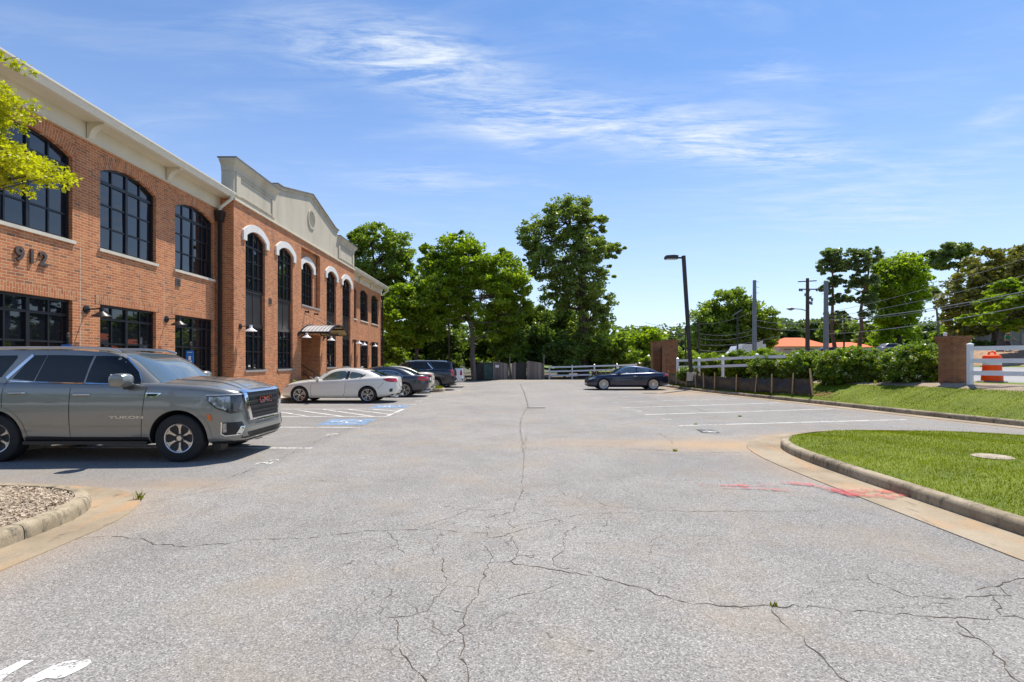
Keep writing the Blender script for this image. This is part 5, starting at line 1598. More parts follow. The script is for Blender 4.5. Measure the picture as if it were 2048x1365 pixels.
            fo = a.build('fog_pocket', M['plastic'], car, smooth='all', local=True, fixn=False)
            a = MB(); sk2.strip(md, [(fa - .055, .665), (fa - .055, .47), (fa + .0, .435), (fb - .06, .45), (fb + .005, .575), (fb - .06, .575), (fb - .13, .46)], .016, .014, a); q = a.build('fog_surround', M['chrome'], None, smooth='all', local=True, fixn=False); q.parent = fo
            a = MB(); sk2.panel(md, [(fb - .11, .47), (fb - .06, .465), (fb + .0, .57), (fb - .055, .57)], .012, a, step=.05); q = a.build('fog_wing', M['chrome'], None, smooth='all', local=True, fixn=False); q.parent = fo
            a = MB(); sk2.panel(md, [(fa - .045, .645), (fa + .01, .645), (fa + .015, .50), (fa - .035, .485)], .014, a, step=.05); q = a.build('fog_lamp', M['lampclear'], None, smooth='all', local=True, fixn=False); q.parent = fo
            m = 'L' if s > 0 else 'R'
            a = MB(); kb.panel(m, [(2.0, .795), (2.07, .80), (2.10, .70), (2.055, .695)], .010, a, step=.04); a.build('side_marker', M['amber'], car, smooth='all', local=True, fixn=False)
            a = MB(); sk.panel(m, [(x_(1012), z_(768)), (x_(1118), z_(770)), (x_(1085), z_(797)), (x_(1008), z_(800))], .008, a, step=.04); eo = a.build('fender_emblem', M['chrome'], car, smooth='all', local=True, fixn=False)
            a = MB(); sk.panel(m, [(x_(1024), z_(774)), (x_(1098), z_(775)), (x_(1075), z_(792)), (x_(1020), z_(794))], .012, a, step=.04); q = a.build('emblem_inset', M['plastic'], None, local=True, fixn=False); q.parent = eo
            a = MB(); sk.text(m, 'YUKON', .062, x_(885), z_(933), .006, a, .002, 2.6, flip=(s > 0)); a.build('nameplate', M['alloy'], car, local=True, fixn=False)
        # interior hints behind the glass are left to reflections; roof aerial fin
        a = MB(); a.prism([(-1.9, 1.91), (-1.72, 1.91), (-1.86, 1.97)], 'y', -.02, .02); a.build('aerial_fin', P['paint'], car, local=True)
    P = dict(P); P['extra'] = extra
    return make_car(P, name, label, cat, loc, rz)


SUVP = dict(xf=2.52, xr=-2.80, W=1.03, zb=.30, n=9, wi=.025, xw_f=1.535, xw_r=-1.535, rw=.40, wt=.27, rim=.245, arch=.475, style=(6, 'flare'),
            zbx=[(-2.8, .10), (-2.0, .02), (-1, 0), (1.9, 0), (2.5, -.02)],
            plan=[(-2.8, .955), (-2.3, .985), (-1, 1), (1.2, 1), (2.0, .99), (2.5, .962)],
            zs=[(-2.8, 1.33), (-1, 1.34), (.9, 1.325), (1.2, 1.315), (1.8, 1.28), (2.3, 1.225), (2.52, 1.18)],
            crown=[(-2.8, .02), (1, .03), (1.3, .115), (2.1, .105), (2.5, .035)],
            sec=[(0, .14, -.16, .10), (.02, .10, -.08, .04), (.06, .055, -.03, .01), (.12, .03, -.0, -.01), (.2, .018, .02, -.03), (.3, .008, .02, -.02), (.42, .002, -.005, 0), (.55, 0, -.01, .0), (.68, .004, -.015, .01), (.80, .014, -.02, .02),
                 (.88, .026, -.03, .03), (.93, .038, -.04, .035), (.965, .055, -.055, .04), (.99, .075, -.08, .05), (1, .10, -.11, .07)],
            gh=dict(n=7, base=(-2.72, 1.28, .955), roof=(-2.52, .44, .79), zbase=[(-2.8, 1.28), (1.3, 1.28)], ztop=[(-2.6, 1.855), (-1.5, 1.885), (-.3, 1.885), (.42, 1.835)], crown=.035),
            mirror=(.72, 1.38, 1.25))


def coupe_like(P, cat, name, label, loc, rz):
    def extra(car, sk, kb, kh, P):
        D = P['d']; gl = M[D.get('glass', 'greenglass')]
        for s, m in ((1, 'L'), (-1, 'R')):
            for q in D['windows']:
                w = MB(); sk.panel(m, smoothpoly(q, 1), .005, w, step=.06); w.build('side_window', gl, car, smooth='all', local=True, fixn=False)
            for q in D.get('pillars', []):
                w = MB(); sk.panel(m, q, .004, w, step=.06); w.build('pillar_trim', M['plastic'], car, smooth='all', local=True, fixn=False)
            c = MB()
            for q in D.get('chrome', []): sk.strip(m, chaikin(q, 2), D.get('cw', .022), .010, c)
            if c.v: c.build('chrome_trim', M['chrome'], car, smooth='all', local=True, fixn=False)
            cr = MB()
            for q in D.get('creases', []): kb.strip(m, chaikin(q, 2), .014, .006, cr)
            if cr.v: cr.build('body_crease', P['paint'], car, smooth='all', local=True, fixn=False)
            for xw in (P['xw_f'], P['xw_r']):
                f = MB(); pts = [(xw + (P['arch'] + .012) * math.cos(a), P['rw'] + (P['arch'] + .012) * math.sin(a)) for a in np.linspace(.0, PI, 30)]
                kb.strip(m, pts, .022, .006, f)
                f.build('fender_lip', P['paint'], car, smooth='all', local=True, fixn=False)
            r_ = MB(); kb.strip(m, [(P['xw_r'] + .45, P['zb'] + .05), (P['xw_f'] - .45, P['zb'] + .05)], .05, .008, r_); r_.build('sill_trim', P['paint'] if D.get('silltone') is None else M['plastic'], car, smooth='all', local=True, fixn=False)
        door_set(car, sk, D['doors'], None, D['hmat'])
        w = MB(); kh.panel('F', D['screen'], .005, w, step=.08); w.build('windscreen', M[D.get('sg', 'greenglass')], car, smooth='all', local=True, fixn=False)
        w = MB(); kh.panel('B', D['back'], .005, w, step=.08); w.build('rear_window', M['carglass'], car, smooth='all', local=True, fixn=False)
        for s in (-1, 1):
            # tail lamps wrap the rear corner, headlamps the front one
            U = Vector((-.7071, -s * .7071, 0)); O = Vector((-5, s * 5, 0)); md = (O, U, (0, 0, 1), (1, -s, 0))
            def uv(x, y, O=O, U=U): return (Vector((x, s * y, 0)) - O).dot(U)
            a = MB(); sk.panel(md, [(uv(x, y), z) for x, y, z in D['tail']], .008, a, step=.04); a.build('tail_light', M['redlens'], car, smooth='all', local=True, fixn=False)
            U2 = Vector((.7071, -s * .7071, 0)); O2 = Vector((5, s * 5, 0)); md = (O2, U2, (0, 0, 1), (-1, -s, 0))
            a = MB(); sk.panel(md, [((Vector((x, s * y, 0)) - O2).dot(U2), z) for x, y, z in D['head']], .008, a, step=.04); a.build('headlight', M['lampclear'], car, smooth='all', local=True, fixn=False)
            if 'refl' in D:
                m = 'L' if s > 0 else 'R'
                a = MB(); kb.panel(m, D['refl'], .008, a, step=.04); a.build('bumper_vent', M['plastic'], car, smooth='all', local=True, fixn=False)
        g = MB(); kb.panel('F', D['grille'], .006, g, step=.06); g.build('grille', M['plastic'], car, smooth='all', local=True, fixn=False)
        g = MB(); kb.panel('F', D['intake'], .006, g, step=.06); g.build('lower_intake', M['plastic'], car, smooth='all', local=True, fixn=False)
        if D.get('bar'): g = MB(); kb.strip('F', D['bar'], .03, .02, g); g.build('grille_bar', M['chrome'], car, smooth='all', local=True, fixn=False)
        pz = D.get('platez', .75); pl = MB(); kb.panel('B', [(-.16, pz - .075), (.16, pz - .075), (.16, pz + .075), (-.16, pz + .075)], .010, pl); pl.build('number_plate', M['plate'], car, local=True, fixn=False)
        lp = MB(); kb.strip('B', [(-.62, .30), (.62, .30)], .10, .008, lp); lp.build('diffuser', M['plastic'], car, smooth='all', local=True, fixn=False)
        for ye in (-.52, .52): MB().tube([(P['xr'] + .3, ye, .27), (P['xr'] - .02, ye, .27)], .04, 10).build('exhaust', M['chrome'], car, smooth=True, local=True)
        if D.get('lid'):
            lg = MB(); xr = P['xr']
            lx = D['lid']; sk.strip('T', [(lx, -.55), (lx, .55)], .02, .004, lg); lg.build('boot_gap', M['seam'], car, local=True, fixn=False)
        if D.get('fin'): fx, fz = D['fin']; a = MB(); a.prism([(fx - .1, fz - .01), (fx + .08, fz - .01), (fx - .08, fz + .06)], 'y', -.02, .02); a.build('aerial_fin', P['paint'], car, local=True)
    P = dict(P); P['extra'] = extra
    return make_car(P, name, label, cat, loc, rz)


CARSEC = [(0, .16, -.22, .18), (.03, .10, -.10, .10), (.09, .05, -.04, .05), (.17, .025, -.01, .02), (.28, .01, .01, .0), (.42, .0, .02, -.01), (.56, .004, .01, -.01), (.66, .010, -.0, .0), (.74, .006, -.015, .0), (.82, .018, -.04, .01),
          (.89, .04, -.08, .02), (.94, .065, -.13, .03), (.975, .095, -.18, .04), (1, .13, -.24, .05)]


def cars():
    suv(dict(SUVP, paint=paint('grey_metallic', (.25, .252, .236), .45, .32)), 'parked_suv', 'large grey metallic SUV with chrome grille parked nose-out at the left', 'SUV', (-7.04, 9.86, 0), 0)
    # far dark SUV, nose to the building: +x local -> -X world
    suv(dict(SUVP, paint=paint('black_metallic', (.012, .016, .028), .3, .25), style=(10, 'pair'), rim=.28), 'parked_suv', 'black SUV with chrome window trim parked tail-out beyond the sedans', 'SUV', (-6.2, 35.0, dip(-6, 35)), PI, False)
    # --- pearl white coupe; (x,z) from photo pixels of its near side
    ax = lambda px: 1.3625 - (px / 8.533 + 560 - 602.8) / 50.1
    az = lambda py: 1.68 - (py / 8.533 + 720 - 722) / 49.5
    q = lambda L: [(ax(a), az(b)) for a, b in L]
    acc = dict(xf=2.30, xr=-2.50, W=.925, zb=.20, n=5.2, xw_f=1.3625, xw_r=-1.3625, rw=.335, wt=.235, rim=.238, arch=.375, style=(5, 'pair'),
               zbx=[(-2.5, .12), (-1.8, .03), (-1, 0), (1.8, 0), (2.3, .02)], plan=[(-2.5, .86), (-2.0, .96), (-1.3, 1), (.9, .995), (1.7, .97), (2.3, .86)],
               zs=[(-2.5, 1.03), (-2.2, 1.06), (-1.5, 1.06), (-.5, .99), (.5, .95), (1.0, .92), (1.6, .83), (2.05, .73), (2.3, .62)],
               crown=[(-2.5, .02), (-1.8, .02), (1, .02), (1.4, .06), (2.0, .06), (2.3, .03)], sec=CARSEC, paint=paint('pearl_white', (.74, .71, .64), .05, .35, .02),
               gh=dict(n=4.2, base=(-2.15, 1.12, .83), roof=(-.95, .05, .52), zbase=[(-2.2, .98), (-1, .95), (.5, .86), (1.2, .84)], ztop=[(-1, 1.37), (-.4, 1.395), (.1, 1.365)], crown=.028, curve=.2),
               mirror=(.63, .985, .8),
               d=dict(windows=[q([(722, 342), (800, 275), (890, 218), (1000, 184), (1165, 185), (1148, 318), (900, 334)]), q([(1212, 200), (1290, 204), (1380, 222), (1455, 248), (1385, 300), (1205, 315)])],
                      pillars=[q([(1160, 186), (1210, 190), (1196, 322), (1142, 322)]), q([(1455, 240), (1490, 244), (1400, 312), (1385, 308)])],
                      doors=[(q([(600, 340), (566, 400), (560, 560), (585, 640), (1040, 635), (1110, 610), (1145, 540), (1155, 360), (1150, 320)]), (ax(1080), az(368), .2)), (q([(1700, 480), (1800, 380)]), None)],
                      creases=[q([(560, 420), (900, 395), (1300, 350), (1600, 340), (1740, 350)])], hmat=M['chrome'],
                      screen=[(-.66, .92), (.66, .92), (.58, 1.2), (.47, 1.345), (-.47, 1.345), (-.58, 1.2)], back=[(-.60, 1.06), (.60, 1.06), (.50, 1.25), (.42, 1.35), (-.42, 1.35), (-.50, 1.25)],
                      tail=[(-2.02, .90, .965), (-2.25, .80, 1.0), (-2.45, .50, .985), (-2.5, .45, .85), (-2.35, .80, .83), (-2.2, .88, .87)], head=[(1.95, .88, .72), (2.25, .62, .70), (2.33, .45, .60), (2.2, .78, .60), (2.0, .90, .66)],
                      refl=[(-2.22, .58), (-2.33, .58), (-2.31, .45), (-2.20, .45)], grille=[(-.5, .58), (.5, .58), (.42, .46), (-.42, .46)], intake=[(-.5, .40), (.5, .40), (.42, .28), (-.42, .28)], platez=.72, lid=-2.1, fin=(-.85, 1.42)))
    coupe_like(acc, 'car', 'parked_coupe', 'pearl white two-door coupe parked nose-in beside the hatched bay', (-6.97, 22.1, 0), PI)
    # --- blue coupe on the right, nose to the left
    bx = lambda px: 1.435 - (px / 10.24 + 1160 - 1207.9) / 34.64
    bz = lambda py: 1.70 - (py / 10.24 + 700 - 722) / 34.3
    q = lambda L: [(bx(a), bz(b)) for a, b in L]
    blu = dict(xf=2.36, xr=-2.45, W=.93, zb=.17, n=5.4, xw_f=1.435, xw_r=-1.435, rw=.345, wt=.24, rim=.262, arch=.375, style=(16, 'thin'),
               zbx=[(-2.5, .12), (-1.8, .03), (-1, 0), (2.4, 0)], plan=[(-2.5, .84), (-2.0, .95), (-1.3, 1), (.9, .99), (1.7, .96), (2.36, .84)],
               zs=[(-2.45, .93), (-2.2, .99), (-1.5, 1.02), (-.5, .99), (.5, .95), (1.0, .93), (1.6, .86), (2.05, .78), (2.36, .67)],
               crown=[(-2.5, .02), (-1.8, .02), (1, .02), (1.4, .05), (2.0, .05), (2.3, .02)], sec=CARSEC, paint=paint('navy_blue', (.010, .016, .045), .4, .25),
               gh=dict(n=4.2, base=(-2.15, 1.0, .82), roof=(-.95, .0, .54), zbase=[(-2.2, .93), (-1, .95), (.5, .88), (1.2, .85)], ztop=[(-1, 1.345), (-.4, 1.385), (.1, 1.36)], crown=.025, curve=.15),
               mirror=(.55, 1.0, .8),
               d=dict(windows=[q([(760, 480), (850, 415), (950, 370), (1040, 358), (1165, 365), (1165, 458), (900, 475)]), q([(1185, 366), (1290, 385), (1380, 412), (1440, 434), (1320, 455), (1185, 458)])], sg='carglass', glass='shieldglass',
                      chrome=[q([(735, 492), (845, 415), (945, 362), (1060, 352), (1180, 358), (1300, 380), (1462, 432), (1330, 462), (1100, 474), (900, 484), (735, 494)])], cw=.026,
                      doors=[(q([(720, 500), (712, 600), (725, 720), (760, 760), (1170, 755), (1210, 690), (1195, 480)]), (bx(1130), bz(537), .2))],
                      creases=[q([(640, 540), (1000, 515), (1400, 520), (1650, 500)]), q([(780, 700), (1000, 680), (1300, 660)])], hmat=M['chrome'],
                      screen=[(-.66, .92), (.66, .92), (.58, 1.2), (.48, 1.34), (-.48, 1.34), (-.58, 1.2)], back=[(-.60, 1.03), (.60, 1.03), (.50, 1.25), (.44, 1.33), (-.44, 1.33), (-.50, 1.25)],
                      tail=[(-2.1, .86, .90), (-2.35, .75, .93), (-2.45, .35, .92), (-2.45, .35, .84), (-2.35, .75, .80), (-2.2, .84, .82)], head=[(1.95, .88, .76), (2.2, .68, .70), (2.33, .45, .66), (2.25, .66, .60), (2.0, .88, .68)],
                      grille=[(-.5, .60), (.5, .60), (.44, .42), (-.44, .42)], bar=[(-.45, .52), (.45, .52)], intake=[(-.7, .34), (.7, .34), (.6, .24), (-.6, .24)], platez=.6, lid=-2.1))
    coupe_like(blu, 'car', 'parked_coupe', 'dark navy blue coupe with multi-spoke wheels parked by the brick pillars', (7.0, 31.5, 0), PI)
    # --- dark sedan and the pale sedan behind it, nose-in
    sx = lambda px: -1.47 + (810 - (px / 9.309 + 740)) / 43.0
    sz = lambda py: 1.66 - (py / 9.309 + 700 - 722) / 43.0
    q = lambda L: [(sx(a), sz(b)) for a, b in L]
    sed = dict(xf=2.45, xr=-2.55, W=.935, zb=.19, n=5.4, xw_f=1.47, xw_r=-1.47, rw=.34, wt=.24, rim=.25, arch=.375, style=(5, 'pair'),
               zbx=[(-2.55, .12), (-1.8, .03), (-1, 0), (2.4, 0)], plan=[(-2.55, .85), (-2.0, .95), (-1.3, 1), (.9, .99), (1.7, .96), (2.45, .84)],
               zs=[(-2.55, .98), (-2.3, 1.02), (-1.5, 1.03), (-.5, 1.0), (.5, .97), (1.1, .94), (1.7, .87), (2.15, .79), (2.45, .68)],
               crown=[(-2.5, .02), (-1.8, .03), (1, .02), (1.4, .05), (2.0, .05), (2.3, .02)], sec=CARSEC, paint=paint('graphite_metallic', (.05, .052, .062), .6, .3),
               gh=dict(n=4.4, base=(-2.2, 1.25, .84), roof=(-1.05, .1, .56), zbase=[(-2.2, .95), (-1, .96), (.5, .90), (1.2, .87)], ztop=[(-1.1, 1.385), (-.4, 1.425), (.1, 1.40)], crown=.028, curve=.2),
               mirror=(.72, 1.02, .8),
               d=dict(windows=[q([(90, 400), (180, 385), (250, 378), (236, 470), (60, 470)]), q([(262, 378), (400, 388), (490, 415), (500, 485), (250, 470)]), q([(510, 420), (560, 445), (600, 490), (520, 486)])], glass='shieldglass', sg='carglass',
                      chrome=[q([(60, 395), (260, 368), (430, 378), (560, 425), (635, 495), (560, 500)])], cw=.03,
                      doors=[([(.9, .99), (.85, .6), (.82, .25), (-.1, .25), (-.08, .97)], (.1, .86, .2)), ([(-.08, .97), (-.1, .25), (-.95, .27), (-1.1, .6), (-1.05, .99)], (-.85, .88, .2))],
                      creases=[[(1.6, .80), (.5, .86), (-1.0, .89), (-2.1, .90)]], hmat=M['chrome'],
                      screen=[(-.66, .96), (.66, .96), (.58, 1.2), (.49, 1.375), (-.49, 1.375), (-.58, 1.2)], back=[(-.62, 1.05), (.62, 1.05), (.52, 1.28), (.46, 1.37), (-.46, 1.37), (-.52, 1.28)],
                      tail=[(-2.12, .90, .92), (-2.35, .80, .96), (-2.55, .45, .93), (-2.55, .45, .80), (-2.4, .78, .74), (-2.2, .88, .80)], head=[(1.95, .88, .76), (2.2, .68, .74), (2.33, .45, .68), (2.25, .66, .60), (2.0, .88, .66)],
                      grille=[(-.5, .64), (.5, .64), (.44, .42), (-.44, .42)], bar=[(-.45, .52), (.45, .52)], intake=[(-.7, .34), (.7, .34), (.6, .24), (-.6, .24)], platez=.82, lid=-2.15))
    coupe_like(sed, 'car', 'parked_sedan', 'graphite sedan with chrome window line parked right behind the white coupe', (-6.28, 25.6, 0), PI)
    s2 = dict(sed); s2['paint'] = paint('champagne_white', (.66, .62, .52), .05, .35, .02); s2['d'] = dict(sed['d'], chrome=[], tail=[(-2.15, .90, .97), (-2.35, .80, 1.0), (-2.55, .45, .98), (-2.55, .45, .86), (-2.4, .78, .80), (-2.2, .88, .86)])
    s2['zs'] = [(a, b + .06 if a < -1 else b) for a, b in sed['zs']]
    coupe_like(s2, 'car', 'parked_sedan', 'champagne white sedan mostly hidden behind the graphite sedan', (-6.5, 28.35, 0), PI)
    pickup()


def pickup():
    P = dict(xf=2.9, xr=-2.9, W=1.0, zb=.42, n=9, xw_f=1.9, xw_r=-1.7, rw=.40, wt=.27, rim=.25, arch=.47, style=(6, 'five'), zbx=[(0, 0)],
             plan=[(-2.9, .985), (2, 1), (2.9, .95)], zs=[(-2.9, 1.37), (-.7, 1.37), (1.5, 1.30), (2.9, 1.16)], crown=[(-2.9, .0), (-.7, .0), (1.6, .06), (2.9, .03)],
             sec=[(0, .08, -.1, .02), (.05, .03, -.03, .0), (.2, .01, 0, 0), (.5, .0, 0, 0), (.8, .01, -.02, 0), (.95, .025, -.05, 0), (1, .04, -.08, .01)],
             gh=dict(n=7, base=(-.75, 1.75, .93), roof=(-.6, .9, .72), zbase=[(-1, 1.3), (2, 1.25)], ztop=[(-1, 1.88), (1, 1.86)], crown=.03), mirror=(1.2, 1.42, 1.2), paint=paint('white_truck', (.72, .73, .76), .0, .35, .02))

    def extra(car, sk, kb, kh, P):
        for s, m in ((1, 'L'), (-1, 'R')):
            for q in ([(.25, 1.4), (.25, 1.78), (.85, 1.78), (1.35, 1.4)], [(-.6, 1.4), (-.5, 1.78), (.17, 1.78), (.17, 1.4)]):
                w = MB(); sk.panel(m, q, .005, w); w.build('side_window', M['carglass'], car, smooth='all', local=True, fixn=False)
            U = Vector((-.7071, -s * .7071, 0)); O = Vector((-5, s * 5, 0)); md = (O, U, (0, 0, 1), (1, -s, 0)); c = (Vector((-2.88, s * .97, 0)) - O).dot(U)
            a = MB(); sk.panel(md, [(c - .10, .90), (c + .10, .86), (c + .09, 1.26), (c - .05, 1.26)], .008, a, step=.05); a.build('tail_light', M['redlens'], car, smooth='all', local=True, fixn=False)
        door_set(car, sk, [([(1.5, 1.34), (1.45, .5), (.22, .5), (.22, 1.36)], (.45, 1.15, .2)), ([(.2, 1.36), (.2, .5), (-.7, .5), (-.72, 1.36)], (-.5, 1.15, .2)), ([(-.80, 1.36), (-.80, .5)], None)], None, M['chrome'])
        w = MB(); kh.panel('F', [(-.75, 1.4), (.75, 1.4), (.6, 1.8), (-.6, 1.8)], .005, w); w.build('windscreen', M['carglass'], car, local=True, fixn=False)
        w = MB(); kh.panel('B', [(-.75, 1.4), (.75, 1.4), (.6, 1.8), (-.6, 1.8)], .005, w); w.build('rear_window', M['carglass'], car, local=True, fixn=False)
        t = MB(); kb.strip('B', [(-.80, .62), (-.80, 1.34), (.80, 1.34), (.80, .62)], .012, .004, t); t.build('tailgate_gap', M['seam'], car, local=True, fixn=False)
        b = MB(); b.box(-3.02, -2.88, -.95, .95, .46, .66); bo = b.build('rear_bumper', M['chrome'], car, local=True)
        b = MB(); b.box(-2.85, -.95, -.82, .82, 1.368, 1.378); b.build('truck_bed', M['plastic'], car, local=True)
        pl = MB(); pl.box(-3.03, -3.02, -.16, .16, .5, .63); pl.build('number_plate', M['plate'], car, local=True)
    P['extra'] = extra
    make_car(P, 'pickup_truck', 'white pickup truck whose tail shows behind the black SUV', 'pickup', (-6.1, 38.9, dip(-5, 38.6)), PI)
# ------------------------------------------------------------------ vegetation
def pxlobe(px, py, Y, rpx, rpy, ry=None):
    """ellipsoid lobe seen at pixel (px,py) at depth Y with the given pixel radii"""
    k = Y / F; x, _, z = at(px, Y, py)
    return (x, Y, z, rpx * k, (ry if ry else rpx * k), rpy * k)


def vegetation():
    G = 'trees behind the car park'
    def T(name, label, px, Y, z0, L, tr, leaf, bark, ncl, per, size, seed, g=G, **kw):
        lobes = [pxlobe(a, b, Y + dy, c, d) for (a, b, c, d, dy) in L]
        return tree(name, label, 'tree', (px - CX) * Y / F, Y, z0, lobes, tr, leaf, bark, ncl, per, size, seed, group=g, **kw)
    # the tall irregular oak on the right of the group
    T('oak_tree', 'tallest tree, olive green with a ragged spreading crown, right of centre', 1168, 57, -.3,
      [(1130, 440, 45, 45, 0), (1155, 415, 30, 28, 0), (1080, 470, 45, 40, 1), (1175, 500, 50, 40, -1), (1100, 530, 55, 40, 0), (1215, 500, 25, 20, 0), (1235, 495, 16, 11, 0), (1062, 505, 26, 24, 0), (1190, 450, 24, 22, 0), (1165, 570, 55, 45, -1), (1200, 600, 30, 35, 0),
       (1110, 600, 40, 30, 1), (1180, 640, 45, 40, 0), (1150, 690, 45, 35, 0), (1215, 545, 20, 16, 0)], .55, 'leaf_oak', 'bark', 600, 75, .165, 21, csz=.33, inner=.35)
    T('maple_tree', 'bright green rounded tree with a forked trunk above the wooden gates', 950, 52, -.3,
      [(915, 500, 45, 35, 0), (935, 535, 60, 45, 0), (1000, 550, 50, 45, 0), (880, 560, 40, 45, 0), (965, 590, 60, 40, -1), (1030, 570, 30, 40, 0), (905, 620, 50, 35, 0), (1010, 630, 45, 35, 1), (860, 510, 22, 22, 0), (918, 470, 9, 18, 0), (980, 660, 40, 26, 0), (1045, 620, 26, 36, 0), (1010, 520, 26, 20, 0)],
      .26, 'leaf_bright', 'bark_grey', 600, 80, .16, 22, csz=.34, inner=.35, zfork=1.5)
    T('oak_tree', 'mid green tree rising behind the far wing of the brick building', 770, 62, -.3,
      [(745, 480, 45, 32, 0), (790, 500, 38, 40, 0), (710, 490, 35, 28, 0), (760, 540, 55, 40, 0), (815, 560, 26, 40, 0), (720, 560, 40, 40, 0), (790, 600, 40, 40, 1)], .35, 'leaf_mid', 'bark', 380, 75, .18, 23, csz=.35, inner=.35)
    T('hackberry_tree', 'yellow-green spreading tree just right of the brick building', 830, 50, -.3,
      [(800, 600, 45, 30, 0), (840, 610, 45, 42, 0), (785, 650, 25, 35, -2), (875, 575, 34, 34, 0), (815, 670, 38, 30, 0), (860, 540, 28, 30, 1), (775, 625, 20, 26, -3), (860, 655, 34, 28, 0)], .18, 'leaf_bright', 'bark', 400, 75, .16, 24, csz=.36, inner=.3, zfork=1.2)
    # dim understorey trees filling the gap behind the gates
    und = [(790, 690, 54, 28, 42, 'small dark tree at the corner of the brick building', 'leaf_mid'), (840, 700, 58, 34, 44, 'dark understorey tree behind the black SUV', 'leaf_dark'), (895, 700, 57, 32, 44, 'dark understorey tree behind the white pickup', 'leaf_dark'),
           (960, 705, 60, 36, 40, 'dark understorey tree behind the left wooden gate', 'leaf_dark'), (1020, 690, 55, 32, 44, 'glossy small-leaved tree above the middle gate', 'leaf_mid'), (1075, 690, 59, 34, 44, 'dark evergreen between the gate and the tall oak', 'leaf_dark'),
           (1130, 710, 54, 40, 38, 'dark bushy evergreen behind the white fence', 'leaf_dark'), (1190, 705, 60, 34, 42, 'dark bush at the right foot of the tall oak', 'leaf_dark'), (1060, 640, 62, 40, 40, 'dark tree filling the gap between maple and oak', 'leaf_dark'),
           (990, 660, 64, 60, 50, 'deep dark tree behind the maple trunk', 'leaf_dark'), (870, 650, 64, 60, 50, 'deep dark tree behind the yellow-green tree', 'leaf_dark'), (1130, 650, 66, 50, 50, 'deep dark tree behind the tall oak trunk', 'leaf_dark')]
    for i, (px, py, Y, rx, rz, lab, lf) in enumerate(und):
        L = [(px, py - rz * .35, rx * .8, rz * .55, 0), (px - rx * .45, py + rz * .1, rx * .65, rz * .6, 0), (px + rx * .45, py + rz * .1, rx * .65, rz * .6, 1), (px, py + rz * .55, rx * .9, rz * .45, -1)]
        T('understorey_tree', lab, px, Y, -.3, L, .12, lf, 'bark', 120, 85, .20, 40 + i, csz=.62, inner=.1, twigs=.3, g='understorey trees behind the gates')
    # right of the oak
    T('small_tree', 'light airy small tree right of the tall oak', 1290, 62, -.2, [(1275, 690, 32, 30, 0), (1300, 680, 24, 28, 0), (1250, 700, 26, 26, 0), (1315, 700, 14, 22, 0)], .12, 'leaf_bright', 'bark', 110, 75, .22, 31, csz=.5, inner=.2)
    T('small_tree', 'mid green bushy tree behind the blue coupe', 1232, 56, -.2, [(1228, 690, 26, 30, 0), (1250, 715, 26, 22, 0), (1205, 720, 22, 22, 0)], .10, 'leaf_mid', 'bark', 90, 75, .22, 32, csz=.55, inner=.15)
    T('small_tree', 'low tree behind the two brick pillars', 1345, 66, .2, [(1340, 712, 28, 24, 0), (1375, 718, 20, 20, 0), (1310, 722, 20, 16, 0)], .10, 'leaf_mid', 'bark', 70, 60, .22, 33, csz=.55, inner=.15)
    # across the road
    G2 = 'trees across the road'
    T('oak_tree', 'big round oak behind the grey pole across the road', 1465, 95, .9, [(1460, 610, 45, 30, 0), (1420, 640, 36, 36, 0), (1490, 640, 40, 36, 0), (1530, 645, 28, 32, 0), (1450, 670, 55, 28, 0), (1520, 680, 40, 26, 0), (1400, 680, 26, 24, 0), (1475, 700, 60, 14, 0)],
      .6, 'leaf_mid', 'bark', 460, 75, .30, 34, g=G2, csz=.42, inner=.3)
    for i, (px, Y, top, lab) in enumerate([(1668, 82, 492, 'left of the two tall pines, crown broken and open'), (1716, 80, 490, 'right of the two tall pines beside the bright tree')]):
        L = [(px - 5, top + 22, 20, 18, 0), (px + 10, top + 40, 18, 16, 0), (px - 20, top + 42, 16, 14, 0), (px + 4, top + 70, 22, 12, 0), (px + 14, top + 105, 18, 12, 0), (px - 10, top + 110, 14, 8, 0), (px + 12, top + 140, 14, 10, 0), (px - 14, top + 145, 10, 7, 0)]
        L += [(px - 16, top + 85, 12, 12, 0), (px + 20, top + 160, 12, 8, 0)]
        if i: L += [(px + 24, top + 75, 20, 24, 0), (px + 26, top + 115, 18, 26, 0), (px + 22, top + 20, 22, 18, 0)]
        T('pine_tree', lab, px, Y, 1.1, L, .32, 'leaf_pine', 'bark_pine', 260, 55, .19, 35 + i, g=G2, csz=.36, inner=.2, zfork=8)
    T('tulip_tree', 'bright green tall tree right of the pines', 1800, 86, 1.5, [(1800, 540, 42, 34, 0), (1780, 580, 38, 36, 0), (1825, 590, 34, 34, 0), (1795, 630, 44, 30, 0), (1850, 560, 16, 18, 0), (1760, 545, 16, 20, 0), (1790, 675, 50, 22, 2)], .4, 'leaf_bright', 'bark', 320, 75, .26, 37, g=G2, csz=.46, inner=.3)
    T('pine_tree', 'distant pale pine with a flat open crown at the right', 1895, 105, 2, [(1895, 505, 40, 17, 0), (1925, 500, 20, 12, 0), (1870, 525, 25, 14, 0), (1905, 535, 22, 12, 0)], .35, 'leaf_pine', 'bark_pine', 110, 70, .34, 38, g=G2, csz=.5, inner=.2, zfork=12)
    T('magnolia_tree', 'big bronze-green magnolia at the right edge', 1990, 58, 2.9, [(2000, 530, 60, 36, 0), (1960, 560, 52, 34, 0), (2040, 530, 50, 40, 0), (1930, 600, 42, 32, 0), (1990, 610, 70, 40, 1), (1920, 640, 36, 28, 0), (2060, 590, 60, 60, 1), (1955, 655, 40, 20, 0), (2090, 560, 60, 60, 0)], .4, 'leaf_mag', 'bark', 420, 85, .22, 39, g=G2, csz=.42, inner=.45)
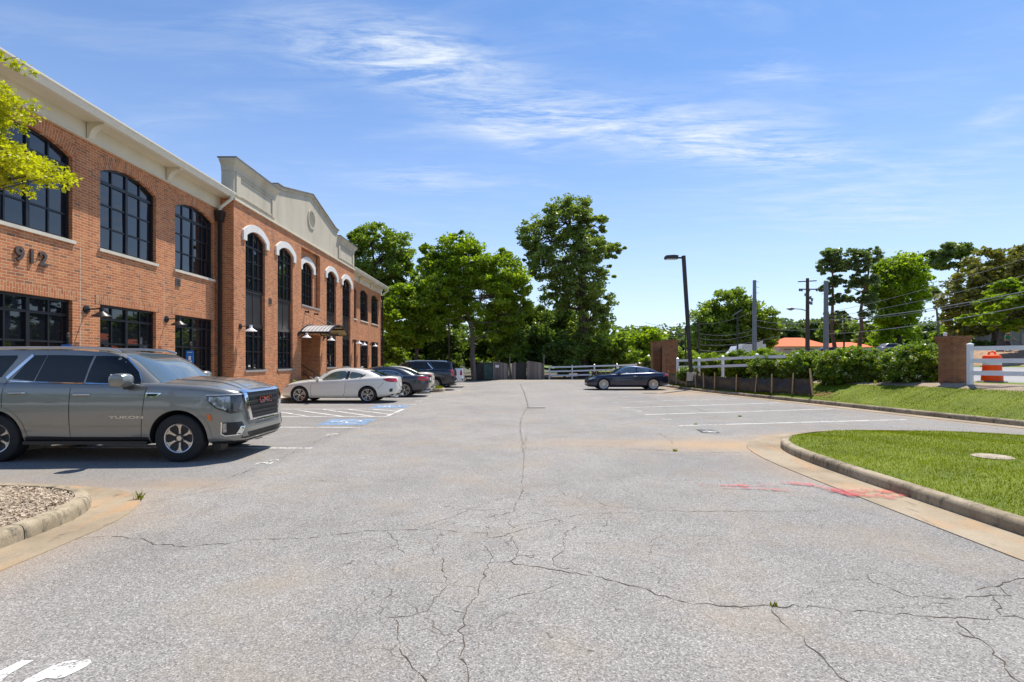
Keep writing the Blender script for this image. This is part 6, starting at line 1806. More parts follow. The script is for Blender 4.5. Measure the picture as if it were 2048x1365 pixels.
    T('dogwood_tree', 'layered light green tree in front of the magnolia', 2000, 47, 2.6, [(2030, 585, 42, 26, 0), (1990, 610, 40, 22, 0), (1965, 640, 36, 16, -1), (2040, 625, 50, 26, 1), (2075, 600, 50, 40, 0), (2020, 652, 44, 12, 0)], .22, 'leaf_bright', 'bark', 230, 85, .19, 60, g=G2, csz=.42, inner=.3, flat=.4)
    T('dead_tree', 'thin bare-topped tree between the bright tree and the magnolia', 1880, 75, 2.8, [(1878, 610, 10, 14, 0), (1890, 640, 16, 16, 0), (1868, 585, 9, 8, 0)], .22, 'leaf_far', 'bark_grey', 22, 40, .28, 61, g=G2, csz=.4)
    for i, (px, Y, py, rx, rz, lf, lab) in enumerate([(1575, 150, 672, 34, 28, 'leaf_far', 'far tree left of the orange roof'), (1625, 160, 660, 36, 26, 'leaf_far', 'far tree above the left half of the orange roof'), (1545, 140, 690, 30, 22, 'leaf_far', 'far low tree behind the white truck'),
                                                   (1668, 150, 658, 30, 34, 'leaf_oak', 'far olive tree behind the right grey pole'), (1710, 145, 668, 34, 30, 'leaf_oak', 'far olive tree between the pines'), (1750, 120, 675, 34, 26, 'leaf_mid', 'far tree below the bright tree, left side'),
                                                   (1800, 120, 685, 40, 22, 'leaf_mid', 'far tree below the bright tree, right side'), (1850, 125, 670, 34, 28, 'leaf_far', 'far tree left of the magnolia'), (1900, 110, 675, 34, 24, 'leaf_mid', 'far tree under the magnolia'), (1380, 140, 690, 30, 22, 'leaf_far', 'far tree behind the parking lot lamp'),
                                                   (1425, 150, 700, 34, 16, 'leaf_far', 'far low tree left of the big round oak'), (1350, 150, 706, 26, 12, 'leaf_far', 'far low tree seen between pillar and lamp post')]):
        L = [(px, py - rz * .3, rx * .7, rz * .6, 0), (px - rx * .5, py + rz * .1, rx * .6, rz * .6, 0), (px + rx * .5, py + rz * .1, rx * .6, rz * .6, 0), (px, py + rz * .6, rx, rz * .5, 0)]
        T('far_tree', lab, px, Y, 2.0 if px > 1500 else 1.0, L, .3, lf, 'bark', 110, 60, .45, 70 + i, g='far trees beyond the road', csz=.6, inner=.1, twigs=.1)
    # woods that close the view beyond the far end, either side of the gaps
    rg = np.random.default_rng(2)
    lob = []
    for px in range(560, 1330, 30): Yd = 85 + rg.uniform(-6, 8); lob.append(pxlobe(px, 690 + rg.uniform(-8, 6), Yd, 30, 34 + (rg.uniform(-6, 6)), 5))
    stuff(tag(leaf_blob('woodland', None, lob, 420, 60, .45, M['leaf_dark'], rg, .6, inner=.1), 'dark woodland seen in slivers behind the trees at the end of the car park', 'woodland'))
    lob = []
    for px in range(1330, 2200, 40): Yd = 210 + rg.uniform(-12, 12); lob.append(pxlobe(px, 684 + rg.uniform(-8, 3), Yd, 36, 38 + rg.uniform(-6, 6), 8))
    stuff(tag(leaf_blob('woodland', None, lob, 900, 50, .8, M['leaf_far'], rg, .6, inner=.1), 'distant hazy treeline beyond the road on the right', 'woodland'))
    lob = [(X, -24 + rg.uniform(-3, 3), rg.uniform(3, 5.5), 3.6, 2.5, rg.uniform(3.2, 4.6)) for X in np.arange(-60, 40, 5)]
    stuff(tag(leaf_blob('woodland', None, lob, 300, 60, .45, M['leaf_mid'], rg, .7, inner=.1), 'tree belt reflected in the dark side windows of the grey SUV', 'woodland'))
    # tree overhanging the near left bed: only its outer sprays reach the picture
    rg = np.random.default_rng(9)
    X0, Y0 = -7.3, 5.9
    t = thing('young_maple', 'lime green young maple whose sprays hang in at the left edge', 'tree', (X0, Y0, .15))
    sprays = [(18, 118, 22, 8), (0, 195, 40, 28), (-10, 235, 40, 20), (20, 215, 28, 12), (30, 325, 55, 26), (75, 345, 48, 20), (112, 342, 16, 14), (20, 368, 30, 14), (0, 300, 40, 20), (95, 355, 28, 9), (-60, 300, 60, 60), (-70, 180, 60, 50), (-120, 240, 90, 120), (50, 318, 20, 10)]
    mb = MB(); mb.tube([(X0, Y0, .1), (X0 + .05, Y0, 1.2), (X0 - .05, Y0 + .05, 2.4), (X0 + .1, Y0, 3.6), (X0 + .05, Y0, 5.2)], [.09, .075, .06, .04, .015], 8)
    lob = []
    for (px, py, a, b) in sprays:
        l = pxlobe(px, py, 5.8 + rg.uniform(-.35, .35), a, b, .3); lob.append(l)
        mb.tube([(X0 + .02, Y0, l[2] - .9 if l[2] > 2 else 1.2), ((X0 + l[0]) / 2, (Y0 + l[1]) / 2, l[2] - .25), (l[0], l[1], l[2]), (l[0] + l[3] * .8, l[1], l[2] + .02)], [.02, .012, .006, .002], 5)
    mb.build('trunk', M['bark'], t, smooth=True)
    C = []
    for l in lob:
        for _ in range(max(6, int(150 * l[3] * l[5] / .03 * .6))):
            r = math.sqrt(rg.uniform(0, 1)); a = rg.uniform(0, 2 * PI)
            C.append((l[0] + math.cos(a) * l[3] * r, l[1] + rg.uniform(-1, 1) * l[4], l[2] + math.sin(a) * l[5] * r, .1))
    C = np.array(C)[rg.permutation(len(C))[:2400]]
    leaf_blob('crown', t, None, 0, 9, .026, M['leaf_lime'], rg, (.07,), .5, cl=C)


def hedge(name, label, cx, cy, z0, rx, ry, h, seed, flowers=300, group='flowering hedges', leaf='leaf_hedge', n=150, size=.05):
    rg = np.random.default_rng(seed); t = thing(name, label, 'hedge', (cx, cy, z0), group)
    C = []
    for _ in range(n * 2):
        # superellipsoid shell: boxy rounded mass
        d = rg.normal(size=3); d /= np.linalg.norm(d); e = (abs(d[0]) ** 2.5 + abs(d[1]) ** 2.5 + abs(d[2]) ** 2.7) ** (-1 / 2.6)
        r = rg.uniform(.62, .97) * e * (1 + .05 * math.sin(d[0] * 9 + seed) + .04 * math.sin(d[2] * 8))
        C.append((cx + d[0] * rx * r, cy + d[1] * ry * r, max(z0 + .05, z0 + h / 2 + d[2] * h / 2 * r), .2))
    C = np.array(C)
    leaf_blob('foliage', t, None, 0, 75, size, M[leaf], rg, (.17,), .8, cl=C)
    # dense dark inner twigs so the hedge is not see-through
    tw = MB()
    for _ in range(70):
        a = (cx + rg.uniform(-.6, .6) * rx, cy + rg.uniform(-.6, .6) * ry, z0 - .05); b = (a[0] + rg.normal(0, .2), a[1] + rg.normal(0, .2), z0 + h * rg.uniform(.5, .9)); tw.tube([a, b], [.012, .004], 4, cap=False)
    tw.build('stems', M['bark'], t)
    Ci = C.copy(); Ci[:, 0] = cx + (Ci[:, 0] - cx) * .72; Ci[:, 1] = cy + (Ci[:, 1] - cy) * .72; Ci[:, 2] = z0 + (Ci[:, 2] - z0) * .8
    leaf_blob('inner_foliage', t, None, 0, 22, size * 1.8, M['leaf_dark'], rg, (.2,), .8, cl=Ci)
    if flowers:
        Cf = C[rg.choice(len(C), int(flowers * 1.8))]; Cf = Cf.copy(); Cf[:, 0] = cx + (Cf[:, 0] - cx) * 1.07; Cf[:, 1] = cy + (Cf[:, 1] - cy) * 1.07; Cf[:, 2] = z0 + (Cf[:, 2] - z0) * 1.04
        leaf_blob('flowers', t, None, 0, 4, .034, M['petal'], rg, (.12,), 1, cl=Cf)
    return t


def hedges():
    # kerbside hedges, left to right
    for i, (px, Y, w, h, z0, lab, fl) in enumerate([(1692, 22.4, 1.30, 1.62, .60, 'flowering hedge at the left, behind the tallest silt fence stake', 150), (1765, 21.8, 1.0, 1.5, .66, 'white-flowering hedge in the middle of the row', 170),
                                                    (1832, 20.0, 1.18, 1.62, .70, 'white-flowering hedge beside the brick pier', 190), ]):
        x = (px - CX) * Y / F; hedge('flowering_hedge', lab, x, Y, z0, w, .85, h, 100 + i, fl)
    for i, (px, Y, w, h, z0, lab, fl) in enumerate([(1545, 26.8, 1.05, 1.5, .55, 'small hedge behind the silt fence where the white fence ends', 110), (1612, 25.0, 1.15, 1.6, .58, 'flowering hedge above the near end of the silt fence', 130)]):
        x = (px - CX) * Y / F; hedge('flowering_hedge', lab, x, Y, z0, w, .8, h, 110 + i, fl)
    for i, (px, Y, w, h, z0, lab, fl) in enumerate([(1425, 33, 1.3, 1.45, .7, 'pale green hedge behind the white fence by the lamp post', 10), (1480, 31.2, 1.2, 1.55, .7, 'pale green hedge behind the white fence below the grey pole', 20), (1530, 30, 1.0, 1.6, .72, 'pale green hedge at the right end of the white fence', 40)]):
        x = (px - CX) * Y / F; hedge('hedge', lab, x, Y, z0, w, .7, h, 120 + i, fl, 'hedges behind the white fence', 'leaf_bright')
    hedge('low_shrub', 'low shrub with pale flowers around the lamp post foot', (1375 - CX) * 31.8 / F, 31.8, .55, .6, .5, .75, 130, 40, 'shrubs near the pillars', 'leaf_mid', 40)
    hedge('low_shrub', 'flowering shrub between the small pier and the brick pillars', (1298 - CX) * 41 / F, 41, .8, .7, .5, 1.3, 131, 50, 'shrubs near the pillars', 'leaf_bright', 40)
    hedge('low_shrub', 'clipped green shrub at the far corner of the brick building', (788 - CX) * 43.5 / F, 42.0, .0, .9, .6, 1.45, 132, 0, 'shrubs near the pillars', 'leaf_bright', 50)
    hedge('low_shrub', 'small dark shrub under the grey wall at the far right', (1962 - CX) * 56 / F, 56, 2.85, 1.1, .7, .9, 133, 0, 'shrubs under the grey wall', 'leaf_dark', 40, size=.09)
    hedge('low_shrub', 'second dark shrub under the grey wall, behind the worker', (1995 - CX) * 56 / F, 56, 2.85, 1.1, .7, .9, 134, 0, 'shrubs under the grey wall', 'leaf_dark', 40, size=.09)
    # grass islet between the sedans and the black SUV
    o = [(-9.1, 29.3), (-4.6, 29.3), (-3.9, 29.45), (-3.55, 29.9), (-3.55, 30.5), (-3.9, 30.95), (-4.6, 31.1), (-9.1, 31.1)]
    r = resample(chaikin(o, 2), .25); sweep(r, KERB, -1, 'kerb', M['kerb'], smooth=50)
    n = normals(r, -1); inn = [(p[0] + a.x * .15, p[1] + a.y * .15) for p, a in zip(r, n)]
    bed(inn, 0, .13, .17, M['turf'], 'lawn'); rg = np.random.default_rng(4); P = []
    while len(P) < 5000:
        x = rg.uniform(-6, -3.6); y = rg.uniform(29.4, 31)
        if inside(inn, x, y): P.append((x, y, .14))
    stuff(blades(np.array(P), 'grass', .05, .15, .012, M['blade'], rg))


# ------------------------------------------------------------------ things along the verge
def rail_fence(name, label, pts, rails=3, top=1.2, group=None, zf=None):
    z0 = pts[0][2]; t = thing(name, label, 'fence', (pts[0][0], pts[0][1], z0), group)
    for (x, y, z) in pts:
        m = MB(); m.box(x - .063, x + .063, y - .063, y + .063, z - .1, z + top + .07)
        m.add([(x - .078, y - .078, z + top + .07), (x + .078, y - .078, z + top + .07), (x + .078, y + .078, z + top + .07), (x - .078, y + .078, z + top + .07), (x, y, z + top + .12)], [(0, 1, 4), (1, 2, 4), (2, 3, 4), (3, 0, 4), (3, 2, 1, 0)])
        m.build('post', M['white_vinyl'], t)
    for a, b in zip(pts[:-1], pts[1:]):
        for k in range(rails):
            h = top - .07 - k * .40
            m = MB(); A = Vector(a) + Vector((0, 0, h)); B = Vector(b) + Vector((0, 0, h)); d = (B - A).normalized(); m.bar(A + d * .06, B - d * .06, .04, .14); m.build('rail', M['white_vinyl'], t)
    return t


def props():
    # white rail fences
    G = 'white vinyl rail fences'
    rail_fence('rail_fence', 'white three-rail fence closing the far end of the car park', [(3.95, 50, -.05), (6.1, 50, -.02), (8.2, 50, .05), (10.35, 50.1, .1), (12.5, 50.2, .2)], 3, 1.22, G)
    rail_fence('rail_fence', 'white rail fence stretch behind the lamp post and silt fence', [(10.84, 33.8, .58), (11.45, 31.7, .60), (11.98, 29.5, .68), (12.75, 27.1, .76), (13.6, 24.9, .78)], 2, 1.2, G)
    rail_fence('rail_fence', 'nearest white rail fence right of the brick pier with the orange drum behind', [(15.1, 17.3, .93), (16.4, 15.27, .93), (17.7, 13.2, .93)], 3, 1.24, G)
    rail_fence('rail_fence', 'short white fence piece between the small pier and the brick pillars', [(11.3, 42.5, .85), (11.6, 40.6, .85)], 2, 1.2, G)
    # brick piers
    def pier(px0, px1, Y, ztop, z0, d, label, cap=.0, fl=0):
        x0 = (px0 - CX) * Y / F; x1 = (px1 - CX) * Y / F; x1 = x0 + (x1 - x0); y0 = Y; t = thing('brick_pier', label, 'pier', ((x0 + x1) / 2, y0 + d / 2, z0), 'brick piers')
        MB().box(x0, x1, y0, y0 + d, z0 - .1, ztop - .14 - fl).build('shaft', M['brick_dark'], t)
        c = MB(); z = ztop - .14 - fl; k = 3 if fl else 2
        for i in range(k):
            e = .02 + .035 * i; hh = (.14 + fl) / k; c.box(x0 - e, x1 + e, y0 - e, y0 + d + e, z, z + hh + .0005); z += hh
        c.build('cap', M['brick_dark'], t)
    pier(1306, 1322, 39, 3.12, .5, .6, 'left, farther brick pillar of the pair beside the blue coupe')
    pier(1331, 1356, 36, 3.12, .4, .8, 'right, nearer brick pillar of the pair beside the blue coupe')
    pier(1278, 1291, 46, 1.45, .0, .6, 'short brick pier at the end of the far white fence')
    pier(1906, 1936, 18.0, 2.55, .78, .62, 'squat brick pier with a flared top beside the nearest white fence', fl=.14)
    t = thing('dark_screen', 'dark mesh screen panel standing between the two brick pillars', 'screen', (11.0, 37.6, .6), None)
    a = at(1322, 39); b = at(1331, 36.8)
    MB().bar((a[0], a[1], 1.6), (b[0], b[1], 1.6), .05, 2.1).build('mesh_panel', M['silt'], t)
    MB().bar((a[0], a[1], 2.66), (b[0], b[1], 2.66), .07, .05).build('top_rail', M['black'], t)
    t = thing('irrigation_cap', 'small white cap on the squat brick pier', 'cap', (15.35, 18.6, 2.56)); MB().lathe([(0, 0), (.05, 0), (.05, .12), (.03, .15), (0, .15)], 12, (15.35, 18.6, 2.55)).build('cap_body', M['lampwhite'], t)
    # silt fence: sagging fabric hung on stakes
    stk = [(1338, 34.8), (1353, 33.4), (1363, 32.4), (1372, 31.5), (1392, 30.3), (1408, 29.3), (1429, 28.2), (1472, 26.3), (1510, 24.9), (1543, 23.9), (1584, 22.8), (1626, 21.7)]
    X = []; rg = random.Random(3)
    for px, Y in stk:
        x = (px - CX) * Y / F; X.append((x, Y))
    t = thing('silt_fence', 'black plastic silt fence on wooden stakes along the right kerb', 'silt fence', (X[-1][0], X[-1][1], .3))
    f = MB(); vs = []; cols = 0; rows = 6
    for i, (a, b) in enumerate(zip(X[:-1], X[1:])):
        n = 8
        for k in range(n + (i == len(X) - 2)):
            u = k / n; x = a[0] + (b[0] - a[0]) * u; y = a[1] + (b[1] - a[1]) * u; zb = verge_z(x, y) - .02
            sag = .05 * math.sin(PI * u) + .015 * math.sin(13 * u + i * 3)
            for j in range(rows):
                h = (.72 - sag) * j / (rows - 1); wv = .05 * math.sin(PI * u) * math.sin(j * 1.1 + i) + .015 * math.sin(j * 3 + k * 2.3)
                vs.append((x + .03 + wv, y + .02, zb + h))
            cols += 1
    f.add(vs, [(i * rows + j, (i + 1) * rows + j, (i + 1) * rows + j + 1, i * rows + j + 1) for i in range(cols - 1) for j in range(rows - 1)])
    f.build('fabric', M['silt'], t, smooth='all')
    for i, (x, y) in enumerate(X):
        zb = verge_z(x, y) - .1; h = .98 + rg.uniform(-.06, .06) + (.16 if i == len(X) - 1 else 0); lx, ly = rg.gauss(0, .05), rg.gauss(0, .04); w = .042 if i < len(X) - 1 else .062
        MB().bar((x - .02, y - .04, zb), (x - .02 + lx, y - .04 + ly, zb + h), w, w * .75, up=(0, 1, 0)).build('stake', M['stake'], t)
    # silt fence beyond the blue coupe
    t = thing('silt_fence', 'far black silt fence seen under the white fence behind the blue coupe', 'silt fence', (8.4, 47.9, 0))
    f = MB(); f.bar((7.6, 47.95, .35), (10.6, 46.2, .40), .03, .7); f.build('fabric', M['silt'], t)
    for k in range(9):
        u = k / 8; MB().bar((7.6 + 3 * u, 47.85 - 1.7 * u, 0), (7.62 + 3 * u, 47.85 - 1.7 * u, .95), .05, .04, up=(0, 1, 0)).build('stake', M['stake'], t)
    # clods of clay thrown up at the foot of the silt fence
    rgn = np.random.default_rng(3); mb = MB(); nv = normals(vpts, 1)
    for _ in range(240):
        c = [p for p in range(len(vpts)) if 20.5 < vpts[p][1] < 27]; i = c[int(rgn.integers(len(c)))]; d = rgn.uniform(.45, .95); x = vpts[i][0] + nv[i].x * d; y = vpts[i][1] + nv[i].y * d + rgn.uniform(-.3, .3); z = verge_z(x, y); r = rgn.uniform(.02, .07)
        q = [(x + r * rgn.uniform(.7, 1.2) * a, y + r * rgn.uniform(.7, 1.2) * b, z + r * .7 * c_) for a, b, c_ in ((1, 0, 0), (0, 1, 0), (-1, 0, 0), (0, -1, 0), (0, 0, 1), (0, 0, -.6))]
        mb.add(q, [(0, 1, 4), (1, 2, 4), (2, 3, 4), (3, 0, 4), (1, 0, 5), (2, 1, 5), (3, 2, 5), (0, 3, 5)])
    stuff(mb.build('clay_clods', M['clay'], smooth=False))
    # car park lamp, leaning a little
    b0 = at(1383, 31.0, 745); tp = at(1367, 31.0, 512); t = thing('parking_lamp', 'tall dark leaning car park lamp with a box head pointing left', 'street lamp', (b0[0], b0[1], b0[2] - .5))
    b0 = Vector((b0[0], b0[1], b0[2] - .5)); tp = Vector(tp)
    MB().bar(b0, tp, .185, .185).build('pole', M['bronze'], t)
    m = MB(); m.tube([b0 + Vector((0, 0, 0)), b0 + Vector((0, 0, .5))], .27, 16); m.build('base', M['sidewalk'], t)
    hd = tp + Vector((-.1, 0, -.1)); m = MB(); m.bar(tp + Vector((0, 0, -.12)), tp + Vector((-.4, 0, -.12)), .07, .09); m.build('arm', M['bronze'], t)
    m = MB(); x0 = tp.x - .35; m.prism([(x0, tp.z + .0), (x0 - .25, tp.z + .03), (x0 - .70, tp.z - .0), (x0 - .75, tp.z - .12), (x0 - .70, tp.z - .20), (x0, tp.z - .20)], 'y', tp.y - .18, tp.y + .18); h = m.build('lamp_head', M['bronze'], t)
    m = MB(); m.box(x0 - .68, x0 - .1, tp.y - .15, tp.y + .15, tp.z - .225, tp.z - .203); l = m.build('lens', M['lampwhite'], None); l.parent = h
    for v in l.data.vertices: v.co -= t.location
    # utility poles
    def steel_pole(px, Y, pytop, w0, w1, label, side):
        x, _, zt = at(px, Y, pytop); k = Y / F; t = thing('steel_pole', label, 'utility pole', (x, Y, 1.0), 'steel utility poles across the road')
        m = MB(); m.tube([(x, Y, .8), (x, Y, (zt + 1) / 2), (x, Y, zt)], [w0 * k / 2, (w0 + w1) * k / 4, w1 * k / 2], 12); m.build('shaft', M['steel'], t, smooth=30)
        for i, dz in enumerate((.15, .85, 1.6)):
            m = MB(); m.tube([(x, Y, zt - dz), (x + side * 8 * k * 1.2, Y, zt - dz - .1)], [.035, .02], 6); m.build('insulator_arm', M['steel'], t)
        z = zt - 4.4; m = MB(); m.lathe([(w0 * k * .47, 0), (w0 * k * .5, .02), (w0 * k * .5, .25), (w0 * k * .47, .27)], 12, (x, Y, z)); m.build('joint_band', M['steel'], t)
    steel_pole(1509, 70, 561, 9.5, 6.5, 'left thick grey steel pole with three short arms', 1)
    steel_pole(1652, 70, 563, 11, 7.5, 'right thick grey steel pole in front of the pines', -1)
    def wood_pole(px, Y, pyt, label, w=.26):
        x, _, zt = at(px, Y, pyt); t = thing('utility_pole', label, 'utility pole', (x, Y, 1.0), 'wooden utility poles'); MB().tube([(x, Y, .8), (x, Y, zt)], [w / 2 * 1.15, w / 2 * .75], 10).build('shaft', M['polewood'], t, smooth=True); return t, x, zt
    t, x, zt = wood_pole(1615, 68, 557, 'dark wooden utility pole with two crossarms and a street light', .5); k = 68 / F
    MB().bar((x - 19 * k, 68, zt - 7 * k), (x + 18 * k, 68, zt - 5 * k), .12, .12).build('crossarm', M['polewood'], t)
    MB().bar((x - 17 * k, 68, zt - 22 * k), (x + 26 * k, 68, zt - 22 * k), .12, .14).build('crossarm', M['polewood'], t)
    for dx in (-15, -11, 4, 19, 24): MB().tube([(x + dx * k, 68, zt - 21 * k), (x + (dx - 1.5) * k, 68, zt - 24 * k), (x + (dx + 1) * k, 68, zt - 25.5 * k)], .09, 6).build('insulator', M['black'], t)
    for dx, dz in ((6, 36), (9, 40), (-4, 30), (4, 46), (8, 47)): MB().tube([(x + dx * k, 68, zt - dz * k), (x + dx * k, 68, zt - (dz + 6) * k)], .13, 8).build('cutout', M['steel'], t)
    MB().bar((x, 68, zt - 42 * k), (x + 12 * k, 68, zt - 40 * k), .06, .06).build('bracket', M['polewood'], t)
    m = MB(); m.tube([(x, 68, zt - 66 * k), (x - 12 * k, 68, zt - 62 * k), (x - 28 * k, 68, zt - 61 * k)], .06, 6); la = m.build('light_arm', M['steel'], t)
    m = MB(); m.tube([(x - 27 * k, 68, zt - 61 * k), (x - 34 * k, 68, zt - 61.5 * k), (x - 42 * k, 68, zt - 61 * k)], [.10, .22, .06], 8); lh = m.build('lamp_head', M['steel'], None); lh.parent = la
    for v in lh.data.vertices: v.co -= t.location
    wood_pole(1398, 74, 642, 'thin dark utility pole left of the round oak', .28); wood_pole(1688, 95, 630, 'thin far wooden pole between the pines', .3)
    t, x, zt = wood_pole(1371, 62, 652, 'thin pale pole just left of the lamp post', .18)
    x, _, zt = at(1475, 66, 630); t = thing('area_light', 'black area light pole with an angled head before the round oak', 'street lamp', (x, 66, 1.0), None)
    MB().tube([(x, 66, .8), (x, 66, zt)], .11, 8).build('pole', M['black'], t); MB().bar((x - .5, 66, zt - .1), (x + .6, 66, zt + .65), .3, .12).build('lamp_head', M['black'], t)
    x, _, zt = at(898, 49, 640); t = thing('area_light', 'slim dark pole standing before the trees left of the maple trunk', 'street lamp', (x, 49, -.2), None)
    MB().tube([(x, 49, -.2), (x, 49, zt)], .07, 8).build('pole', M['bronze'], t); MB().bar((x - .3, 49, zt), (x + .1, 49, zt), .2, .08).build('lamp_head', M['bronze'], t)
    # power lines
    def wire(a, b, r, label, sag=.6):
        p = Vector(at(a[0], a[2], a[1])); q = Vector(at(b[0], b[2], b[1])); n = 24
        pts = [p + (q - p) * (i / n) + Vector((0, 0, -sag * 4 * (i / n) * (1 - i / n))) for i in range(n + 1)]
        tag(MB().tube(pts, r, 5).build('power_line', M['cable'], None, smooth=True), label, 'power line', 'power lines')
    W_ = [((1655, 640, 70), (2160, 560, 34), .035, 'thick pale power line, upper of the near pair crossing the hedge side'), ((1655, 643, 70), (2160, 566, 34), .022, 'thin power line just below the thick one at the right'),
          ((1655, 668, 70), (2160, 590, 34), .03, 'lowest power line crossing the magnolia'), ((1655, 625, 70), (2160, 480, 40), .02, 'highest thin power line running up to the right edge'), ((1655, 634, 70), (2160, 520, 38), .02, 'thin power line through the bright tree'),
          ((1509, 640, 70), (1655, 641, 70), .03, 'power line between the two steel poles, upper'), ((1509, 652, 70), (1655, 655, 70), .03, 'power line between the two steel poles, lower'),
          ((1398, 667, 74), (1509, 660, 70), .025, 'upper power line left of the left steel pole'), ((1398, 677, 74), (1509, 668, 70), .025, 'second power line left of the left steel pole'), ((1398, 690, 74), (1560, 672, 72), .025, 'lowest power line left of the left steel pole'),
          ((1290, 645, 80), (1398, 650, 74), .022, 'thin power line between the tall oak and the lamp post'), ((1340, 668, 78), (1398, 658, 74), .022, 'short low power line beside the brick pillars'), ((1398, 648, 74), (1509, 622, 70), .02, 'rising thin power line before the round oak'), ((1509, 690, 70), (1398, 700, 74), .022, 'bottom sagging cable before the round oak')]
    for a, b, r, l in W_: wire(a, b, r, l, .5)
    # orange drum on a rubber ring
    x, Y = (1984 - CX) * 18.6 / F, 18.6; z = .93; t = thing('traffic_drum', 'orange and white traffic drum behind the nearest white fence', 'traffic drum', (x, Y, z))
    MB().lathe([(0, 0), (.40, 0), (.42, .04), (.38, .07), (.29, .07)], 24, (x, Y, z)).build('base_ring', M['rubber'], t, smooth=True)
    pr = [(.30, .04), (.295, .28), (.28, .285), (.275, .30), (.272, .44), (.265, .45), (.262, .60), (.255, .61), (.252, .76), (.262, .765), (.262, .80), (.255, .93), (.24, .95), (.12, .99), (0, 1.0)]
    d = MB().lathe(pr, 32, (x, Y, z)); d.build('drum_body', M['orange'], t, smooth=30)
    for (a, b, r0) in ((.31, .43, .2745), (.62, .75, .2565)): MB().lathe([(r0, a), (r0 - .002, b)], 32, (x, Y, z)).build('white_band', M['reflwhite'], t, smooth=True)
    MB().tube([(x - .12, Y, z + .98), (x - .10, Y, z + 1.06), (x, Y, z + 1.09), (x + .10, Y, z + 1.06), (x + .12, Y, z + .98)], .03, 8).build('handle', M['orange'], t, smooth=True)
    # yellow marker flag
    x, Y = (1755 - CX) * 20 / F, 20.2; t = thing('marker_flag', 'small yellow marker flag in the mulch before the hedges', 'flag', (x, Y, .7)); MB().tube([(x, Y, .6), (x, Y, 1.0)], .006, 5).build('wire', M['steel'], t); MB().add([(x, Y, .98), (x + .09, Y - .02, .94), (x + .08, Y - .02, .80), (x - .01, Y, .84)], [(0, 1, 2, 3)]).build('flag', M['yellow'], t)
    # utility lid in the right lawn
    x, Y = gpt(1985, 916, .2); t = thing('valve_lid', 'round tan utility lid sunk in the near right lawn', 'utility cover', (x, Y, .2)); MB().lathe([(0, .03), (.24, .03), (.26, .02), (.26, -.03)], 24, (x, Y, .2)).build('lid', M['lid'], t, smooth=30)
    # accessible parking signs, mostly hidden by the SUV
    for (px, Y, zt, lab, fc) in ((134, 11.4, 2.05, 'blue parking sign whose top edge shows above the SUV roof', 'up'), (380, 15.6, 2.0, 'blue accessible parking sign seen through the gap over the SUV bonnet', 'lo')):
        x = (px - CX) * Y / F; t = thing('parking_sign', lab, 'sign', (x, Y, .16), 'accessible parking signs')
        MB().tube([(x, Y + .03, .1), (x, Y + .03, zt + .16)], .025, 8).build('post', M['black'], t)
        MB().lathe([(0, .16), (.03, .14), (.02, .10), (.035, .06), (.0, .04)], 10, (x, Y + .03, zt + .1)).build('finial', M['bronze_l'], t, smooth=True)
        hw = .11; p = MB().box(x - hw, x + hw, Y - .012, Y, zt - .38, zt); po = p.build('sign_plate', M['signblue'], t)
        m = MB(); m.box(x - .035, x + .035, Y - .016, Y - .0125, zt - .28, zt - .16); m.box(x - .06, x + .06, Y - .016, Y - .0125, zt - .34, zt - .30); m.box(x - .07, x + .07, Y - .016, Y - .0125, zt - .06, zt - .045)
        q = m.build('sign_symbol', M['signwhite'], None); q.parent = po
        for v in q.data.vertices: v.co -= t.location
    for (px, py, lab) in ((840, 1087, 'small tan leaf scrap left of the central cracks'), (787, 1140, 'small orange leaf scrap nearer the camera, left of the central cracks'), (1030, 1055, 'tiny brown leaf scrap by the crack junction')):
        X_, Y_ = gpt(px, py); tag(MB().add([(X_ - .014, Y_, .006), (X_, Y_ - .008, .012), (X_ + .015, Y_ + .002, .008), (X_, Y_ + .010, .018)], [(0, 1, 3), (1, 2, 3)]).build('fallen_leaf', M['clay']), lab, 'leaf', 'leaf scraps on the asphalt')
    gates(); far_things()


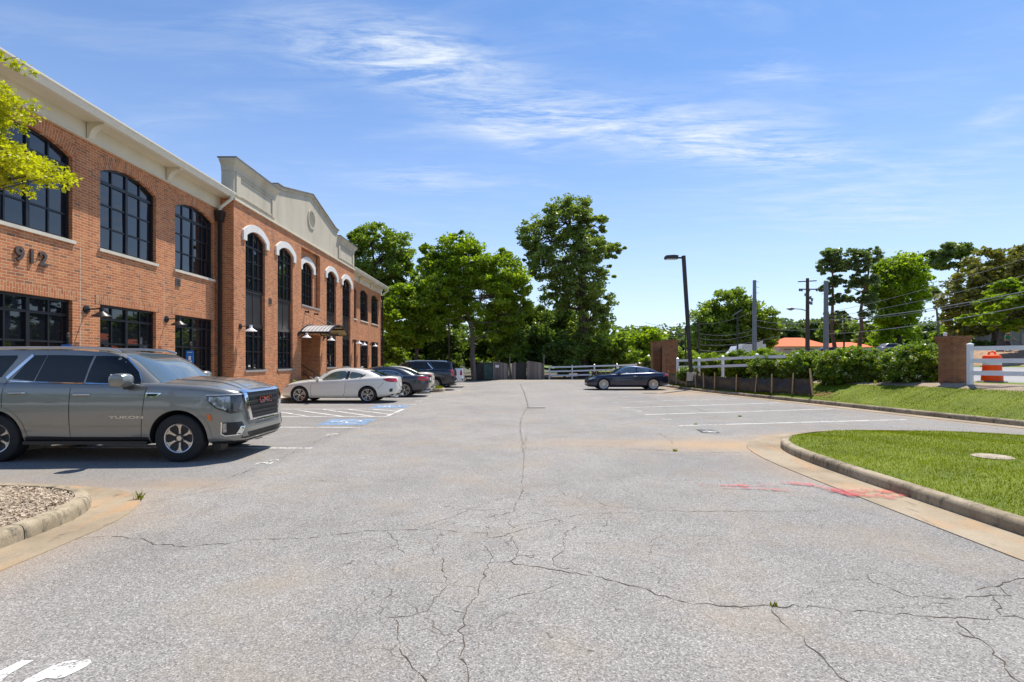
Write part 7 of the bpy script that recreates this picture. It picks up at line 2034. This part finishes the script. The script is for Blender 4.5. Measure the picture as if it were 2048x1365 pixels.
def gates():
    Y = 47.95; zb = -.10; X = lambda px: (px - CX) * Y / F; Z = lambda py: EYE + (HY - py) * Y / F
    def pan(px0, px1, pl, pr_, label, note=None):
        x0, x1 = X(px0), X(px1); t = thing('wooden_gate', label, 'gate', ((x0 + x1) / 2, Y, zb), 'weathered board gates'); n = 10
        P = [(x0, zb + .04), (x1, zb + .04)] + [(x1 + (x0 - x1) * k / n, Z(pr_) + (Z(pl) - Z(pr_)) * ((k / n) ** .6 if pl < pr_ else (1 - (1 - k / n) ** .6))) for k in range(n + 1)]
        MB().prism(P, 'y', Y - .02, Y + .02).build('boards', M['oldwood'], t)
        MB().box(x0 + .02, x1 - .02, Y + .02, Y + .06, .3, .4).box(x0 + .02, x1 - .02, Y + .02, Y + .06, 1.1, 1.2).build('cross_rail', M['oldwood'], t)
        if note: MB().box(X(note[0]), X(note[0] + 7), Y - .03, Y - .021, Z(note[1] + 5), Z(note[1])).build('notice', M['signwhite'], t)
    pan(986, 1017, 723, 729, 'left wooden gate leaf with a white notice', (991, 730.5)); pan(1023, 1032, 730, 724, 'narrow wooden gate leaf right of the centre post'); pan(1053.5, 1087, 722, 728, 'right wooden gate leaf beside the tall metal post')
    for (px, pt, w, mt, lab) in ((949, 716, .16, 'oldwood', 'weathered wooden gate post at the left'), (1019.5, 715, .09, 'steel', 'grey metal gate post in the centre'), (1087.5, 711, .09, 'steel', 'tall grey metal gate post at the right')):
        x = X(px); t = thing('gate_post', lab, 'post', (x, Y - .1, zb), 'gate posts')
        m = MB()
        if mt == 'steel': m.tube([(x, Y - .1, zb - .1), (x, Y - .1, Z(pt))], w / 2, 10)
        else: m.box(x - w / 2, x + w / 2, Y - .18, Y - .02, zb - .1, Z(pt))
        m.build('shaft', M[mt], t); MB().lathe([(0, .06), (w * .4, .05), (w * .6, 0), (0, 0)], 10, (x, Y - .1, Z(pt))).build('post_cap', M[mt], t)
    for (a, b, lab) in ((953, 986, 'black mesh screen behind the dumpster, left of the gates'), (1032, 1053.5, 'black mesh screen closing the middle gateway')):
        t = thing('mesh_screen', lab, 'screen', (X(a), Y + .9, zb), 'black mesh screens'); m = MB(); m.box(X(a), X(b), Y + .90, Y + .92, zb, Z(727)); m.build('mesh', M['silt'], t); MB().box(X(a), X(b), Y + .88, Y + .94, Z(727), Z(726)).build('top_rail', M['black'], t)
    x0, x1 = X(967), X(986); t = thing('dumpster', 'green dumpster corner visible beside the left wooden gate', 'dumpster', ((x0 + x1) / 2, Y + .4, zb))
    m = MB(); m.prism([(x0, zb + .1), (x1 + .9, zb + .1), (x1 + .9, Z(729)), (x0 + .02, Z(728.5))], 'y', Y + .15, Y + .85); m.build('bin', M['greenmetal'], t)
    m = MB()
    for k in range(4): xx = x0 + .1 + k * .42; m.box(xx, xx + .06, Y + .10, Y + .15, zb + .15, Z(731))
    m.box(x0 - .02, x1 + .92, Y + .08, Y + .88, Z(729) - .005, Z(728) + .01); m.build('rim', M['greenmetal'], t)
    # dark sign-like tan patch on the bin front
    # leaf heap in front of the white fence and grey kerb stone
def far_things():
    # orange-roofed building
    def hip(px0, px1, Y, ptop, peave, zb, d, label, wall='offwhite', group='orange-roofed buildings'):
        x0, x1 = (px0 - CX) * Y / F, (px1 - CX) * Y / F; ze = EYE + (HY - peave) * Y / F; zt = EYE + (HY - ptop) * (Y + d / 2) / F; r = (x1 - x0) * .34
        t = thing('low_building', label, 'building', ((x0 + x1) / 2, Y + d / 2, zb), group)
        MB().box(x0 + .6, x1 - .6, Y + .6, Y + d - .6, zb, ze).build('wall', M[wall], t)
        m = MB(); m.add([(x0, Y, ze), (x1, Y, ze), (x1, Y + d, ze), (x0, Y + d, ze), (x0 + r, Y + d / 2, zt), (x1 - r, Y + d / 2, zt)], [(0, 1, 5, 4), (1, 2, 5), (2, 3, 4, 5), (3, 0, 4), (3, 2, 1, 0)]); m.build('roof', M['orangeroof'], t)
        for k in range(4):
            xx = x0 + (x1 - x0) * (.2 + .2 * k); MB().box(xx - .7, xx + .7, Y + .55, Y + .62, zb + .9, ze - .5).build('window', M['glass'], t)
    hip(1556, 1668, 100, 676, 693, 2.9, 9, 'low building with an orange hipped roof beyond the hedges'); hip(1660, 1760, 112, 685, 694.5, 3.0, 8, 'farther orange-roofed building half hidden by the pines')
    # white truck, sign panel, cars on the road
    Y = 80; k = Y / F; x0, x1 = (1468 - CX) * k, (1532 - CX) * k; z = 1.2; t = thing('box_truck', 'white truck with a box body passing behind the hedge', 'truck', ((x0 + x1) / 2, Y, z))
    b = MB().box(x0 + 1.4, x1, Y, Y + 2.4, z + 1.1, z + 3.02); b.build('box_body', M['offwhite'], t); MB().box(x0 + 1.4, x1, Y + .3, Y + 2.1, z + .6, z + 1.1).build('chassis', M['plastic'], t)
    c = MB().prism([(x0 - .4, z + .5), (x0 + 1.35, z + .5), (x0 + 1.35, z + 2.75), (x0 + .5, z + 2.75), (x0 + .15, z + 2.1), (x0 - .4, z + 1.6)], 'y', Y + .1, Y + 2.3); co = c.build('cab', M['lampwhite'], t)
    g = MB().box(x0 + .45, x0 + 1.15, Y + .07, Y + .095, z + 1.6, z + 2.25); go = g.build('cab_window', M['glass'], None); go.parent = co
    for v in go.data.vertices: v.co -= t.location
    for xx in (x0 + .5, x0 + 3.4, x1 - .7):
        for yy in (Y + .1, Y + 2.0): MB().lathe([(0, 0), (.48, 0), (.48, .28), (0, .28)], 20, (xx, yy, z + .48), 'y').build('wheel', M['tyre'], t)
    x0, x1 = (1514 - CX) * .0802, (1526 - CX) * .0802; t = thing('roadside_panel', 'pale slanted panel standing right of the white truck', 'sign', (x0, 85, 1.2)); MB().prism([(x0, 1.6), (x1, 1.6), (x1, EYE + 40 * .0802), (x0, EYE + 36 * .0802)], 'y', 85, 85.1).build('panel', M['offwhite'], t); MB().tube([(x1 + .12, 85, 1.1), (x1 + .12, 85, EYE + 40 * .0802)], .14, 8).build('post', M['black'], t)
    P0 = dict(xf=2.3, xr=-2.3, W=.9, zb=.2, n=5, xw_f=1.35, xw_r=-1.35, rw=.33, wt=.22, rim=.22, arch=.37, style=(5, 'five'), zbx=[(0, 0)], plan=[(-2.3, .88), (-1.5, 1), (1.5, 1), (2.3, .86)], zs=[(-2.3, .95), (0, .95), (1, .92), (2.3, .66)], crown=[(-2.3, .02), (2.3, .03)], sec=CARSEC,
              gh=dict(n=5, base=(-2.1, 1.1, .8), roof=(-1.4, .0, .56), zbase=[(-2, .9), (1, .88)], ztop=[(-1.4, 1.43), (0, 1.43)], crown=.03), mirror=(.6, 1.0, .8))
    def ex(car, sk, kb, kh, P):
        for m in 'LR':
            w = MB(); sk.panel(m, [(-1.7, .98), (-1.4, 1.34), (.0, 1.36), (.75, .98)], .005, w); w.build('side_window', M['carglass'], car, local=True, fixn=False)
        w = MB(); kh.panel('F', [(-.6, .97), (.6, .97), (.5, 1.36), (-.5, 1.36)], .005, w); w.build('windscreen', M['carglass'], car, local=True, fixn=False)
        for s in (-1, 1):
            h = MB(); kb.panel('F', [(s * .55, .62), (s * .78, .62), (s * .76, .72), (s * .55, .70)], .006, h); h.build('headlight', M['lampclear'], car, local=True, fixn=False)
    for (px, Y, z, col, lab, rz) in ((1648, 78, 2.0, (.45, .03, .03), 'red car whose roof shows above the hedge', PI), (1434, 82, 1.35, (.30, .33, .36), 'grey-blue car passing left of the white truck', PI), (1790, 72, 2.1, (.25, .25, .27), 'silver car between the hedge tops below the bright tree', 0)):
        pp = dict(P0, paint=paint('far_car_paint', col, .3, .3), extra=ex); zz = {1648: 2.55, 1434: 1.2, 1790: 2.9}[px]
        make_car(pp, 'passing_car', lab, 'car', ((px - CX) * Y / F, Y, zz - .3), rz, 'cars on the far road')
    # grey wall building at the far right
    Y = 60; k = Y / F; x0 = (1950 - CX) * k; t = thing('grey_building', 'low grey-walled building with a brown eave at the right edge', 'building', (x0 + 6, Y, 2.9))
    MB().prism([(x0, Y), (x0 + 20, Y), (x0 + 29, Y + 9), (x0 + 9, Y + 9)], 'z', 2.7, EYE + 64 * k).build('wall', M['greywall'], t); MB().prism([(x0 + 2.6, Y - .8), (x0 + 21, Y - .8), (x0 + 30, Y + 9), (x0 + 12, Y + 9)], 'z', EYE + 64 * k + .003, EYE + 76 * k).build('eave', M['brownwall'], t)
    MB().box(x0 + 5.2, x0 + 7.6, Y - .05, Y + .02, 3.4, 4.8).build('window', M['glass'], t)
    Y = 52; k = Y / F; x, _, z = at(2023, Y, 660); t = thing('blue_sign', 'small square blue sign behind the worker', 'sign', (x, Y, 2.6)); MB().tube([(x, Y + .05, 2.4), (x, Y + .05, z)], .04, 8).build('post', M['steel'], t)
    s = MB().box(x - .22, x + .22, Y, Y + .02, z - .22, z + .22); so = s.build('sign_plate', M['signblue'], t); q = MB().box(x - .08, x + .08, Y - .01, Y - .003, z - .12, z + .02).build('sign_symbol', M['signwhite'], None); q.parent = so
    for v in q.data.vertices: v.co -= t.location
    # small yellow warning sign by the grey wall
    x, _, z = at(1915, 56, 663); t = thing('warning_sign', 'tiny yellow diamond sign left of the grey wall', 'sign', (x, 56, 2.6)); MB().tube([(x, 56.05, 2.4), (x, 56.05, z)], .03, 6).build('post', M['steel'], t); MB().prism([(x - .2, z), (x, z - .2), (x + .2, z), (x, z + .2)], 'y', 56, 56.02).build('sign_plate', M['yellow'], t)
    # drainage grate / small concrete pad beside drum
    worker()


def skin_mesh(name, verts, edges, radii, mat, parent, root=0, sub=1):
    me = bpy.data.meshes.new(name); me.from_pydata(verts, edges, []); o = bpy.data.objects.new(name, me); COL.objects.link(o)
    md = o.modifiers.new('s', 'SKIN'); md.use_smooth_shade = True
    for i, v in enumerate(me.skin_vertices[0].data): v.radius = (radii[i], radii[i]) if not isinstance(radii[i], tuple) else radii[i]; v.use_root = (i == root)
    m2 = o.modifiers.new('u', 'SUBSURF'); m2.levels = sub; m2.render_levels = sub
    dg = bpy.context.evaluated_depsgraph_get(); nm = bpy.data.meshes.new_from_object(o.evaluated_get(dg)); o.modifiers.clear(); o.data = nm; nm.materials.clear(); nm.materials.append(mat); nm.polygons.foreach_set('use_smooth', [True] * len(nm.polygons)); o.parent = parent
    return o


def worker():
    Y = 49.5; x = (2014 - CX) * Y / F; z = 2.55
    t = thing('person', 'person in a green shirt and cap bending over a hand tool on the bank', 'person', (x, Y, z))
    # skeleton: pelvis, spine, head, arms reaching right towards the tool, legs apart
    V = [(0, 0, .95), (0, -.02, 1.15), (.03, -.05, 1.38), (.04, -.07, 1.50), (.05, -.09, 1.62), (.05, -.10, 1.70),
         (-.17, -.03, 1.42), (-.30, -.12, 1.18), (-.10, -.30, 1.02), (.22, -.08, 1.42), (.40, -.22, 1.22), (.56, -.38, 1.04),
         (-.10, 0, .90), (-.14, -.10, .50), (-.16, 0, .08), (-.17, -.16, .04), (.12, 0, .90), (.22, -.12, .50), (.26, .04, .08), (.27, -.12, .04),
         (-.06, -.34, .98), (.60, -.42, 1.0)]
    E = [(0, 1), (1, 2), (2, 3), (3, 4), (4, 5), (2, 6), (6, 7), (7, 8), (2, 9), (9, 10), (10, 11), (0, 12), (12, 13), (13, 14), (14, 15), (0, 16), (16, 17), (17, 18), (18, 19), (8, 20), (11, 21)]
    R = [.14, .13, .15, .055, .095, .085, .065, .048, .032, .065, .048, .032, .10, .065, .045, .035, .10, .065, .045, .035, .035, .035]
    skin_mesh('body', V, E, R, M['skin'], t, 0)
    iS = [(0, 0, .93), (0, -.02, 1.15), (.03, -.05, 1.38), (.035, -.06, 1.44), (-.17, -.03, 1.42), (-.25, -.08, 1.27), (.22, -.08, 1.42), (.33, -.16, 1.30)]
    skin_mesh('shirt', iS, [(0, 1), (1, 2), (2, 3), (2, 4), (4, 5), (2, 6), (6, 7)], [.165, .155, .175, .08, .085, .07, .085, .07], M['shirt'], t, 0)
    skin_mesh('trousers', [(0, 0, .96), (-.10, 0, .88), (-.14, -.10, .50), (-.16, 0, .12), (.12, 0, .88), (.22, -.12, .50), (.26, .04, .12)], [(0, 1), (1, 2), (2, 3), (0, 4), (4, 5), (5, 6)], [.165, .12, .085, .07, .12, .085, .07], M['trousers'], t, 0)
    MB().lathe([(0, .10), (.06, .09), (.10, .04), (.105, .0), (.17, -.01), (.17, -.02), (.0, -.01)], 16, (.05, -.10, 1.70)).build('cap', M['hat'], t, smooth=True, local=True)
    t2 = thing('string_trimmer', 'long-handled garden tool held low by the worker', 'garden tool', (x, Y, z)); MB().tube([(-.1, -.36, 1.02), (.58, -.42, 1.0), (1.5, -.6, .15)], .02, 6).build('shaft', M['black'], t2, local=True); MB().lathe([(0, 0), (.09, 0), (.09, .08), (0, .08)], 12, (1.52, -.6, .1)).build('head', M['orange'], t2, local=True)
# ------------------------------------------------------------------ sky, sun, camera
def world():
    w = bpy.data.worlds.new('World'); SC.world = w; w.use_nodes = True; t = w.node_tree; t.nodes.clear()
    N = t.nodes.new; Lk = t.links.new
    out = N('ShaderNodeOutputWorld'); bg = N('ShaderNodeBackground'); Lk(bg.outputs[0], out.inputs[0])
    sky = N('ShaderNodeTexSky'); sky.sky_type = 'NISHITA'; sky.sun_disc = False
    sky.sun_elevation = SUN_EL; sky.sun_rotation = SUN_AZ; sky.air_density = 1.0; sky.dust_density = .35; sky.ozone_density = 2.2; sky.altitude = 300
    tc = N('ShaderNodeTexCoord'); sp = N('ShaderNodeSeparateXYZ'); Lk(tc.outputs['Generated'], sp.inputs[0])

    def m(op, a, b=None, c=None, clamp=False):
        n = N('ShaderNodeMath'); n.operation = op; n.use_clamp = clamp
        for i, x in enumerate((a, b, c)):
            if x is None: continue
            if isinstance(x, (int, float)): n.inputs[i].default_value = x
            else: Lk(x, n.inputs[i])
        return n.outputs[0]
    z = m('MAXIMUM', sp.outputs[2], .02); u = m('DIVIDE', sp.outputs[0], z); v = m('DIVIDE', sp.outputs[1], z)
    cb = N('ShaderNodeCombineXYZ'); Lk(u, cb.inputs[0]); Lk(v, cb.inputs[1])

    def noise(scale, det, rough, dist, sc=(1, 1, 1), rot=0, off=(0, 0, 0)):
        mp = N('ShaderNodeMapping'); mp.inputs['Scale'].default_value = sc; mp.inputs['Rotation'].default_value = (0, 0, rot); mp.inputs['Location'].default_value = off; Lk(cb.outputs[0], mp.inputs[0])
        n = N('ShaderNodeTexNoise'); n.inputs['Scale'].default_value = scale; n.inputs['Detail'].default_value = det; n.inputs['Roughness'].default_value = rough; n.inputs['Distortion'].default_value = dist; Lk(mp.outputs[0], n.inputs['Vector']); return n.outputs['Fac']
    fib = noise(4.5, 9, .68, .6, (.5, 1.7, 1), -.45); wisp = noise(1.7, 6, .6, .8, (.6, 1.3, 1), -.4, (3, 1, 0)); fine = noise(15, 6, .72, .7, (.45, 1.7, 1), -.5)
    tex = m('ADD', m('MULTIPLY', fib, .55), m('ADD', m('MULTIPLY', wisp, .25), m('MULTIPLY', fine, .2)))
    # cirrus patches: rotated gaussians on the cloud plane (u right, v away)
    def blob(cu, cv, ru, rv, rot, amp):
        du = m('SUBTRACT', u, cu); dv = m('SUBTRACT', v, cv); c, s = math.cos(rot), math.sin(rot)
        a = m('DIVIDE', m('ADD', m('MULTIPLY', du, c), m('MULTIPLY', dv, s)), ru); b = m('DIVIDE', m('SUBTRACT', m('MULTIPLY', dv, c), m('MULTIPLY', du, s)), rv)
        return m('MULTIPLY', m('EXPONENT', m('MULTIPLY', m('ADD', m('MULTIPLY', a, a), m('MULTIPLY', b, b)), -1)), amp)

    def uvp(px, py): dz = (HY - py) / F; return ((px - CX) / F / dz, 1 / dz)
    tot = None
    for (px, py, px2, py2, rv, amp) in CLOUDS:
        a = uvp(px, py); b = uvp(px2, py2); cu, cv = (a[0] + b[0]) / 2, (a[1] + b[1]) / 2; L = math.hypot(b[0] - a[0], b[1] - a[1]) / 2; rot = math.atan2(b[1] - a[1], b[0] - a[0])
        g = blob(cu, cv, L, rv, rot, amp); tot = g if tot is None else m('ADD', tot, g)
    cl = m('MULTIPLY', tot, m('MULTIPLY', m('SUBTRACT', tex, .42), 6.0, clamp=True), clamp=True)
    base = m('MULTIPLY', m('MULTIPLY', m('SUBTRACT', wisp, .47), 4, clamp=True), m('MULTIPLY', m('SUBTRACT', fib, .36), 2.2, clamp=True))
    cl = m('ADD', cl, m('MULTIPLY', base, .34), clamp=True)
    # thin veil of haze near the horizon
    hz = m('MULTIPLY', m('EXPONENT', m('MULTIPLY', sp.outputs[2], -4.6)), .92)
    m1 = N('ShaderNodeMix'); m1.data_type = 'RGBA'; m1.blend_type = 'MULTIPLY'; m1.inputs[0].default_value = 1; Lk(sky.outputs[0], m1.inputs[6]); m1.inputs[7].default_value = SKYTINT
    m2 = N('ShaderNodeMix'); m2.data_type = 'RGBA'; Lk(hz, m2.inputs[0]); Lk(m1.outputs[2], m2.inputs[6]); m2.inputs[7].default_value = HAZECOL
    m3 = N('ShaderNodeMix'); m3.data_type = 'RGBA'; Lk(cl, m3.inputs[0]); Lk(m2.outputs[2], m3.inputs[6]); m3.inputs[7].default_value = CLOUDCOL
    Lk(m3.outputs[2], bg.inputs[0]); bg.inputs[1].default_value = SKYSTR


def sun_cam():
    d = Vector(SUNV).normalized()
    L = bpy.data.lights.new('sun', 'SUN'); L.energy = SUNSTR; L.angle = math.radians(.53); L.color = (1, .935, .83)
    o = bpy.data.objects.new('sun', L); COL.objects.link(o); o.rotation_euler = d.to_track_quat('Z', 'Y').to_euler(); o.location = (0, 0, 40)
    cd = bpy.data.cameras.new('camera'); c = bpy.data.objects.new('camera', cd); COL.objects.link(c)
    c.location = (0, 0, EYE); c.rotation_euler = (PI / 2, 0, 0); cd.sensor_width = 36; cd.lens = F / 2048 * 36
    cd.shift_x = (1024 - CX) / 2048; cd.shift_y = (HY - 682.5) / 2048; cd.clip_start = .05; cd.clip_end = 5000
    SC.camera = c
    SC.view_settings.view_transform = 'Standard'; SC.view_settings.look = 'None'; SC.view_settings.exposure = EXPO; SC.view_settings.gamma = 1


SUNV = (.40, .60, 1.45)
SUN_EL = math.atan2(SUNV[2], math.hypot(SUNV[0], SUNV[1])); SUN_AZ = math.atan2(SUNV[0], SUNV[1])
SKYSTR, SUNSTR, EXPO = .09, 4.3, .58
SKYTINT = (.54, .90, 1.24, 1); HAZECOL = (7.7, 8.3, 9.3, 1); CLOUDCOL = (6.0, 6.7, 7.6, 1)
CLOUDS = [(600, 90, 980, 150, .15, 1.1), (700, 40, 930, 110, .10, .7), (860, 200, 1250, 260, .20, .8), (1150, 230, 1700, 340, .24, 1.1), (930, 250, 1080, 290, .10, .45), (700, 350, 1050, 375, .25, .22), (1550, 400, 1950, 440, .5, .45), (1850, 310, 2040, 330, .25, .25), (760, 365, 900, 350, .2, .3), (1440, 130, 1640, 160, .08, .5), (1950, 230, 2048, 225, .15, .4)]

setting(); markings(); building(); vegetation(); hedges(); props(); cars(); world(); sun_cam()
for o in list(bpy.data.objects):
    if o.type == 'MESH' and o.parent is None and 'kind' not in o and 'label' not in o: print('UNTAGGED', o.name)
